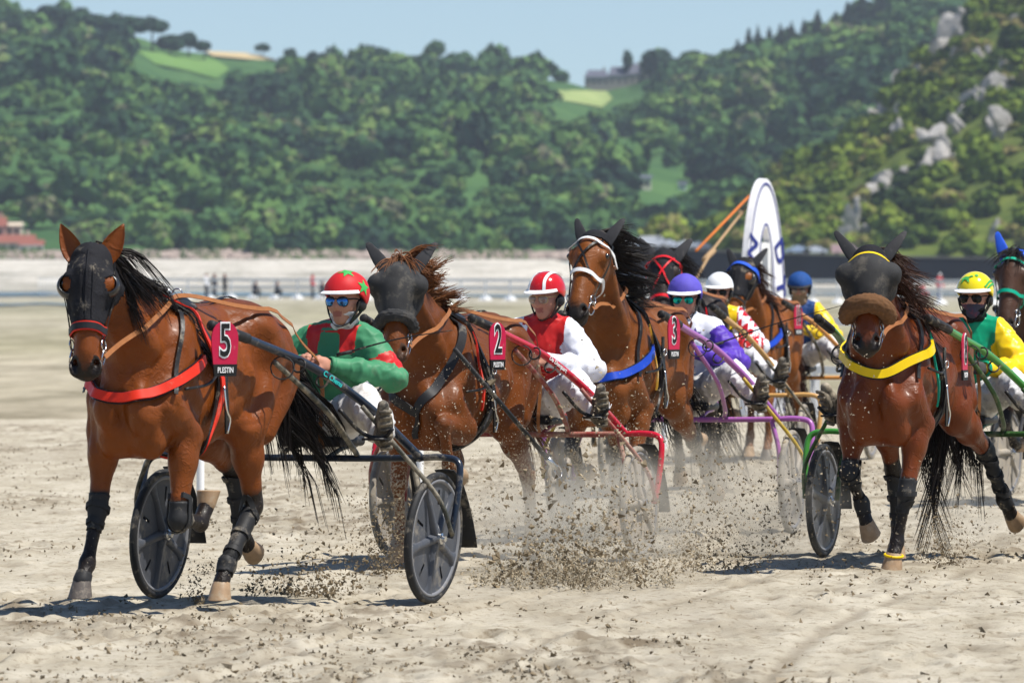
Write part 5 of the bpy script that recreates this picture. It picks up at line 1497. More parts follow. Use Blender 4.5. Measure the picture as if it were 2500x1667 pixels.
    # leg boots
    for leg, a, b, c, d in D['bones']:
        for kind in sp.get('boots', {}).get(leg, ()):
            if kind == 'knee': p, q, lo, hi, rad = a, c, .55, .80, .11
            dk = None
            if kind == 'knee':
                ds1, t1 = segdist(v, a, b); ds2, t2 = segdist(v, b, c)
                mask = ((ds1 < .10) & (t1 > .80)) | ((ds2 < .09) & (t2 < .45))
            elif kind == 'shin':
                ds2, t2 = segdist(v, b, c); mask = (ds2 < .085) & (t2 > .10) & (t2 < .98)
            elif kind == 'fetlock':
                ds2, t2 = segdist(v, b, c); ds3, t3 = segdist(v, c, d)
                mask = ((ds2 < .08) & (t2 > .72)) | ((ds3 < .075) & (t3 < .35))
            elif kind == 'hock':
                ds1, t1 = segdist(v, a, b); ds2, t2 = segdist(v, b, c)
                mask = ((ds1 < .11) & (t1 > .86)) | ((ds2 < .1) & (t2 < .22))
            elif kind == 'bell':
                ds3, t3 = segdist(v, c, d); mask = (ds3 < .07) & (t3 > .55)
            bm = sp.get('boot_mat', RUBBER)
            o = shell('leg_boot', v, f, n, mask, .006 + .002 * snoise(v, 3, 12, 1), bm, root, .008)
            if kind in ('knee', 'shin'):
                for tt in ((.02, .3) if kind == 'knee' else (.2, .5, .8)):
                    cc = b + (c - b) * tt; ax = unit(c - b)
                    e1 = unit(np.cross(ax, V(0, 1, 0)))
                    strap('boot_strap', [cc + .12 * (math.cos(q) * e1 + math.sin(q) * V(0, 1, 0)) for q in np.linspace(0, 2 * math.pi, 13)], .028, bm, root, bvh, .010, .004, 2)
    # number plate by the shaft end
    if sp.get('number'):
        pl = empty('number_plate', sp['plate_at'], sp['plate_rz'] - sp['rz'], parent=root)
        number_plate(pl, sp['number'])
    D['bvh'] = bvh; D['root'] = root
    return D

Y3 = V(0, 1, 0)
def crest_dir(P, i):
    t = unit(P[min(i + 1, len(P) - 1)] - P[max(i - 1, 0)])
    d = np.cross(t, Y3); d = unit(d)
    return d if d[2] > 0 or d[0] < 0 else -d

def number_plate(parent, num):
    W_, Ht = .148, .275
    mb = MB(); out = []
    n = 12
    for q in np.linspace(0, math.pi, n):            # rounded head
        out.append((W_ / 2 * math.cos(q), Ht / 2 - .085 + .085 * math.sin(q)))
    out += [(-W_ / 2 * .98, 0), (-W_ / 2 * .80, -Ht / 2), (W_ / 2 * .80, -Ht / 2), (W_ / 2 * .98, 0)]
    k = len(out)
    vs = [(x, -.004, z) for x, z in out] + [(x, .004, z) for x, z in out]
    mb.add(vs, [tuple(range(k)), tuple(range(2 * k - 1, k - 1, -1))] + [(i, (i + 1) % k, k + (i + 1) % k, k + i) for i in range(k)])
    o = mb.build('plate', PLATE_RED, parent, smooth=False)
    mb = MB(); z0, z1 = -Ht / 2 - .002, -Ht / 2 + .058
    wt = W_ / 2 * .90
    mb.add([(-W_ / 2 * .81, -.0075, z0), (W_ / 2 * .81, -.0075, z0), (wt, -.0075, z1), (-wt, -.0075, z1), (-W_ / 2 * .81, .006, z0), (W_ / 2 * .81, .006, z0), (wt, .006, z1), (-wt, .006, z1)],
           [(0, 1, 2, 3), (7, 6, 5, 4), (0, 4, 5, 1), (1, 5, 6, 2), (2, 6, 7, 3), (3, 7, 4, 0)])
    mb.build('plate_foot', PLATE_BLACK, parent, smooth=False)
    sx = .62 if len(num) == 1 else .42
    rot = (R(90), 0, 0)
    text_mesh('numeral_outline', num, .235, PLATE_WHITE, parent, (0, -.006, .033), rot, .001, .011, sx * .95)
    text_mesh('numeral', num, .235, PLATE_BLACK, parent, (0, -.0095, .033), rot, .001, .002, sx * .95)
    text_mesh('lettering', 'PLESTIN', .040, PLATE_WHITE, parent, (0, -.0095, z0 + .030), rot, .0006, .0006, .62)

CUPM = mat('blinker_cup', (.015, .015, .017), .3, spec=.6)
EYELID = mat('eyelid', (.03, .016, .01), .5)
MASKM = mat('mesh_face_mask', (.030, .030, .031), .8, var=.5, vscale=7, bump=.3, bscale=200, dirt=.28, dscale=9, dcol=(.16, .14, .11))
WOOL = mat('brown_sheepskin', (.125, .062, .028), .95, var=.45, vscale=60)

# ------------------------------------------------------------------ sulky
TYRE = mat('tyre', (.022, .022, .023), .62, dirt=.35, dscale=9)
DISCM = mat('wheel_disc_grey', (.068, .073, .086), .42, var=.25, vscale=12, dirt=.22, dscale=7)
DISCS = mat('wheel_disc_sandy', (.30, .27, .23), .7, var=.2, vscale=10, dirt=.5, dscale=8)
DUSTYRE = mat('dusty_tyre', (.16, .15, .135), .8, var=.3, vscale=8, dirt=.75, dscale=9)
RIMM = mat('rim_edge', (.20, .20, .21), .4, .1, dirt=.2, dscale=12)
SEATM = mat('seat_pad', (.018, .018, .02), .5, dirt=.2)

def wheel(parent, y, lean, disc, rad=.345, spin=0.0, tyre=None):
    w = MB()
    rr = rad - .045
    n = 80; prof = [(.0001, .012), (.03, .014), (.06, .006), (rr * .58, .008), (rr * .84, .006), (rr * .9, .004), (rr, .010)]
    for s in (-1, 1):
        vs = [(r_ * math.sin(2 * math.pi * j / n + spin), y_ * s, r_ * math.cos(2 * math.pi * j / n + spin)) for r_, y_ in prof for j in range(n)]
        fs = [(i * n + j, i * n + (j + 1) % n, (i + 1) * n + (j + 1) % n, (i + 1) * n + j)[::-s] for i in range(len(prof) - 1) for j in range(n) if not (i == 3 and (j % 16) == 8)]
        w.add(vs, fs)
    o = w.build('wheel', disc, parent)
    o.location = (0, y, rad); o.rotation_euler = (lean, 0, 0)
    t = MB(); maj, mn = rad - .021, .021
    t.lathe([(maj + mn * math.cos(a), mn * math.sin(a)) for a in np.linspace(0, 2 * math.pi, 13)], (0, 0, 0), (0, 1, 0), 48)
    t.build('tyre', tyre or TYRE, o)
    for s in (-1, 1):
        t = MB(); t.lathe([(rr - .012, .009 * s), (rr - .006, .016 * s), (rr + .006, .018 * s), (rr + .010, .010 * s)], (0, 0, 0), (0, 1, 0), 48)
        t.build('rim', RIMM, o)
    for k in range(5):
        a = 2 * math.pi * k / 5 + spin; d = V(math.sin(a), 0, math.cos(a)); q = V(math.cos(a), 0, -math.sin(a))
        t = MB(); vs = []; fs = []
        for (r_, wd, hh) in ((.03, .030, .034), (.10, .028, .026), (.22, .026, .020), (rr - .03, .036, .017), (rr + .004, .070, .013)):
            for c, e in ((-1, 0), (-.55, 1), (.55, 1), (1, 0)):
                vs.append(d * r_ + q * c * wd + V(0, hh * (e * .8 + .2), 0))
            for c, e in ((1, 0), (.55, 1), (-.55, 1), (-1, 0)):
                vs.append(d * r_ + q * c * wd - V(0, hh * (e * .8 + .2), 0))
        for i in range(4):
            for j in range(8):
                fs.append((i * 8 + j, i * 8 + (j + 1) % 8, (i + 1) * 8 + (j + 1) % 8, (i + 1) * 8 + j))
        t.add(vs, fs); t.build('spoke', disc, o)
    t = MB(); t.lathe([(.0001, .07), (.016, .07), (.018, .055), (.030, .05), (.032, .03), (.034, -.03), (.030, -.05), (.018, -.055), (.016, -.07), (.0001, -.07)], (0, 0, 0), (0, 1, 0), 16)
    autosmooth(t.build('hub', STEEL, o), 40)
    return o

def build_sulky(sp):
    root = empty('sulky', (sp['x'], sp['y'], 0), sp['rz'], sp['label'], 'sulky', 'two wheeled racing sulkies')
    m = sp['mat']; m2 = sp.get('mat2', m); my = .79; tip = sp.get('tip', (1.66, .34, 1.45))
    for s in (-1, 1):
        if s in sp.get('wheels', (-1, 1)):
            wheel(root, my * s, sp.get('lean', 0), sp.get('disc', DISCM), spin=sp.get('spin', .3), tyre=sp.get('tyre'))
        t = MB()
        P = [V(tip[0], tip[1] * s, tip[2]), V(1.2, .365 * s, tip[2] - .09), V(.72, .44 * s, 1.235), V(.30, .55 * s, 1.035), V(.05, .63 * s, .86), V(-.09, .68 * s, .755)]
        t.tube(spline(P, 6), .0225, 12)
        sh = t.build('shaft', m, root)
        t = MB(); t.tube(spline([V(tip[0] + .07, (tip[1] - .012) * s, tip[2] + .012), V(tip[0], tip[1] * s, tip[2]), V(1.35, .358 * s, tip[2] - .058)], 5), [.016] + [.0275] * 10, 12)
        t.build('shaft_sleeve', RUBBER, sh)
        t = MB(); t.tube(spline([V(-.09, .66 * s, .757), V(-.09, .80 * s, .762), V(-.085, .895 * s, .735), V(-.05, .915 * s, .62), V(-.01, .90 * s, .42), V(0, .885 * s, .345)], 6), .0185, 10)
        t.build('outer_fork', m, root)
        t = MB(); t.tube(spline([V(-.09, .63 * s, .75), V(-.04, .69 * s, .56), V(0, .705 * s, .345)], 6), .016, 8)
        t.build('inner_fork', m2, root)
        t = MB(); t.tube(spline([V(.36, .545 * s, 1.035), V(.26, .70 * s, .82), V(.12, .87 * s, .56), V(.015, .905 * s, .36)], 6), .0125, 8)
        t.build('front_stay', sp.get('stay_mat', m2), root)
        t = MB(); t.tube(spline([V(1.05, .37 * s, 1.27), V(.5, .40 * s, 1.02), V(.1, .36 * s, .83), V(-.12, .30 * s, .77)], 5), .015, 8)
        t.build('lower_brace', m2, root)
        t = MB(); t.tube(spline([V(.50, .48 * s, 1.02), V(.40, .56 * s, .90), V(.36, .66 * s, .87), V(.36, .72 * s, .92)], 5), .011, 8)
        t.box(V(.37, .63 * s, .865), (.09, .12, .012)); t.build('foot_rest', LEATHER, root)
        # mudguard behind the wheel
        g = MB(); vs = []; fs = []
        an = np.linspace(R(52), R(128), 10)
        for a in an:
            for dy, dr in ((-.055, -.006), (0, .0), (.055, -.006)):
                rr = .385 + dr + .10 * max(0, (a - R(85)) / R(50)) ** 2
                vs.append(V(-rr * math.sin(a - R(30)), (my) * s + dy, .345 + rr * math.cos(a - R(30))))
        for i in range(9):
            for j in range(2):
                fs.append((i * 3 + j, i * 3 + j + 1, (i + 1) * 3 + j + 1, (i + 1) * 3 + j))
        g.add(vs, fs); o = g.build('mudguard', RUBBER, root); md = o.modifiers.new('t', 'SOLIDIFY'); md.thickness = .006
        for q in (.62, .90):        # straps round the shaft with a loose ring
            c = V(q, .44 * s, 1.21 + (q - .72) * .29); ring('shaft_strap', c + V(0, 0, -.012), V(1, -.15 * s, .35), .036, .006, RUBBER, root)
        ring('trace_ring', V(1.02, .40 * s, 1.24), V(.8, .3 * s, .2), .06, .004, RUBBER, root)
    t = MB(); t.tube(spline([V(-.09, -.68, .757), V(-.10, -.3, .752), V(-.10, .3, .752), V(-.09, .68, .757)], 5), .0185, 10)
    t.build('crossbar', sp.get('bar_mat', m), root)
    t = MB(); t.tube(spline([V(-.10, -.14, .755), V(-.26, -.15, .80), V(-.46, -.13, .815), V(-.46, .13, .815), V(-.26, .15, .80), V(-.10, .14, .755)], 5), .013, 8)
    st = t.build('seat_frame', m2, root)
    t = MB(); t.box(V(-.33, 0, .835), (.34, .36, .055)); o = t.build('seat', SEATM, root); b = o.modifiers.new('b', 'BEVEL'); b.width = .022; b.segments = 3
    t = MB(); t.tube(spline([V(-.49, -.16, .85), V(-.52, -.1, .91), V(-.52, .1, .91), V(-.49, .16, .85)], 5), .014, 8); t.build('seat_back', m2, root)
    if sp.get('words'):
        for txt, col, t0, size in sp['words']:
            A0, A1 = V(.72, .44, 1.235), V(.30, .55, 1.035)
            d = unit(A1 - A0); a = sp['view']; n_ = V(math.cos(a), math.sin(a), .35); n_ = unit(n_ - d * np.dot(n_, d)); up = np.cross(n_, d)
            p = A0 + (A1 - A0) * t0 + n_ * .0233
            o = text_mesh('lettering', txt, size, col, root, (0, 0, 0), (0, 0, 0), .0008, .0006, 1, .25)
            o.matrix_local = Matrix(((d[0], up[0], n_[0], p[0]), (d[1], up[1], n_[1], p[1]), (d[2], up[2], n_[2], p[2]), (0, 0, 0, 1)))
    return root

# ------------------------------------------------------------------ drivers
def fist_mesh():
    """a closed hand, local frame: x forwards from the wrist, y thumb side (up), z out of the palm's back"""
    S = SDF((-.06, -.06, -.06), (.12, .08, .06), .0050)
    S.cone(V(-.045, 0, 0), V(.0, 0, 0), .026, .028, k=.02, u=V(0, 0, 1), sq=.75)
    S.cone(V(0, .012, .004), V(.045, .018, .008), .028, .020, k=.015, u=V(0, 0, 1), sq=.7)
    S.cone(V(0, -.012, .004), V(.042, -.022, .006), .028, .018, k=.015, u=V(0, 0, 1), sq=.7)
    for i, (y, l) in enumerate(((.026, .030), (.009, .034), (-.008, .031), (-.024, .026))):
        a = V(.046 - .003 * abs(i - 1), y, .010); b = a + V(.012, 0, -.022) * (l / .03) + V(.008, 0, 0); c = b + V(-.024, 0, -.014) * (l / .03); d = c + V(-.018, 0, .010)
        S.chain([a, b, c, d], [.0100, .0092, .0085, .0075], k=.006)
    S.chain([V(.0, .026, -.004), V(.026, .040, -.014), V(.046, .034, -.024), V(.056, .020, -.026)], [.014, .0115, .0098, .008], k=.008)
    v, f = S.mesh(); v = relax(v, f, 1, .4)
    return v, f
FIST_V, FIST_F = fist_mesh()

def place_fist(name, parent, wrist, fwd, thumb, m, mirror=False):
    x = unit(fwd); y = unit(thumb - x * np.dot(thumb, x)); z = np.cross(x, y)
    if mirror: z = -z
    v = wrist + FIST_V[:, :1] * x + FIST_V[:, 1:2] * y + FIST_V[:, 2:] * z
    f = FIST_F[:, ::-1] if mirror else FIST_F
    return link(name, mesh_np(name, v, f, [m], True), parent)

def star_pts(n=5, ro=1.0, ri=.42, rot=0):
    return [((ro if i % 2 == 0 else ri) * math.sin(math.pi * i / n + rot), (ro if i % 2 == 0 else ri) * math.cos(math.pi * i / n + rot)) for i in range(2 * n)]

def decal(name, outline, c, nrm, up, size, m, parent, bvh, off=.003):
    """a flat sewn or painted patch laid on a curved surface"""
    nrm = unit(nrm); r_ = unit(np.cross(up, nrm)); uu = np.cross(nrm, r_)
    def proj(x, y):
        p = np.array(c) + (r_ * x + uu * y) * size + nrm * .08
        hit = bvh.ray_cast(Vector(p), Vector(-nrm))
        if hit[0] is None: hit = bvh.find_nearest(Vector(p))
        return np.array(hit[0]) + np.array(hit[1]) * off
    vs = [proj(0, 0)]; fs = []; K = len(outline)
    rings = (.35, .7, 1.0)
    for t in rings:
        for x, y in outline: vs.append(proj(x * t, y * t))
    for j in range(K):
        fs.append((0, 1 + (j + 1) % K, 1 + j))
        for i in range(len(rings) - 1):
            a = 1 + i * K; b = a + K
            fs.append((a + j, a + (j + 1) % K, b + (j + 1) % K, b + j))
    return link(name, mesh_np(name, np.array(vs), fs, [m], True), parent)

def build_driver(sp):
    root = empty('person', (sp['x'], sp['y'], 0), sp['rz'], sp['label'], 'person', 'sulky drivers')
    ly = sp.get('ly', 0.0); lx = sp.get('lx', 0.0); hz = sp.get('hz', 0.0)
    Y = V(0, 1, 0)
    pel = V(-.36, 0, .94); wai = V(-.40 + lx * .3, ly * .25, 1.09); che = V(-.37 + lx * .7, ly * .6, 1.28 + hz); nek = V(-.345 + lx, ly * .9, 1.43 + hz)
    hc = V(-.30 + lx * 1.2, ly * 1.1, 1.575 + hz) + V(*sp.get('head_off', (0, 0, 0)))
    yaw = R(sp.get('hyaw', 0)); pit = R(sp.get('hpitch', 6))
    g = V(math.cos(yaw) * math.cos(pit), math.sin(yaw) * math.cos(pit), -math.sin(pit)); l = V(-math.sin(yaw), math.cos(yaw), 0); w = np.cross(g, l)
    ro = R(sp.get('hroll', 0)); l, w = l * math.cos(ro) + w * math.sin(ro), w * math.cos(ro) - l * math.sin(ro)
    A = {}
    for s, nm in ((1, 'L'), (-1, 'R')):
        shd = che + V(.01, .165 * s, .085); el = np.array(sp.get('el' + nm, (-.27, .37 * s, 1.14)), float); wr = np.array(sp.get('wr' + nm, (.02, .10 * s, 1.21)), float)
        el = el + V(lx * .5, ly * .5, hz * .6); wr = wr + V(0, ly * .25, 0)
        hip = pel + V(.02, .085 * s, -.01); kn = np.array(sp.get('kn' + nm, (.00, .40 * s, 1.06)), float); an = np.array(sp.get('an' + nm, (.24, .60 * s, .90)), float)
        A[nm] = (s, shd, el, wr, hip, kn, an)
    # ---- body: one continuous figure
    B = SDF((-.75, -.85, .70), (.55, .85, 1.85), .0105)
    B.chain([pel, wai, che], [.12, .115, .135], k=.05, u=V(1, 0, 0), sq=.75)
    B.chain([che, nek, hc - w * .05 - g * .02], [.10, .058, .052], k=.03)
    H = lambda a, b, c: hc + g * a + l * b + w * c
    B.ell(H(-.012, 0, .03), (.098, .078, .098), (g, l, w), k=.03)
    B.ell(H(.022, 0, -.035), (.070, .062, .082), (g, l, w), k=.03)
    B.ell(H(.052, 0, -.098), (.034, .032, .026), (g, l, w), k=.03)
    B.cone(H(.084, 0, .018), H(.104, 0, -.024), .011, .016, k=.016)
    B.cone(H(.098, .012, -.030), H(.098, -.012, -.030), .010, .010, k=.01)
    B.cone(H(.078, .035, .030), H(.078, -.035, .030), .014, .014, k=.02)
    B.cone(H(.086, .016, -.058), H(.086, -.016, -.058), .0075, .0075, k=.012)
    B.cone(H(.084, .014, -.072), H(.084, -.014, -.072), .008, .008, k=.012)
    for s in (-1, 1):
        B.ell(H(.060, .042 * s, -.022), (.030, .024, .026), (g, l, w), k=.03)
        B.ell(H(.080, .032 * s, .012), (.012, .018, .012), (g, l, w), k=.012, op='s')
        B.ell(H(-.012, .078 * s, -.008), (.022, .010, .034), (g, l, w), k=.012)
    for nm in 'LR':
        s, shd, el, wr, hip, kn, an = A[nm]
        B.chain([che + V(0, .08 * s, .06), shd, el, wr], [.06, .05, .038, .027], k=.03)
        B.chain([hip, kn, an], [.085, .055, .035], k=.03)
    v, f = B.mesh(); v = relax(v, f, 1, .5)
    me = mesh_np('body', v, f, [SKIN, sp.get('lowface', SKIN), LIPS], True)
    fc_ = v[f].mean(1) - hc; lips = (np.abs(fc_ @ l) < .026) & ((fc_ @ w) > -.078) & ((fc_ @ w) < -.052) & ((fc_ @ g) > .07)
    me.polygons.foreach_set('material_index', (lips * 2).astype(np.int32))
    if sp.get('lowface'):
        c = v[f].mean(1) - hc
        low = ((c @ w) < -.028 - .1 * (np.abs(c @ l) - .03)) & ((c @ w) > -.25) & ((c @ g) > -.1)
        me.polygons.foreach_set('material_index', low.astype(np.int32))
    link('body', me, root)
    # ---- jacket
    J = SDF((-.85, -.75, .78), (.35, .75, 1.62), .0104)
    J.chain([V(-.36, 0, .93), wai, che, che + V(0, 0, .05)], [.150, .155, .172, .155], k=.05, u=V(1, 0, 0), sq=.80)
    J.cone(che + V(0, .12, .09), che + V(0, -.12, .09), .085, .085, k=.06)
    J.cone(nek - V(0, 0, .03), nek + (hc - nek) * .22, .085, .072, k=.03)
    for nm in 'LR':
        s, shd, el, wr, hip, kn, an = A[nm]
        J.chain([shd, shd + (el - shd) * .5, el, el + (wr - el) * .55, wr + (el - wr) * .04], [.088, .079, .069, .062, .047], k=.03)
    J.cone(nek, nek + (hc - nek) * .5 + V(0, 0, .02), .060, .060, k=.012, op='s')
    v, f = J.mesh(); v = relax(v, f, 2, .5); n = vnormals(v, f)
    ad = {}
    for nm in 'LR':
        s, shd, el, wr = A[nm][:4]
        d1, t1 = segdist(v, shd, el); d2, t2 = segdist(v, el, wr)
        ad[nm] = (np.minimum(d1, d2), np.where(d1 < d2, t1, 1 + t2))
    arm = np.where(ad['L'][0] < ad['R'][0], ad['L'][1], ad['R'][1]); ard = np.minimum(ad['L'][0], ad['R'][0])
    isarm = (ard < .105) & ((arm > .22) | (np.abs((v - che)[:, 1]) > .17))
    # cloth folds: crossways on the sleeves, slack on the body
    crease = lambda P, sd, fr: (1 - np.abs(snoise(P, sd, fr, 2)) * 1.7)
    fold = .0055 * np.sin(arm * 26 + 2.5 * snoise(v, 21, 3.5, 2)) * np.exp(-((arm - 1.0) / .40) ** 2) * isarm
    fold += .004 * snoise(v, 22, 4.0, 2) + .012 * np.clip(crease(v * V(1, 1, .55), 23, 4.5), 0, 1) ** 5 + .006 * np.clip(crease(v * V(.6, 1, 1), 24, 8), 0, 1) ** 3 - .004
    v = relax(v + n * fold[:, None], f, 2, .5); n = vnormals(v, f)
    c = v[f].mean(1)
    fa = arm[f].mean(1); fisarm = isarm[f].mean(1) > .5
    loc = np.stack([(c - che)[:, 0], (c - che)[:, 1], c[:, 2] - che[2]], 1)
    idx = sp['pattern'](loc, fisarm, fa, n[f].mean(1))
    jm = mesh_np('jacket', v, f, sp['jmats'], True, idx)
    jk = link('jacket', jm, root)
    jb = BVHTree.FromPolygons([tuple(q) for q in v], [tuple(q) for q in f])
    # ---- trousers
    T = SDF((-.70, -.80, .70), (.45, .80, 1.22), .012)
    T.chain([pel + V(-.02, 0, .06), pel + V(0, 0, -.02)], [.145, .150], k=.05, u=V(1, 0, 0), sq=.85)
    for nm in 'LR':
        s, shd, el, wr, hip, kn, an = A[nm]
        T.chain([hip, hip + (kn - hip) * .5, kn, kn + (an - kn) * .5, an], [.115, .100, .078, .078, .064], k=.04)
    v, f = T.mesh(); v = relax(v, f, 2, .5); n = vnormals(v, f)
    v = v + n * (.008 * snoise(v, 31, 3.0, 2) + .016 * np.clip(1 - np.abs(snoise(v, 33, 4, 2)) * 1.7, 0, 1) ** 3 + .007 * np.clip(1 - np.abs(snoise(v, 34, 9, 1)) * 1.7, 0, 1) ** 3)[:, None]
    link('trousers', mesh_np('trousers', v, f, [sp['trousers']], True), root)
    # ---- boots
    for nm in 'LR':
        s, shd, el, wr, hip, kn, an = A[nm]
        sd = unit(an - kn); toe = unit(V(.45, .18 * s, .87)); side = unit(np.cross(toe, sd)); sole = np.cross(side, toe)
        sole = sole if np.dot(sole, sd) > 0 else -sole
        S = SDF(an - .42, an + .42, .012)
        S.chain([an - sd * .16, an - sd * .02, an + sd * .05], [.060, .055, .050], k=.03)
        S.chain([an + sd * .055 - toe * .02, an + sd * .06 + toe * .10, an + sd * .065 + toe * .19], [.044, .042, .033], k=.03, u=side, sq=.95)
        v, f = S.mesh(); v = relax(v, f, 1, .5)
        bt = link('boot', mesh_np('boot', v, f, [sp.get('boot', BOOTM)], True), root)
        mb = MB(); vs = []; fs = []; K = 16
        for hgt, gro in ((.078, 1.0), (.100, 1.04), (.112, .98)):
            for q in np.linspace(0, 2 * math.pi, K, endpoint=False):
                cx = math.cos(q); ex = .118 * cx + .065; wd = .040 + .008 * math.sin(cx * 1.5)
                vs.append(an + sd * hgt + toe * (ex * gro) + side * (wd * math.sin(q) * gro))
        for i in range(2):
            for j in range(K): fs.append((i * K + j, i * K + (j + 1) % K, (i + 1) * K + (j + 1) % K, (i + 1) * K + j))
        fs.append(tuple(2 * K + j for j in range(K))); fs.append(tuple(range(K - 1, -1, -1)))
        mb.add(vs, fs)
        for k in range(7):
            mb.box(an + sd * .115 + toe * (-.035 + .036 * k), (.018, .018, .014), rot=np.stack([toe, side * 3.6, sd], 1))
        mb.build('sole', SOLEM, bt)
    # ---- hands
    for nm in 'LR':
        s, shd, el, wr = A[nm][:4]
        fw = unit((wr - el) * .8 + V(.35, -.15 * s, 0))
        place_fist('glove' if sp.get('glove') else 'hand', root, wr + fw * .045, fw, V(0, -.25 * s, 1), sp.get('glove') or SKIN, mirror=(s > 0))
        A['hand' + nm] = wr + fw * .085
        cu = MB(); cu.lathe([(.043, -.012), (.047, -.004), (.046, .012), (.040, .016)], wr - unit(wr - el) * .0, unit(wr - el), 16); cu.build('cuff', sp['jmats'][sp.get('cuff', 0)], jk)
    # ---- helmet
    hm = sp['hmats']; hcn = H(-.012, 0, .040)
    nu, nv = 60, 24; vs = []; az = np.linspace(0, 2 * math.pi, nu, endpoint=False)
    for j in range(nv):
        for a in az:
            ca = math.cos(a)
            lim = R(86) if ca > .45 else R(86 + (36 if sp.get('cover') else 26) * min(1, (.45 - ca) / .75))
            ph = lim * j / (nv - 1)
            vs.append(hcn + g * (.128 * math.sin(ph) * ca - (.012 if sp.get('cover') else 0) * (1 - ca) * .5) + l * (.112 * math.sin(ph) * math.sin(a)) + w * (.118 * math.cos(ph)))
    fs = [(j * nu + i, j * nu + (i + 1) % nu, (j + 1) * nu + (i + 1) % nu, (j + 1) * nu + i) for j in range(1, nv - 1) for i in range(nu)]
    fs += [(0, nu + (i + 1) % nu, nu + i)[::1] for i in range(nu)]
    vs = np.array(vs)
    if sp.get('cover'):
        q = vs - hcn; nn = q / (np.linalg.norm(q, axis=1)[:, None] + 1e-9)
        vs = vs + nn * (.004 + .003 * snoise(vs, 41, 5, 3))[:, None]
    cen = np.array([vs[list(q)].mean(0) for q in fs]) - hcn
    hi = sp['hpattern'](np.stack([cen @ g, cen @ l, cen @ w], 1)) if sp.get('hpattern') else None
    fs = [q[::-1] for q in fs]
    me = mesh_np('helmet', vs, fs, hm, True, hi)
    he = link('helmet', me, root)
    md = he.modifiers.new('t', 'SOLIDIFY'); md.thickness = .012; md.offset = -1
    hb = BVHTree.FromPolygons([tuple(q) for q in vs], fs)
    mb = MB(); vb = []; K = 13
    for j, a in enumerate(np.linspace(R(-68), R(68), K)):
        for ext, dz in ((.0, .016), (sp.get('brim', .040) * math.cos(a) ** .55, .010), (sp.get('brim', .040) * math.cos(a) ** .55, .005), (0, .007)):
            vb.append(hcn + g * ((.128 + ext) * math.cos(a)) + l * ((.112 + ext * .55) * math.sin(a)) + w * (.004 + dz - ext * .22))
    fb = [(j * 4 + i, j * 4 + (i + 1) % 4, (j + 1) * 4 + (i + 1) % 4, (j + 1) * 4 + i) for j in range(K - 1) for i in range(4)]
    fb += [(3, 2, 1, 0), tuple((K - 1) * 4 + i for i in range(4))]
    mb.add(vb, [q[::-1] for q in fb]); autosmooth(mb.build('brim', sp.get('brimm', WHITEP), he), 40)
    for s in (-1, 1):
        mb = MB()
        mb.lathe([(.0001, .016), (.028, .014), (.036, .004), (.038, -.012)], H(-.022, .088 * s, -.020), l * s, 14)
        mb.build('ear_pad', HELMBLACK, he)
        for a0, a1 in ((H(.02, .098 * s, .0), H(.045, .05 * s, -.115)), (H(-.055, .09 * s, -.02), H(.045, .05 * s, -.115))):
            strap('chin_strap', [a0, (a0 + a1) / 2 + l * s * .008, a1], .016, HELMBLACK, he, None, th=.004, up=l * s)
    strap('chin_strap', [H(.045, .05, -.115), H(.062, 0, -.135), H(.045, -.05, -.115)], .016, HELMBLACK, he, None, th=.004, up=w)
    for m_, outl, d, sz, upv in sp.get('hdecals', []):
        d = unit(g * d[0] + l * d[1] + w * d[2]); hit = hb.ray_cast(Vector(hcn + d * .4), Vector(-d))
        if hit[0] is not None:
            decal('helmet_mark', outl, np.array(hit[0]), np.array(hit[1]), g * upv[0] + l * upv[1] + w * upv[2], sz, m_, he, hb, .004)
    for m_, wd, dirs in sp.get('hstraps', []):
        pts = [hcn + (g * d[0] + l * d[1] + w * d[2]) * .16 for d in dirs]
        strap('helmet_stripe', pts, wd, m_, he, hb, .003, .002, 6)
    for m_, outl, p, d, sz in sp.get('jdecals', []):
        decal('jacket_mark', outl, che + V(*p), unit(V(*d)), V(0, 0, 1), sz, m_, jk, jb, .004)
    # ---- glasses
    if sp.get('lens'):
        for s in (-1, 1):
            mb = MB(); pts = []
            c0 = H(.095, .034 * s, .000)
            vs = [c0 + g * .012]; K = 14; fs = []
            for t, o in ((.5, .010), (.85, .005), (1, -.002)):
                for q in np.linspace(0, 2 * math.pi, K, endpoint=False):
                    x = math.copysign(abs(math.cos(q)) ** .7, math.cos(q)) * .034 * t; z = math.copysign(abs(math.sin(q)) ** .8, math.sin(q)) * .025 * t
                    vs.append(c0 + l * (x * s) + w * z + g * (o - .35 * max(0, x) ** 1.0 * .6))
            for j in range(K):
                fs.append((0, 1 + j, 1 + (j + 1) % K))
                for i in range(2): fs.append((1 + i * K + j, 1 + (i + 1) * K + j, 1 + (i + 1) * K + (j + 1) % K, 1 + i * K + (j + 1) % K))
            mb.add(vs, fs); gl = mb.build('lens', sp['lens'], root)
            mb = MB(); rim = [vs[1 + 2 * K + j] for j in list(range(K)) + [0]]; mb.tube(rim, .003, 5, cap=False); mb.build('glasses_rim', sp.get('rimm', HELMBLACK), root)
            mb = MB(); mb.tube([H(.088, .064 * s, .014), H(.03, .082 * s, .014), H(-.02, .082 * s, .006)], .0035, 5); mb.build('glasses_temple', sp.get('rimm', HELMBLACK), root)
        mb = MB(); mb.tube([H(.100, .010, .016), H(.106, 0, .018), H(.100, -.010, .016)], .003, 5); mb.build('glasses_bridge', sp.get('rimm', HELMBLACK), root)
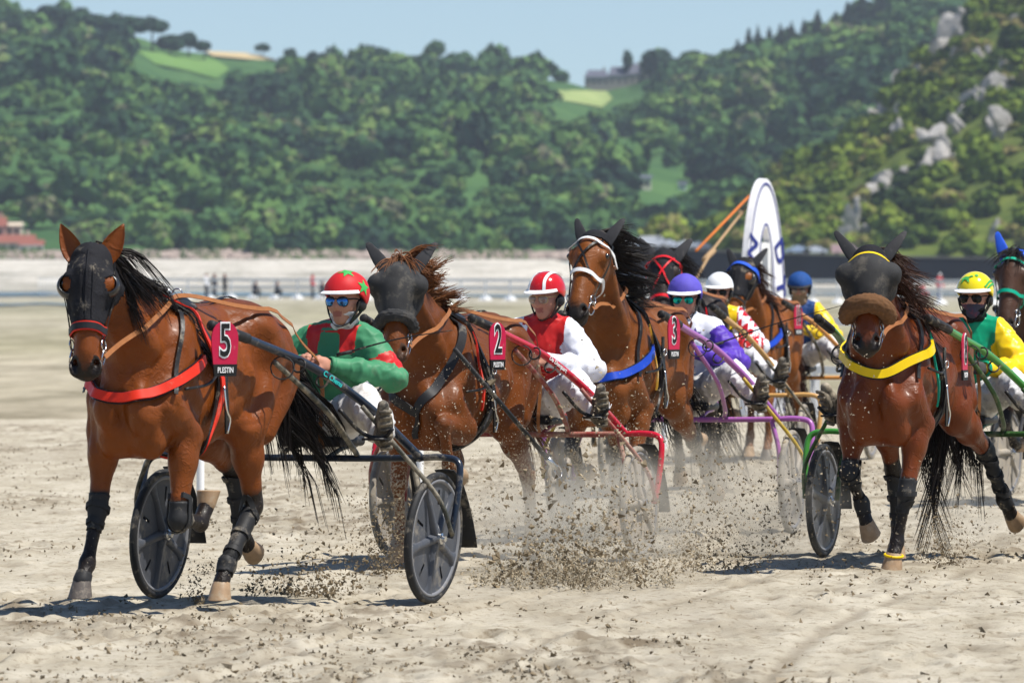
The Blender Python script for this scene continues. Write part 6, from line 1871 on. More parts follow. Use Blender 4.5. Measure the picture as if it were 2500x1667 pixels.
    # ---- scarf
    if sp.get('scarf'):
        top = sp.get('scarf_top', .42); mb = MB(); vs = []; K = 22; rows = 9
        for i in range(rows):
            t = i / (rows - 1); c = nek - V(0, 0, .02) + (hc - w * .05 + g * .015 * t - nek) * (t * 1.15 * top / .42)
            for j in range(K):
                a = 2 * math.pi * j / K; rr = .080 - .014 * t + .007 * math.sin(i * 2.2 + 2 * math.sin(a + i * .7)) + .004 * math.sin(5 * a + i)
                vs.append(c + g * rr * math.cos(a) * 1.02 + l * rr * math.sin(a))
        fs = [(i * K + j, i * K + (j + 1) % K, (i + 1) * K + (j + 1) % K, (i + 1) * K + j) for i in range(rows - 1) for j in range(K)]
        mb.add(vs, fs); sc = mb.build('scarf', sp['scarf'], root); ss = sc.modifiers.new('s', 'SUBSURF'); ss.levels = 1; ss.render_levels = 2
    A['root'] = root; A['hc'] = hc; A['che'] = che
    return A

LIPS = mat('lips', (.33, .115, .09), .5)
BOOTM = mat('muddy_boot', (.03, .028, .026), .6, dirt=.75, dscale=11, bump=.3, bscale=40)
SOLEM = mat('muddy_sole', (.095, .082, .065), .8, var=.4, vscale=25, dirt=.6, dscale=14)
HELMBLACK = mat('black_padding', (.014, .014, .015), .5)

# ------------------------------------------------------------------ the field of runners
def at(px, D):
    return (px - 1250) / F_PX * D
def heading(a):
    return -R(90 + a)
def hdir(a):
    return V(-math.sin(R(a)), -math.cos(R(a)), 0)

def to_local(p, x, y, rz):
    d = np.array(p, float) - V(x, y, 0); c, s = math.cos(rz), math.sin(rz)
    return V(d[0] * c + d[1] * s, -d[0] * s + d[1] * c, d[2])
def to_world(p, x, y, rz):
    c, s = math.cos(rz), math.sin(rz)
    return V(x + p[0] * c - p[1] * s, y + p[0] * s + p[1] * c, p[2])

def stripes(*m): return list(m)

RED = mat('red_cloth', (.50, .016, .016), .5, var=.15, vscale=14, dirt=.1, dscale=9)
GREEN = mat('green_cloth', (.050, .22, .105), .55, var=.2, vscale=10, dirt=.12, dscale=7, dcol=(.2, .2, .14))
WHITEC = mat('white_cloth', (.74, .75, .80), .5, dirt=.16, dscale=9, dcol=(.34, .29, .22))
PURPLE = mat('purple_cloth', (.085, .035, .36), .5, var=.2, vscale=10, dirt=.05)
YELLOW = mat('yellow_satin', (.78, .52, .01), .33, var=.1, vscale=10, dirt=.08, dscale=10)
EMERALD = mat('emerald_satin', (.006, .27, .135), .26, var=.15, vscale=8)
NAVY = mat('navy_cloth', (.012, .045, .16), .6, var=.2, vscale=12)
TROUSER = mat('white_trousers', (.76, .76, .79), .55, dirt=.18, dscale=7, dcol=(.24, .20, .15))
TROUSER2 = mat('muddy_white_trousers', (.70, .69, .68), .5, dirt=.42, dscale=9, dcol=(.10, .085, .07))
TROUSER5 = mat('pale_trousers', (.62, .60, .58), .6, dirt=.38, dscale=8, dcol=(.20, .165, .115))
REDGLOSS = mat('red_helmet_gloss', (.50, .010, .014), .14, coat=.5, dirt=.05, dscale=60, dcol=(.6, .55, .5))
YELGLOSS = mat('yellow_helmet_gloss', (.74, .60, .01), .16, coat=.5, dirt=.04, dscale=50)
REDCOVER = mat('red_helmet_cover', (.52, .016, .020), .55, var=.1, vscale=12)
PURCOVER = mat('purple_helmet_cover', (.095, .075, .42), .7, var=.2, vscale=25, bump=.2, bscale=200)
NAVYCOVER = mat('navy_helmet_cover', (.012, .06, .22), .75, var=.2, vscale=30, bump=.3, bscale=150)
WHITEGLOSS = mat('white_helmet_gloss', (.78, .78, .78), .2, coat=.4)
GREENMARK = mat('green_mark', (.05, .36, .08), .5)
PURMARK = mat('purple_mark', (.06, .025, .26), .5)
BLUELENS = mat('blue_mirror_lens', (.06, .20, .52), .06, .85)
GREENLENS = mat('green_mirror_lens', (.01, .38, .30), .06, .85)
DARKLENS = mat('dark_lens', (.02, .02, .02), .05, .5)
AMBERLENS = mat('amber_lens', (.30, .24, .20), .05, .3)
GOLDRIM = mat('gold_rim', (.55, .42, .22), .3, .8)
SCARFW = mat('patterned_white_scarf', (.66, .66, .72), .8, var=.5, vscale=30, dirt=.5, dscale=34, dcol=(.05, .05, .12))
SCARFB = mat('black_scarf', (.012, .012, .013), .85, var=.3, vscale=20)
BUFF = mat('dark_face_buff', (.05, .05, .09), .8, dirt=.4, dscale=20, dcol=(.35, .04, .05))
TANMASK = mat('tan_face_cover', (.22, .16, .11), .8, var=.3, vscale=15)
GLOVE = mat('dark_glove', (.06, .055, .052), .75, var=.3, vscale=30)
EARS_BLACK = mat('black_ear_cloth', (.030, .030, .033), .75, var=.4, vscale=14, dirt=.15, dscale=12, dcol=(.14, .13, .12))
BLUECLOTH = mat('blue_ear_cloth', (.02, .09, .55), .65, var=.2, vscale=20)
REDWEB = mat('red_webbing', (.62, .03, .012), .4, dirt=.05)
BLUEWEB = mat('blue_webbing', (.012, .055, .42), .4, dirt=.08)
YELWEB = mat('yellow_webbing', (.76, .52, .005), .38, dirt=.08)
GREENWEB = mat('green_webbing', (.0, .32, .20), .45)
BLACKWEB = mat('black_webbing', (.016, .016, .018), .5, dirt=.12)
WHITEWEB = mat('white_webbing', (.70, .70, .70), .5, dirt=.2)
REDSTRAP = mat('red_strap', (.60, .012, .02), .35)
ORANGEWEB = mat('yellow_trim', (.55, .30, .03), .5, dirt=.2)

S5M = mat('black_blue_paint', (.012, .018, .032), .28, coat=.3, dirt=.28, dscale=10)
S2M = mat('red_paint', (.50, .012, .030), .26, coat=.4, dirt=.22, dscale=12, dcol=(.30, .24, .17))
S3M = mat('violet_paint', (.34, .11, .36), .32, coat=.3, dirt=.16, dscale=9)
S4M = mat('green_paint', (.05, .24, .035), .28, coat=.4, dirt=.18, dscale=10)
S6M = mat('tan_wood_paint', (.56, .32, .11), .4, coat=.2, dirt=.12)
S10M = mat('orange_wood_paint', (.58, .25, .06), .4, coat=.2, dirt=.12)
S7M = mat('grey_paint', (.10, .10, .11), .4, dirt=.3)
YELSTAY = mat('yellow_paint', (.44, .30, .03), .4, dirt=.4, dscale=16)
REDSTAY = mat('muddy_red_paint', (.26, .045, .04), .5, dirt=.6, dscale=9)
DARKSTAY = mat('muddy_dark_paint', (.045, .048, .04), .5, dirt=.6, dscale=9)
DARKGREEN = mat('dark_green_paint', (.03, .085, .022), .4, dirt=.3, dscale=9)

HIDE_BAY = hide_mat('bay_coat', (.170, .041, .0030))
HIDE_BAY2 = hide_mat('bay_coat_golden', (.165, .046, .0045), rough=.42)
HIDE_BAY4 = hide_mat('bay_coat_red', (.130, .027, .0028), rough=.30)
HIDE_CHEST = hide_mat('chestnut_coat', (.140, .037, .0040), dark=(.06, .028, .014), rough=.42)
HIDE_BLACK = hide_mat('black_coat', (.022, .014, .011), rough=.4)
HIDE_DARK = hide_mat('dark_brown_coat', (.055, .024, .013), rough=.4)
HIDE_BAY10 = hide_mat('bay_coat_light', (.200, .058, .0060), rough=.40)

def p_green(loc, arm, t, n):
    i = np.zeros(len(loc), int)
    i[arm & (t > .55) & (t < .95)] = 1
    yoke = ~arm & (loc[:, 2] > .02) & (np.abs(np.abs(loc[:, 1]) - .10) < .035 + .1 * (loc[:, 2] - .02)) & (n[:, 0] > -.1) & (loc[:, 2] < .17)
    i[yoke] = 1
    i[~arm & (loc[:, 2] > .135) & (np.abs(loc[:, 1]) < .075) & (np.sin(loc[:, 2] * 160) > -.2)] = 1
    return i
def p_redwhite(loc, arm, t, n):
    i = np.zeros(len(loc), int)
    i[~arm & (loc[:, 1] > -.06) & (loc[:, 2] > -.22)] = 1
    i[~arm & (loc[:, 2] > .13) & (np.abs(loc[:, 1]) < .1)] = 1
    return i
def p_whitepurple(loc, arm, t, n):
    i = np.zeros(len(loc), int); i[arm & (t > .12)] = 1
    return i
def p_check(loc, arm, t, n):
    i = np.zeros(len(loc), int)
    i[arm] = np.where((np.sin(t[arm] * 17) > 0) ^ (np.sin(loc[arm, 1] * 70) > .3), 1, 2)
    return i
def p_greenyel(loc, arm, t, n):
    i = np.zeros(len(loc), int); i[arm] = 1
    return i

def star(m, p, d, s): return (m, star_pts(), p, d, s)

TEAMS = []
def team(k, axle_px, D, a_s, a_h, horse, sulky, driver, Hoff=1.30, lat=0.0):
    ax, ay = at(axle_px, D), D
    ray = math.degrees((axle_px - 1250) / F_PX); a_s += ray; a_h += ray      # headings are measured against the line of sight
    hd = hdir(a_h); lf = V(math.cos(R(a_h)), -math.sin(R(a_h)), 0)
    hp = V(ax, ay, 0) + hd * Hoff + lf * lat
    horse.update(x=hp[0], y=hp[1], rz=heading(a_h))
    DH = build_horse(horse)
    out = dict(h=DH, horse=horse)
    if sulky:
        sulky.update(x=ax, y=ay, rz=heading(a_s)); out['s'] = build_sulky(sulky); out['ssp'] = sulky
    if driver:
        driver.update(x=ax, y=ay, rz=heading(a_s)); A = build_driver(driver); out['d'] = A
        for s, nm in ((1, 'L'), (-1, 'R')):
            hand = to_local(to_world(A['hand' + nm], ax, ay, heading(a_s)), hp[0], hp[1], heading(a_h))
            bit, ter = DH['bit%d' % s], DH['ter%d' % s]
            O = DH['O']
            raw = [bit, bit + (ter - bit) * .3, bit + (ter - bit) * .65, ter, V(.02, .16 * s, 1.58) + O, V(-.35, .22 * s, 1.52) + O, V(-.75, .22 * s, 1.40) + O, hand + V(.10, .03 * s, .04), hand]
            dens = spline(raw, 6); out_p = []
            for i, p in enumerate(dens):
                loc, nor, _, _ = DH['bvh'].find_nearest(Vector(p))
                dd = float(np.dot(p - np.array(loc), np.array(nor)))
                out_p.append(np.array(loc) + np.array(nor) * .022 if dd < .022 else p)
            for _ in range(4):
                for _ in range(3):
                    out_p = [out_p[0]] + [out_p[i] * .5 + (out_p[i - 1] + out_p[i + 1]) * .25 for i in range(1, len(out_p) - 1)] + [out_p[-1]]
                for i, p in enumerate(out_p):
                    loc, nor, _, _ = DH['bvh'].find_nearest(Vector(p)); dd = float(np.dot(p - np.array(loc), np.array(nor)))
                    if dd < .03 and 0 < i < len(out_p) - 1: out_p[i] = p + np.array(nor) * (.03 - dd)
            pts = out_p
            strap('rein', pts, .024, horse.get('rein_mat', TAN), DH['root'], None, th=.004, up=V(.15, s * .9, .5), n=1)
            if s > 0:
                hang = [hand, hand + V(-.03, .01, -.16), hand + V(-.02, .0, -.36), hand + V(-.1, -.02, -.44)]
                strap('rein_end', hang, .020, TAN, DH['root'], None, th=.004, up=V(.9, .3, .1))
    TEAMS.append(out)
    return out

def plate(a_cam): return math.atan2(0, 1) + R(a_cam)

# --- horse 5, leading on the left
team(5, 722, 38.7, 25, 25,
     dict(label='bay horse in a black blinker hood wearing red plate number 5', hide=HIDE_BAY, hairm=HAIRBLACK, seed=5,
          poll=(1.10, .0, 1.82), yaw=20, pitch=20, hood='full', ear_spread=.42, ear=(.185, .048), voxel=.0135,
          legs=dict(RF=[(.55, -.19, .93), (.62, -.20, .545), (.74, -.20, .275), (.80, -.20, .185)],
                    LF=[(.42, .19, .93), (.52, .20, .49), (.27, .20, .46), (.20, .20, .545)],
                    LH=[(-.27, .19, .96), (-.42, .17, .53), (-.13, .16, .245), (-.06, .16, .145)],
                    RH=[(-.40, -.18, .96), (-.88, -.17, .70), (-.97, -.16, .385), (-1.05, -.16, .30)]),
          boots=dict(RF=('knee', 'bell'), LF=('knee',), LH=('shin', 'fetlock'), RH=('shin',)), hoofm=dict(RF=HOOFDARK),
          loops=[(.385, .0, .032, BLACKWEB, 'noseband', .016), (.385, .0, .046, REDWEB, 'noseband_trim', .012)],
          breast_mat=REDWEB, breast_z=1.17, girth_mat=REDWEB, hame_mat=None, mane_flow=(-.48, .40, -.72), mane_len=.31, hair=800, mane_lift=.26,
          tail_flow=(-.45, .16, -.78), tail_len=.58, tail_n=700,
          number='5', plate_at=(.40, .40, 1.345), plate_rz=R(28), sand=.25),
     dict(label='black and blue racing sulky with five spoke disc wheels behind horse five', mat=S5M, mat2=DARKSTAY, disc=DISCM, lean=R(-4), spin=.5, view=R(25), words=[('C. Chenu', mat('cyan_script', (.02, .45, .42), .5), .28, .042)]),
     dict(label='driver in green jacket with red armbands and red starred helmet cover', ly=.15, lx=.03, hyaw=-6, hpitch=2, wrL=(.0, .17, 1.24), wrR=(.02, .0, 1.25), elL=(-.30, .36, 1.17),
          jmats=[GREEN, RED], pattern=p_green, trousers=TROUSER5, hmats=[REDCOVER], cover=True, lens=BLUELENS, scarf=SCARFW, scarf_top=.43,
          hdecals=[(GREENMARK, star_pts(), (.35, .25, 1.0), .048, (0, 0, 1)), (GREENMARK, star_pts(rot=.4), (.05, 1.0, .30), .046, (0, 0, 1))]))

# --- horse 2
team(2, 1255, 44.4, 19, 19,
     dict(label='chestnut horse in a black face mask wearing red plate number 2', hide=HIDE_CHEST, hairm=HAIRCHEST, seed=2, dz=-.10,
          poll=(1.08, .04, 1.77), yaw=14, pitch=32, hood='mask', mask_range=(.03, .37), ear_mat=EARS_BLACK, ear_spread=.62, ear=(.17, .044), mask_top=False,
          roll_band=(.375, .036, MASKM), forelock=True, dark_legs=.35, dark_muzzle=.5,
          legs=dict(LF=[(.46, .19, .93), (.80, .20, .85), (.66, .19, .61), (.57, .19, .56)],
                    RF=[(.44, -.18, .94), (.50, -.18, .50), (.47, -.18, .22), (.54, -.18, .12)],
                    LH=[(-.38, .18, .96), (-.80, .17, .52), (-.88, .17, .235), (-.86, .17, .12)],
                    RH=[(-.22, -.18, .96), (-.48, -.17, .60), (-.30, -.17, .33), (-.33, -.17, .22)]),
          breast='yoke', breast_mat=BLACKWEB, girth_mat=BLACKWEB, hame_mat=REDWEB, mane_flow=(-.30, .62, .18), mane_len=.20, tail_flow=(-.6, -.05, -.6), tail_len=.6, tail_n=300,
          number='2', plate_at=(.44, .41, 1.30), plate_rz=R(50), sand=.9),
     dict(label='red painted racing sulky carrying the driver in red and white', mat=S2M, mat2=REDSTAY, disc=DISCS, lean=R(2), tyre=DUSTYRE, bar_mat=REDSTAY, view=R(19), words=[('Du Dompart', WHITEWEB, .25, .038), ('BESTON', WHITEWEB, 1.35, .055)]),
     dict(label='driver in red and white jacket with glossy red striped helmet', ly=.10, lx=.02, hyaw=-14, hpitch=8,
          jmats=[WHITEC, RED], pattern=p_redwhite, trousers=TROUSER, hmats=[REDGLOSS, WHITEGLOSS],
          hstraps=[(WHITEGLOSS, .019, [(.85, y, .12), (.72, y, .62), (.25, y, .92), (-.35, y, .85), (-.85, y, .35)]) for y in (-.42, .42)], lens=AMBERLENS, rimm=GOLDRIM,
          wrL=(.04, .20, 1.20)), Hoff=1.05)

# --- horse 3
team(3, 1650, 48.9, 14, 14,
     dict(label='bay horse with bare face and grey ear covers wearing plate number 3', hide=HIDE_BAY2, hairm=HAIRBLACK, seed=3, dz=-.05,
          dark_muzzle=1.0, poll=(1.10, .07, 1.945), yaw=-4, pitch=38, hood='cap', cap_range=(-.06, .045), ear_mat=EARS_BLACK, ear_spread=.42, ear=(.155, .042),
          loops=[(.075, .0, .026, WHITEWEB, 'browband', .016), (.315, .0, .026, WHITEWEB, 'noseband', .016)], cross_bridle=LEATHER,
          legs=dict(LF=[(.42, .19, .93), (.52, .19, .52), (.52, .19, .23), (.59, .19, .13)],
                    RF=[(.50, -.19, .92), (.70, -.19, .60), (.46, -.19, .46), (.36, -.19, .44)],
                    LH=[(-.45, .19, .96), (-1.00, .19, .62), (-1.26, .22, .40), (-1.34, .24, .30)],
                    RH=[(-.22, -.18, .96), (-.42, -.17, .56), (-.36, -.17, .23), (-.29, -.17, .13)]),
          breast_mat=BLUEWEB, breast_z=1.17, hame_mat=ORANGEWEB, mane_flow=(-.75, .62, -.10), mane_len=.27, hair=600, tail_flow=(-.7, -.1, -.6), tail_len=.7,
          number='3', plate_at=(.44, .42, 1.315), plate_rz=R(58), sand=.9),
     dict(label='violet painted racing sulky with muddy yellow wheel stays', mat=S3M, mat2=S3M, disc=DISCS, tyre=DUSTYRE, stay_mat=YELSTAY),
     dict(label='driver in white jacket with purple sleeves and purple helmet cover', ly=.0, lx=.04, hyaw=6, hpitch=8, hz=-.02,
          jmats=[WHITEC, PURPLE], pattern=p_whitepurple, trousers=TROUSER2, hmats=[PURCOVER], cover=True, lens=GREENLENS,
          jdecals=[star(PURMARK, (.15, .085, .06), (1, .25, .1), .045), star(PURMARK, (.15, -.09, .03), (1, -.2, 0), .045), star(PURMARK, (.15, .03, -.17), (1, 0, 0), .045)],
          brim=.04))

# --- horse with the sheepskin noseband, right
team(4, 2318, 44.5, 15, 12,
     dict(label='bay horse with brown sheepskin noseband and yellow breast collar', hide=HIDE_BAY4, hairm=HAIRBROWN, tailm=HAIRBLACK, seed=4, dz=-.07,
          poll=(1.08, .04, 1.83), yaw=10, pitch=32, hood='mask', mask_range=(.055, .325), mask_wide=.28, ear_mat=EARS_BLACK, ear_spread=.62, ear=(.175, .040),
          roll_band=(.375, .058, WOOL), loops=[(.05, .0, .022, YELWEB, 'browband', .030)], dark_up=.0, voxel=.0138,
          legs=dict(LF=[(.46, .19, .93), (.60, .15, .45), (.62, .10, .17), (.66, .09, .10)],
                    RF=[(.46, -.19, .93), (.58, -.19, .56), (.40, -.16, .38), (.40, -.13, .27)],
                    LH=[(-.46, .22, .97), (-.98, .29, .66), (-1.18, .36, .37), (-1.25, .39, .27)],
                    RH=[(-.22, -.17, .97), (-.40, -.15, .56), (-.46, -.13, .22), (-.40, -.13, .12)]),
          boots=dict(LF=('knee',), RF=('knee', 'fetlock'), LH=('shin', 'hock', 'fetlock'), RH=('shin',)), hoofband=dict(LF=YELWEB),
          breast_mat=YELWEB, breast_z=1.27, breast_w=.05, hame_mat=GREENWEB, mane_flow=(-.35, .75, -.55), mane_len=.27,
          tail_flow=(-.1, .05, -.95), tail_len=.72, tail_n=700,
          number='8', plate_at=(.30, .43, 1.24), plate_rz=R(74), sand=.3),
     dict(label='green painted racing sulky with dark disc wheels on the right', mat=S4M, mat2=DARKGREEN, disc=DISCM, spin=.1, bar_mat=DARKGREEN),
     dict(label='driver in emerald and yellow satin jacket with yellow helmet', ly=.08, lx=.03, hyaw=-2, hpitch=5,
          jmats=[EMERALD, YELLOW], pattern=p_greenyel, trousers=TROUSER2, hmats=[YELGLOSS, GREENMARK],
          hstraps=[(GREENMARK, .012, [(.62, .72, .05 + k), (.25, .88, .30 + k), (-.25, .86, .30 + k), (-.6, .70, .05 + k)]) for k in (0, .20)],
          hdecals=[(GREENMARK, [(-1.0, .15), (-.55, .30), (-.2, .55), (.35, .55), (.62, .95), (1.0, .80), (.72, .62), (.55, .30), (.75, -.1), (.95, -.45), (.6, -.1), (.25, .0), (-.15, -.15), (-.35, -.6), (-.75, -.75), (-.42, -.4), (-.45, .0), (-.7, .12)], (.75, -.28, .62), .042, (0, 0, 1)),
                   (GREENMARK, star_pts(6, 1, .5), (.62, .30, .95), .016, (0, 0, 1))],
          lens=DARKLENS, lowface=BUFF, scarf=SCARFB, scarf_top=.40, glove=GLOVE, wrL=(.04, .22, 1.15)))

# --- black horse with red bridle, behind
team(6, 1722, 58.5, 9, 8,
     dict(label='black horse with red crossed bridle behind the purple driver', hide=HIDE_BLACK, hairm=HAIRBLACK, seed=6, voxel=.021,
          poll=(1.08, .02, 1.86), yaw=4, pitch=34, hood='cap', cap_range=(-.06, .30), eyeholes=True, ear_mat=EARS_BLACK, ear_spread=.62, ear=(.17, .05),
          loops=[(.08, .0, .022, REDSTRAP, 'browband', .02), (.40, .0, .024, REDSTRAP, 'noseband', .02)], cross_bridle=REDSTRAP, bridle_mat=REDSTRAP,
          legs=dict(LF=[(.44, .18, .93), (.66, .18, .60), (.42, .18, .46), (.34, .18, .44)], RF=[(.46, -.18, .93), (.54, -.18, .5), (.52, -.18, .22), (.59, -.18, .12)],
                    LH=[(-.25, .18, .96), (-.45, .17, .56), (-.40, .17, .23), (-.33, .17, .13)], RH=[(-.42, -.18, .96), (-.9, -.17, .58), (-1.05, -.17, .28), (-1.06, -.17, .16)]),
          breast_mat=BLACKWEB, hame_mat=REDSTRAP, hair=300, tail_n=260, sand=.5),
     dict(label='tan wooden racing sulky of the white helmeted driver', mat=S6M, mat2=DARKSTAY, disc=DISCS, tyre=DUSTYRE),
     dict(label='driver in yellow jacket with red and white checked sleeves and white helmet', ly=.06, hyaw=2, hpitch=6,
          jmats=[YELLOW, REDGLOSS, WHITEC], pattern=p_check, trousers=TROUSER, hmats=[WHITEGLOSS], lens=DARKLENS))

# --- horse 10
team(10, 1922, 68.5, 12, 11,
     dict(label='bay horse in black hood with blue browband wearing plate number 10', hide=HIDE_BAY10, hairm=HAIRBROWN, seed=10, dz=-.08, voxel=.021,
          poll=(1.06, .06, 1.815), yaw=-8, pitch=34, hood='full', ear_mat=EARS_BLACK, ear_spread=.55, ear=(.17, .045),
          loops=[(.05, .0, .045, BLUECLOTH, 'browband', .022), (.40, .0, .024, LEATHER, 'noseband', .014)],
          legs=dict(LF=[(.44, .18, .93), (.54, .18, .5), (.52, .18, .22), (.59, .18, .12)], RF=[(.46, -.18, .93), (.68, -.18, .62), (.44, -.18, .46), (.36, -.18, .44)],
                    LH=[(-.42, .18, .96), (-.9, .17, .58), (-1.05, .17, .28), (-1.06, .17, .16)], RH=[(-.25, -.18, .96), (-.45, -.17, .56), (-.40, -.17, .23), (-.33, -.17, .13)]),
          dark_legs=.4, breast_mat=BLUEWEB, hair=300, tail_n=260, number='10', plate_at=(.35, .42, 1.30), plate_rz=R(58), sand=.5, hoofm=dict(LF=HOOFDARK)),
     dict(label='orange wooden racing sulky of the navy and yellow driver', mat=S10M, mat2=DARKSTAY, disc=DISCS, tyre=DUSTYRE),
     dict(label='driver in navy and yellow jacket with blue cap and covered face', ly=.05, hyaw=6, hpitch=14,
          jmats=[NAVY, YELLOW], pattern=p_greenyel, trousers=TROUSER2, hmats=[NAVYCOVER], cover=True, brimm=HELMBLACK, lowface=TANMASK, scarf=TANMASK, scarf_top=.46, lens=AMBERLENS))

# --- dark horse at the right edge
team(7, 2700, 56.5, 17, 17,
     dict(label='dark brown horse with bright blue ear covers at the right edge', hide=HIDE_DARK, hairm=HAIRBLACK, seed=8, voxel=.020,
          poll=(1.10, .04, 1.85), yaw=2, pitch=30, hood='cap', cap_range=(-.06, .04), hood_mat=BLUECLOTH, ear_mat=BLUECLOTH, ear_spread=.40, ear=(.20, .05), forelock=True,
          loops=[(.07, .0, .026, GREENWEB, 'browband', .016), (.33, .0, .026, GREENWEB, 'noseband', .016)],
          legs=dict(LF=[(.44, .18, .93), (.54, .18, .5), (.52, .18, .22), (.59, .18, .12)], RF=[(.46, -.18, .93), (.68, -.18, .62), (.44, -.18, .46), (.36, -.18, .44)],
                    LH=[(-.42, .18, .96), (-.9, .17, .58), (-1.05, .17, .28), (-1.06, .17, .16)], RH=[(-.25, -.18, .96), (-.45, -.17, .56), (-.40, -.17, .23), (-.33, -.17, .13)]),
          breast_mat=GREENWEB, hair=260, tail=False, sand=.5),
     dict(label='grey racing sulky behind the dark horse at the right edge', mat=S7M, disc=DISCS, tyre=DUSTYRE), None)

# --- whips and the loose side pole
def whip(label, D, x0, y0, x1, y1, dD=0):
    a = at3(x0, y0, D); b = at3(x1, y1, D + dD)
    root = empty('whip', tuple(a), 0, label, 'whip'); L_ = b - a
    mb = MB(); mb.tube(spline([V(0, 0, 0), L_ * .5 + V(0, 0, .015), L_], 6), np.linspace(.0065, .0025, 13), 6); mb.build('lash', LEATHER, root)
    mb = MB(); mb.tube([-L_ * .04, L_ * .10], .010, 8); mb.build('grip', RUBBER, root)
whip('thin black whip held by the driver in green', 38.5, 832, 864, 1105, 806)
whip('thin black whip held by the driver with purple sleeves', 48.6, 1734, 845, 2062, 744)
h2 = TEAMS[1]['h']['root']; hs = TEAMS[1]['horse']
pa = to_local(at3(1110, 852, 42.0), hs['x'], hs['y'], hs['rz']); pb = to_local(at3(1336, 1119, 42.6), hs['x'], hs['y'], hs['rz'])
mb = MB(); mb.tube([pa, pb], .014, 8); sp_ = mb.build('side_pole', RUBBER, h2)
mb = MB(); mb.tube([pb, pb + unit(pb - pa) * .09], .018, 8); mb.build('ferrule', STEEL, sp_)
ring('pole_ring', pb + unit(pb - pa) * .125, V(.3, 1, .2), .035, .004, STEEL, h2)

# ------------------------------------------------------------------ flying sand, clods and dust
CLOD = mat('damp_clod', (.19, .147, .092), .95, var=.5, vscale=12); GRAIN = mat('flying_grain', (.40, .34, .25), .95, var=.4, vscale=9)
OCT = np.array([(1, 1, 1), (1, -1, -1), (-1, 1, -1), (-1, -1, 1)], float) * .85
OCF = np.array([(0, 1, 2), (0, 3, 1), (0, 2, 3), (1, 3, 2)])
def bits(name, P, S, m, seed, label=None, cat=None, flat=.5):
    r = np.random.default_rng(seed); N = len(P)
    Q = r.normal(size=(N, 3, 3)); Q, _ = np.linalg.qr(Q)
    sh = OCT[None] * (.55 + .9 * r.random((N, 4, 1))) * V(1, .7, flat)
    v = np.einsum('nij,nkj->nki', Q, sh * S[:, None, None]) + P[:, None]
    f = (OCF[None] + np.arange(N)[:, None, None] * 4).reshape(-1, 3)
    return link(name, mesh_np(name, v.reshape(-1, 3), f, [m], False), kind='stuff', label=label, cat=cat)

r = np.random.default_rng(91)
# crumbs lying on the churned track
N = 62000
Yc = 29 + 45 * r.random(N) ** 1.5; Xc = (2 * r.random(N) - 1) * .08 * Yc
dens = vnoise2(Xc * .55 + 7, Yc * .22, 3) * .6 + vnoise2(Xc * 1.7, Yc * .5, 4) * .4
fine = vnoise2(Xc * 6, Yc * 2.2, 8) * .6 + vnoise2(Xc * 17, Yc * 6, 9) * .4
keep = r.random(N) < smooth01(dens, .36, .60) * smooth01(fine, .40, .66) * 1.0 + .03
Xc, Yc = Xc[keep], Yc[keep]; Sc = .0025 + .013 * r.random(len(Xc)) ** 3.0
big = r.random(len(Xc)) < .012; Sc[big] *= 1.9
P = np.stack([Xc, Yc, np.array([sand_z(x, y) for x, y in zip(Xc, Yc)]) + Sc * .3], 1)
h_ = len(P) // 2
bits('sand_crumbs', P[:h_], Sc[:h_], CLOD, 1, 'dark damp crumbs of sand strewn over the track', 'sand crumbs')
bits('sand_crumbs', P[h_:], Sc[h_:], mat('dry_crumb', (.27, .225, .16), .95, var=.3, vscale=8), 2, 'pale dry crumbs of sand strewn over the track', 'sand crumbs')

def plume(name, label, n, px, D, w, hgt, dep, m, smin, smax, lean=(0, 0), seed=1, pw=2.0, base=0.0, top=1.0):
    """sand kicked up from a spot on the ground: dense low down, thinning as it rises"""
    r = np.random.default_rng(seed); t = r.random(n) ** pw * top + base
    sp = .25 + .9 * t
    cx = (px - 1250) / F_PX * D
    P = np.stack([cx + lean[0] * t + r.normal(size=n) * w * sp, D + lean[1] * t + r.normal(size=n) * dep * sp, np.abs(hgt * t + r.normal(size=n) * .03 * hgt) + .01], 1)
    # clods hang together in ragged streaks
    st = snoise(P, seed, 2.2, 2); P[:, 0] += .06 * st; P[:, 2] += .05 * np.abs(st) * t
    S = smin + (smax - smin) * r.random(n) ** 4
    return bits(name, P, S, m, seed, label, 'flying sand')
PALECLOD = mat('pale_clod', (.34, .28, .19), .95, var=.4, vscale=10)
def jets(label, px, D, n_jets, n, w, vz, vx, vy, m, smin, smax, seed):
    """ragged arcs of sand thrown by hooves and tyres"""
    r = np.random.default_rng(seed); PP = []
    for j in range(n_jets):
        p0 = V((px - 1250) / F_PX * D + r.normal() * w, D + r.normal() * w * 1.2, .0); k = int(n / n_jets * r.uniform(.3, 1.7))
        v0 = V(r.normal() * vx + .25 * vx, abs(r.normal()) * vy + .3 * vy, vz * r.uniform(.35, 1.0)); t = r.random(k) ** .8 * (2 * v0[2] / 9.8) * r.uniform(.45, .8)
        vel = v0[None] * (1 + .22 * r.normal(size=(k, 1))) + r.normal(size=(k, 3)) * V(.30, .30, .25)
        q = p0[None] + vel * t[:, None]; q[:, 2] -= 4.9 * t * t
        q += r.normal(size=(k, 3)) * .012; PP.append(q[q[:, 2] > .0])
    P = np.concatenate(PP); S = smin + (smax - smin) * r.random(len(P)) ** 5
    return bits('flying_sand', P, S, m, seed, label, 'flying sand')
jets('tall ragged spray of dark clods before the red sulky wheel', 1400, 40.6, 42, 2300, .26, 4.0, .75, 1.6, CLOD, .0025, .022, 11)
jets('pale sand flung up with the tall dark spray', 1420, 40.8, 48, 6000, .32, 4.2, .85, 1.8, PALECLOD, .0018, .012, 12)
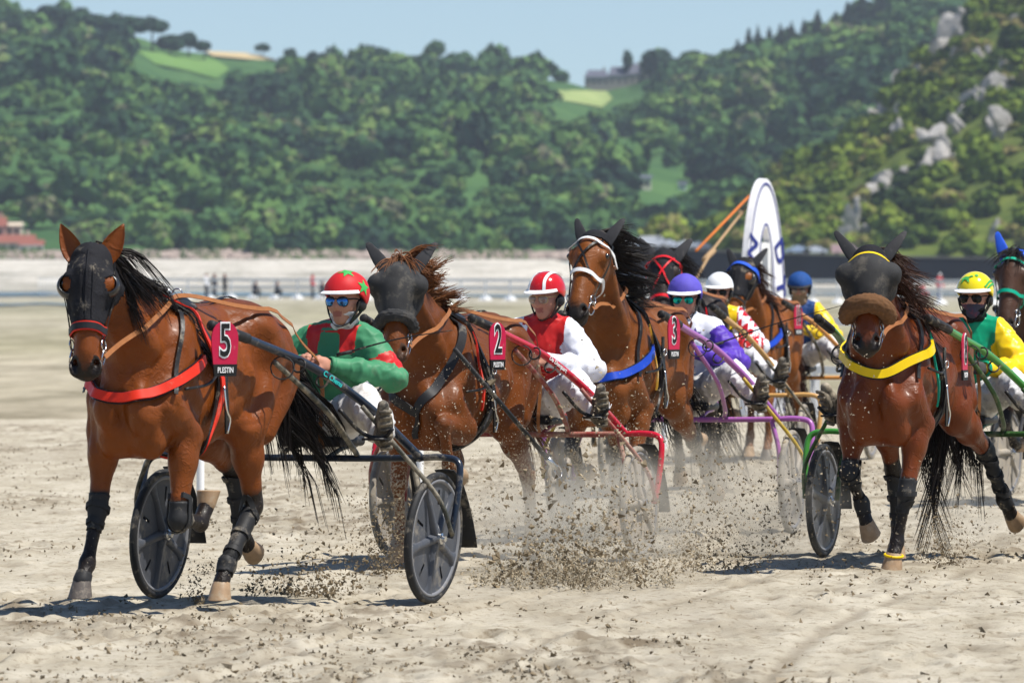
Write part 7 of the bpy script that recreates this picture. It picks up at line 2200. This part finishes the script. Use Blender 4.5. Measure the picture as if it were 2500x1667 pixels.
jets('low dark splashes at the foot of the tall spray', 1390, 40.3, 34, 1900, .22, 2.4, .7, .8, CLOD, .002, .012, 22)
jets('low pale splashes at the foot of the tall spray', 1400, 40.3, 44, 5500, .34, 2.3, .9, .9, PALECLOD, .0016, .010, 23)
jets('ragged splashes of clods behind the hind hoof of horse five', 750, 39.2, 26, 1500, .18, 2.2, .8, .6, CLOD, .002, .014, 24)
plume('flying_sand', 'low burst of clods behind the hind hoof of horse five', 700, 745, 39.3, .30, .30, .3, CLOD, .0025, .013, (-.05, .3), 13, 2.2)
plume('flying_sand', 'little spurt of dark sand between wheel and hoof of horse five', 420, 478, 38.2, .05, .22, .05, CLOD, .0025, .011, (.0, .1), 14, 1.4)
plume('flying_sand', 'scattered clods flying between the violet and the green wheels', 2600, 1730, 42.5, .55, .62, .8, CLOD, .0025, .011, (.1, .5), 15, 1.2)
plume('flying_sand', 'dark spray of sand under the trailing hind leg at right', 800, 2320, 43.0, .14, .36, .2, CLOD, .002, .010, (.05, .4), 16, 1.5)
plume('flying_sand', 'pale specks flying before the chest of the chestnut horse', 1500, 1150, 40.6, .33, 1.05, .25, GRAIN, .0018, .0058, (.0, .3), 17, .75, .15)
plume('flying_sand', 'clods flying round the far wheel of the red sulky', 1300, 930, 42.0, .13, .42, .3, CLOD, .0022, .010, (.0, .4), 18, 1.2)
plume('flying_sand', 'pale specks flying before the sheepskin horse', 130, 2125, 41.4, .10, .95, .2, GRAIN, .003, .008, (-.1, .1), 19, .6, .35)
plume('flying_sand', 'pale specks over the legs of horse three', 1500, 1640, 44.5, .45, .95, .5, GRAIN, .0018, .0055, (.0, .3), 20, .9, .05)


jets('sparse clods arcing up between the violet and green wheels', 1720, 42.2, 22, 1200, .35, 3.2, .8, 1.0, CLOD, .0025, .014, 25)
jets('ragged spray of sand behind the trailing hoof at right', 2315, 43.4, 20, 900, .10, 2.6, .5, .6, CLOD, .002, .012, 26)
jets('ragged spray of sand round the far wheel of the red sulky', 935, 42.0, 22, 1200, .12, 2.8, .5, .6, CLOD, .002, .014, 27)

def dust(label, px, D, z, rx, ry, rz, dens, seed):
    m = bpy.data.materials.new('dust'); m.use_nodes = True; nt = m.node_tree; nt.nodes.remove(nt.nodes['Principled BSDF'])
    v = nt.nodes.new('ShaderNodeVolumePrincipled'); v.inputs['Color'].default_value = (1.0, .90, .73, 1); v.inputs['Anisotropy'].default_value = -.25
    tc = nt.nodes.new('ShaderNodeTexCoord'); ln = nt.nodes.new('ShaderNodeVectorMath'); ln.operation = 'LENGTH'; nt.links.new(tc.outputs['Object'], ln.inputs[0])
    fo = nt.nodes.new('ShaderNodeMapRange'); fo.interpolation_type = 'SMOOTHSTEP'; fo.inputs[1].default_value = 1.0; fo.inputs[2].default_value = .25; nt.links.new(ln.outputs['Value'], fo.inputs[0])
    n = nt.nodes.new('ShaderNodeTexNoise'); n.inputs['Scale'].default_value = 2.6; n.inputs['Detail'].default_value = 4; n.noise_dimensions = '4D'; n.inputs['W'].default_value = seed; nt.links.new(tc.outputs['Object'], n.inputs['Vector'])
    mr = nt.nodes.new('ShaderNodeMapRange'); mr.inputs[1].default_value = .40; mr.inputs[2].default_value = .68; nt.links.new(n.outputs['Fac'], mr.inputs[0])
    mu = nt.nodes.new('ShaderNodeMath'); mu.operation = 'MULTIPLY'; nt.links.new(fo.outputs[0], mu.inputs[0]); nt.links.new(mr.outputs[0], mu.inputs[1])
    m2 = nt.nodes.new('ShaderNodeMath'); m2.operation = 'MULTIPLY'; m2.inputs[1].default_value = dens; nt.links.new(mu.outputs[0], m2.inputs[0])
    nt.links.new(m2.outputs[0], v.inputs['Density']); nt.links.new(v.outputs[0], nt.nodes['Material Output'].inputs['Volume'])
    o = link('dust_cloud', mesh_np('dust_cloud', ICO_V * 1.05, ICO_F, [m], True), kind='stuff', label=label, cat='dust')
    o.location = ((px - 1250) / F_PX * D, D, z); o.scale = (rx, ry, rz)
dust('cloud of pale dust drifting round the red sulky wheel', 1440, 42.0, .32, .80, 1.2, .52, 2.0, 1.0)
dust('thin dust between the violet and green wheels', 1760, 45.0, .32, 1.1, 1.3, .50, 2.2, 2.0)
dust('thin dust below the chestnut horse', 1270, 42.8, .24, .60, .9, .38, 2.4, 3.0)
dust('thin dust behind the right hand horse', 2330, 46.0, .28, .60, .9, .40, 1.2, 4.0)
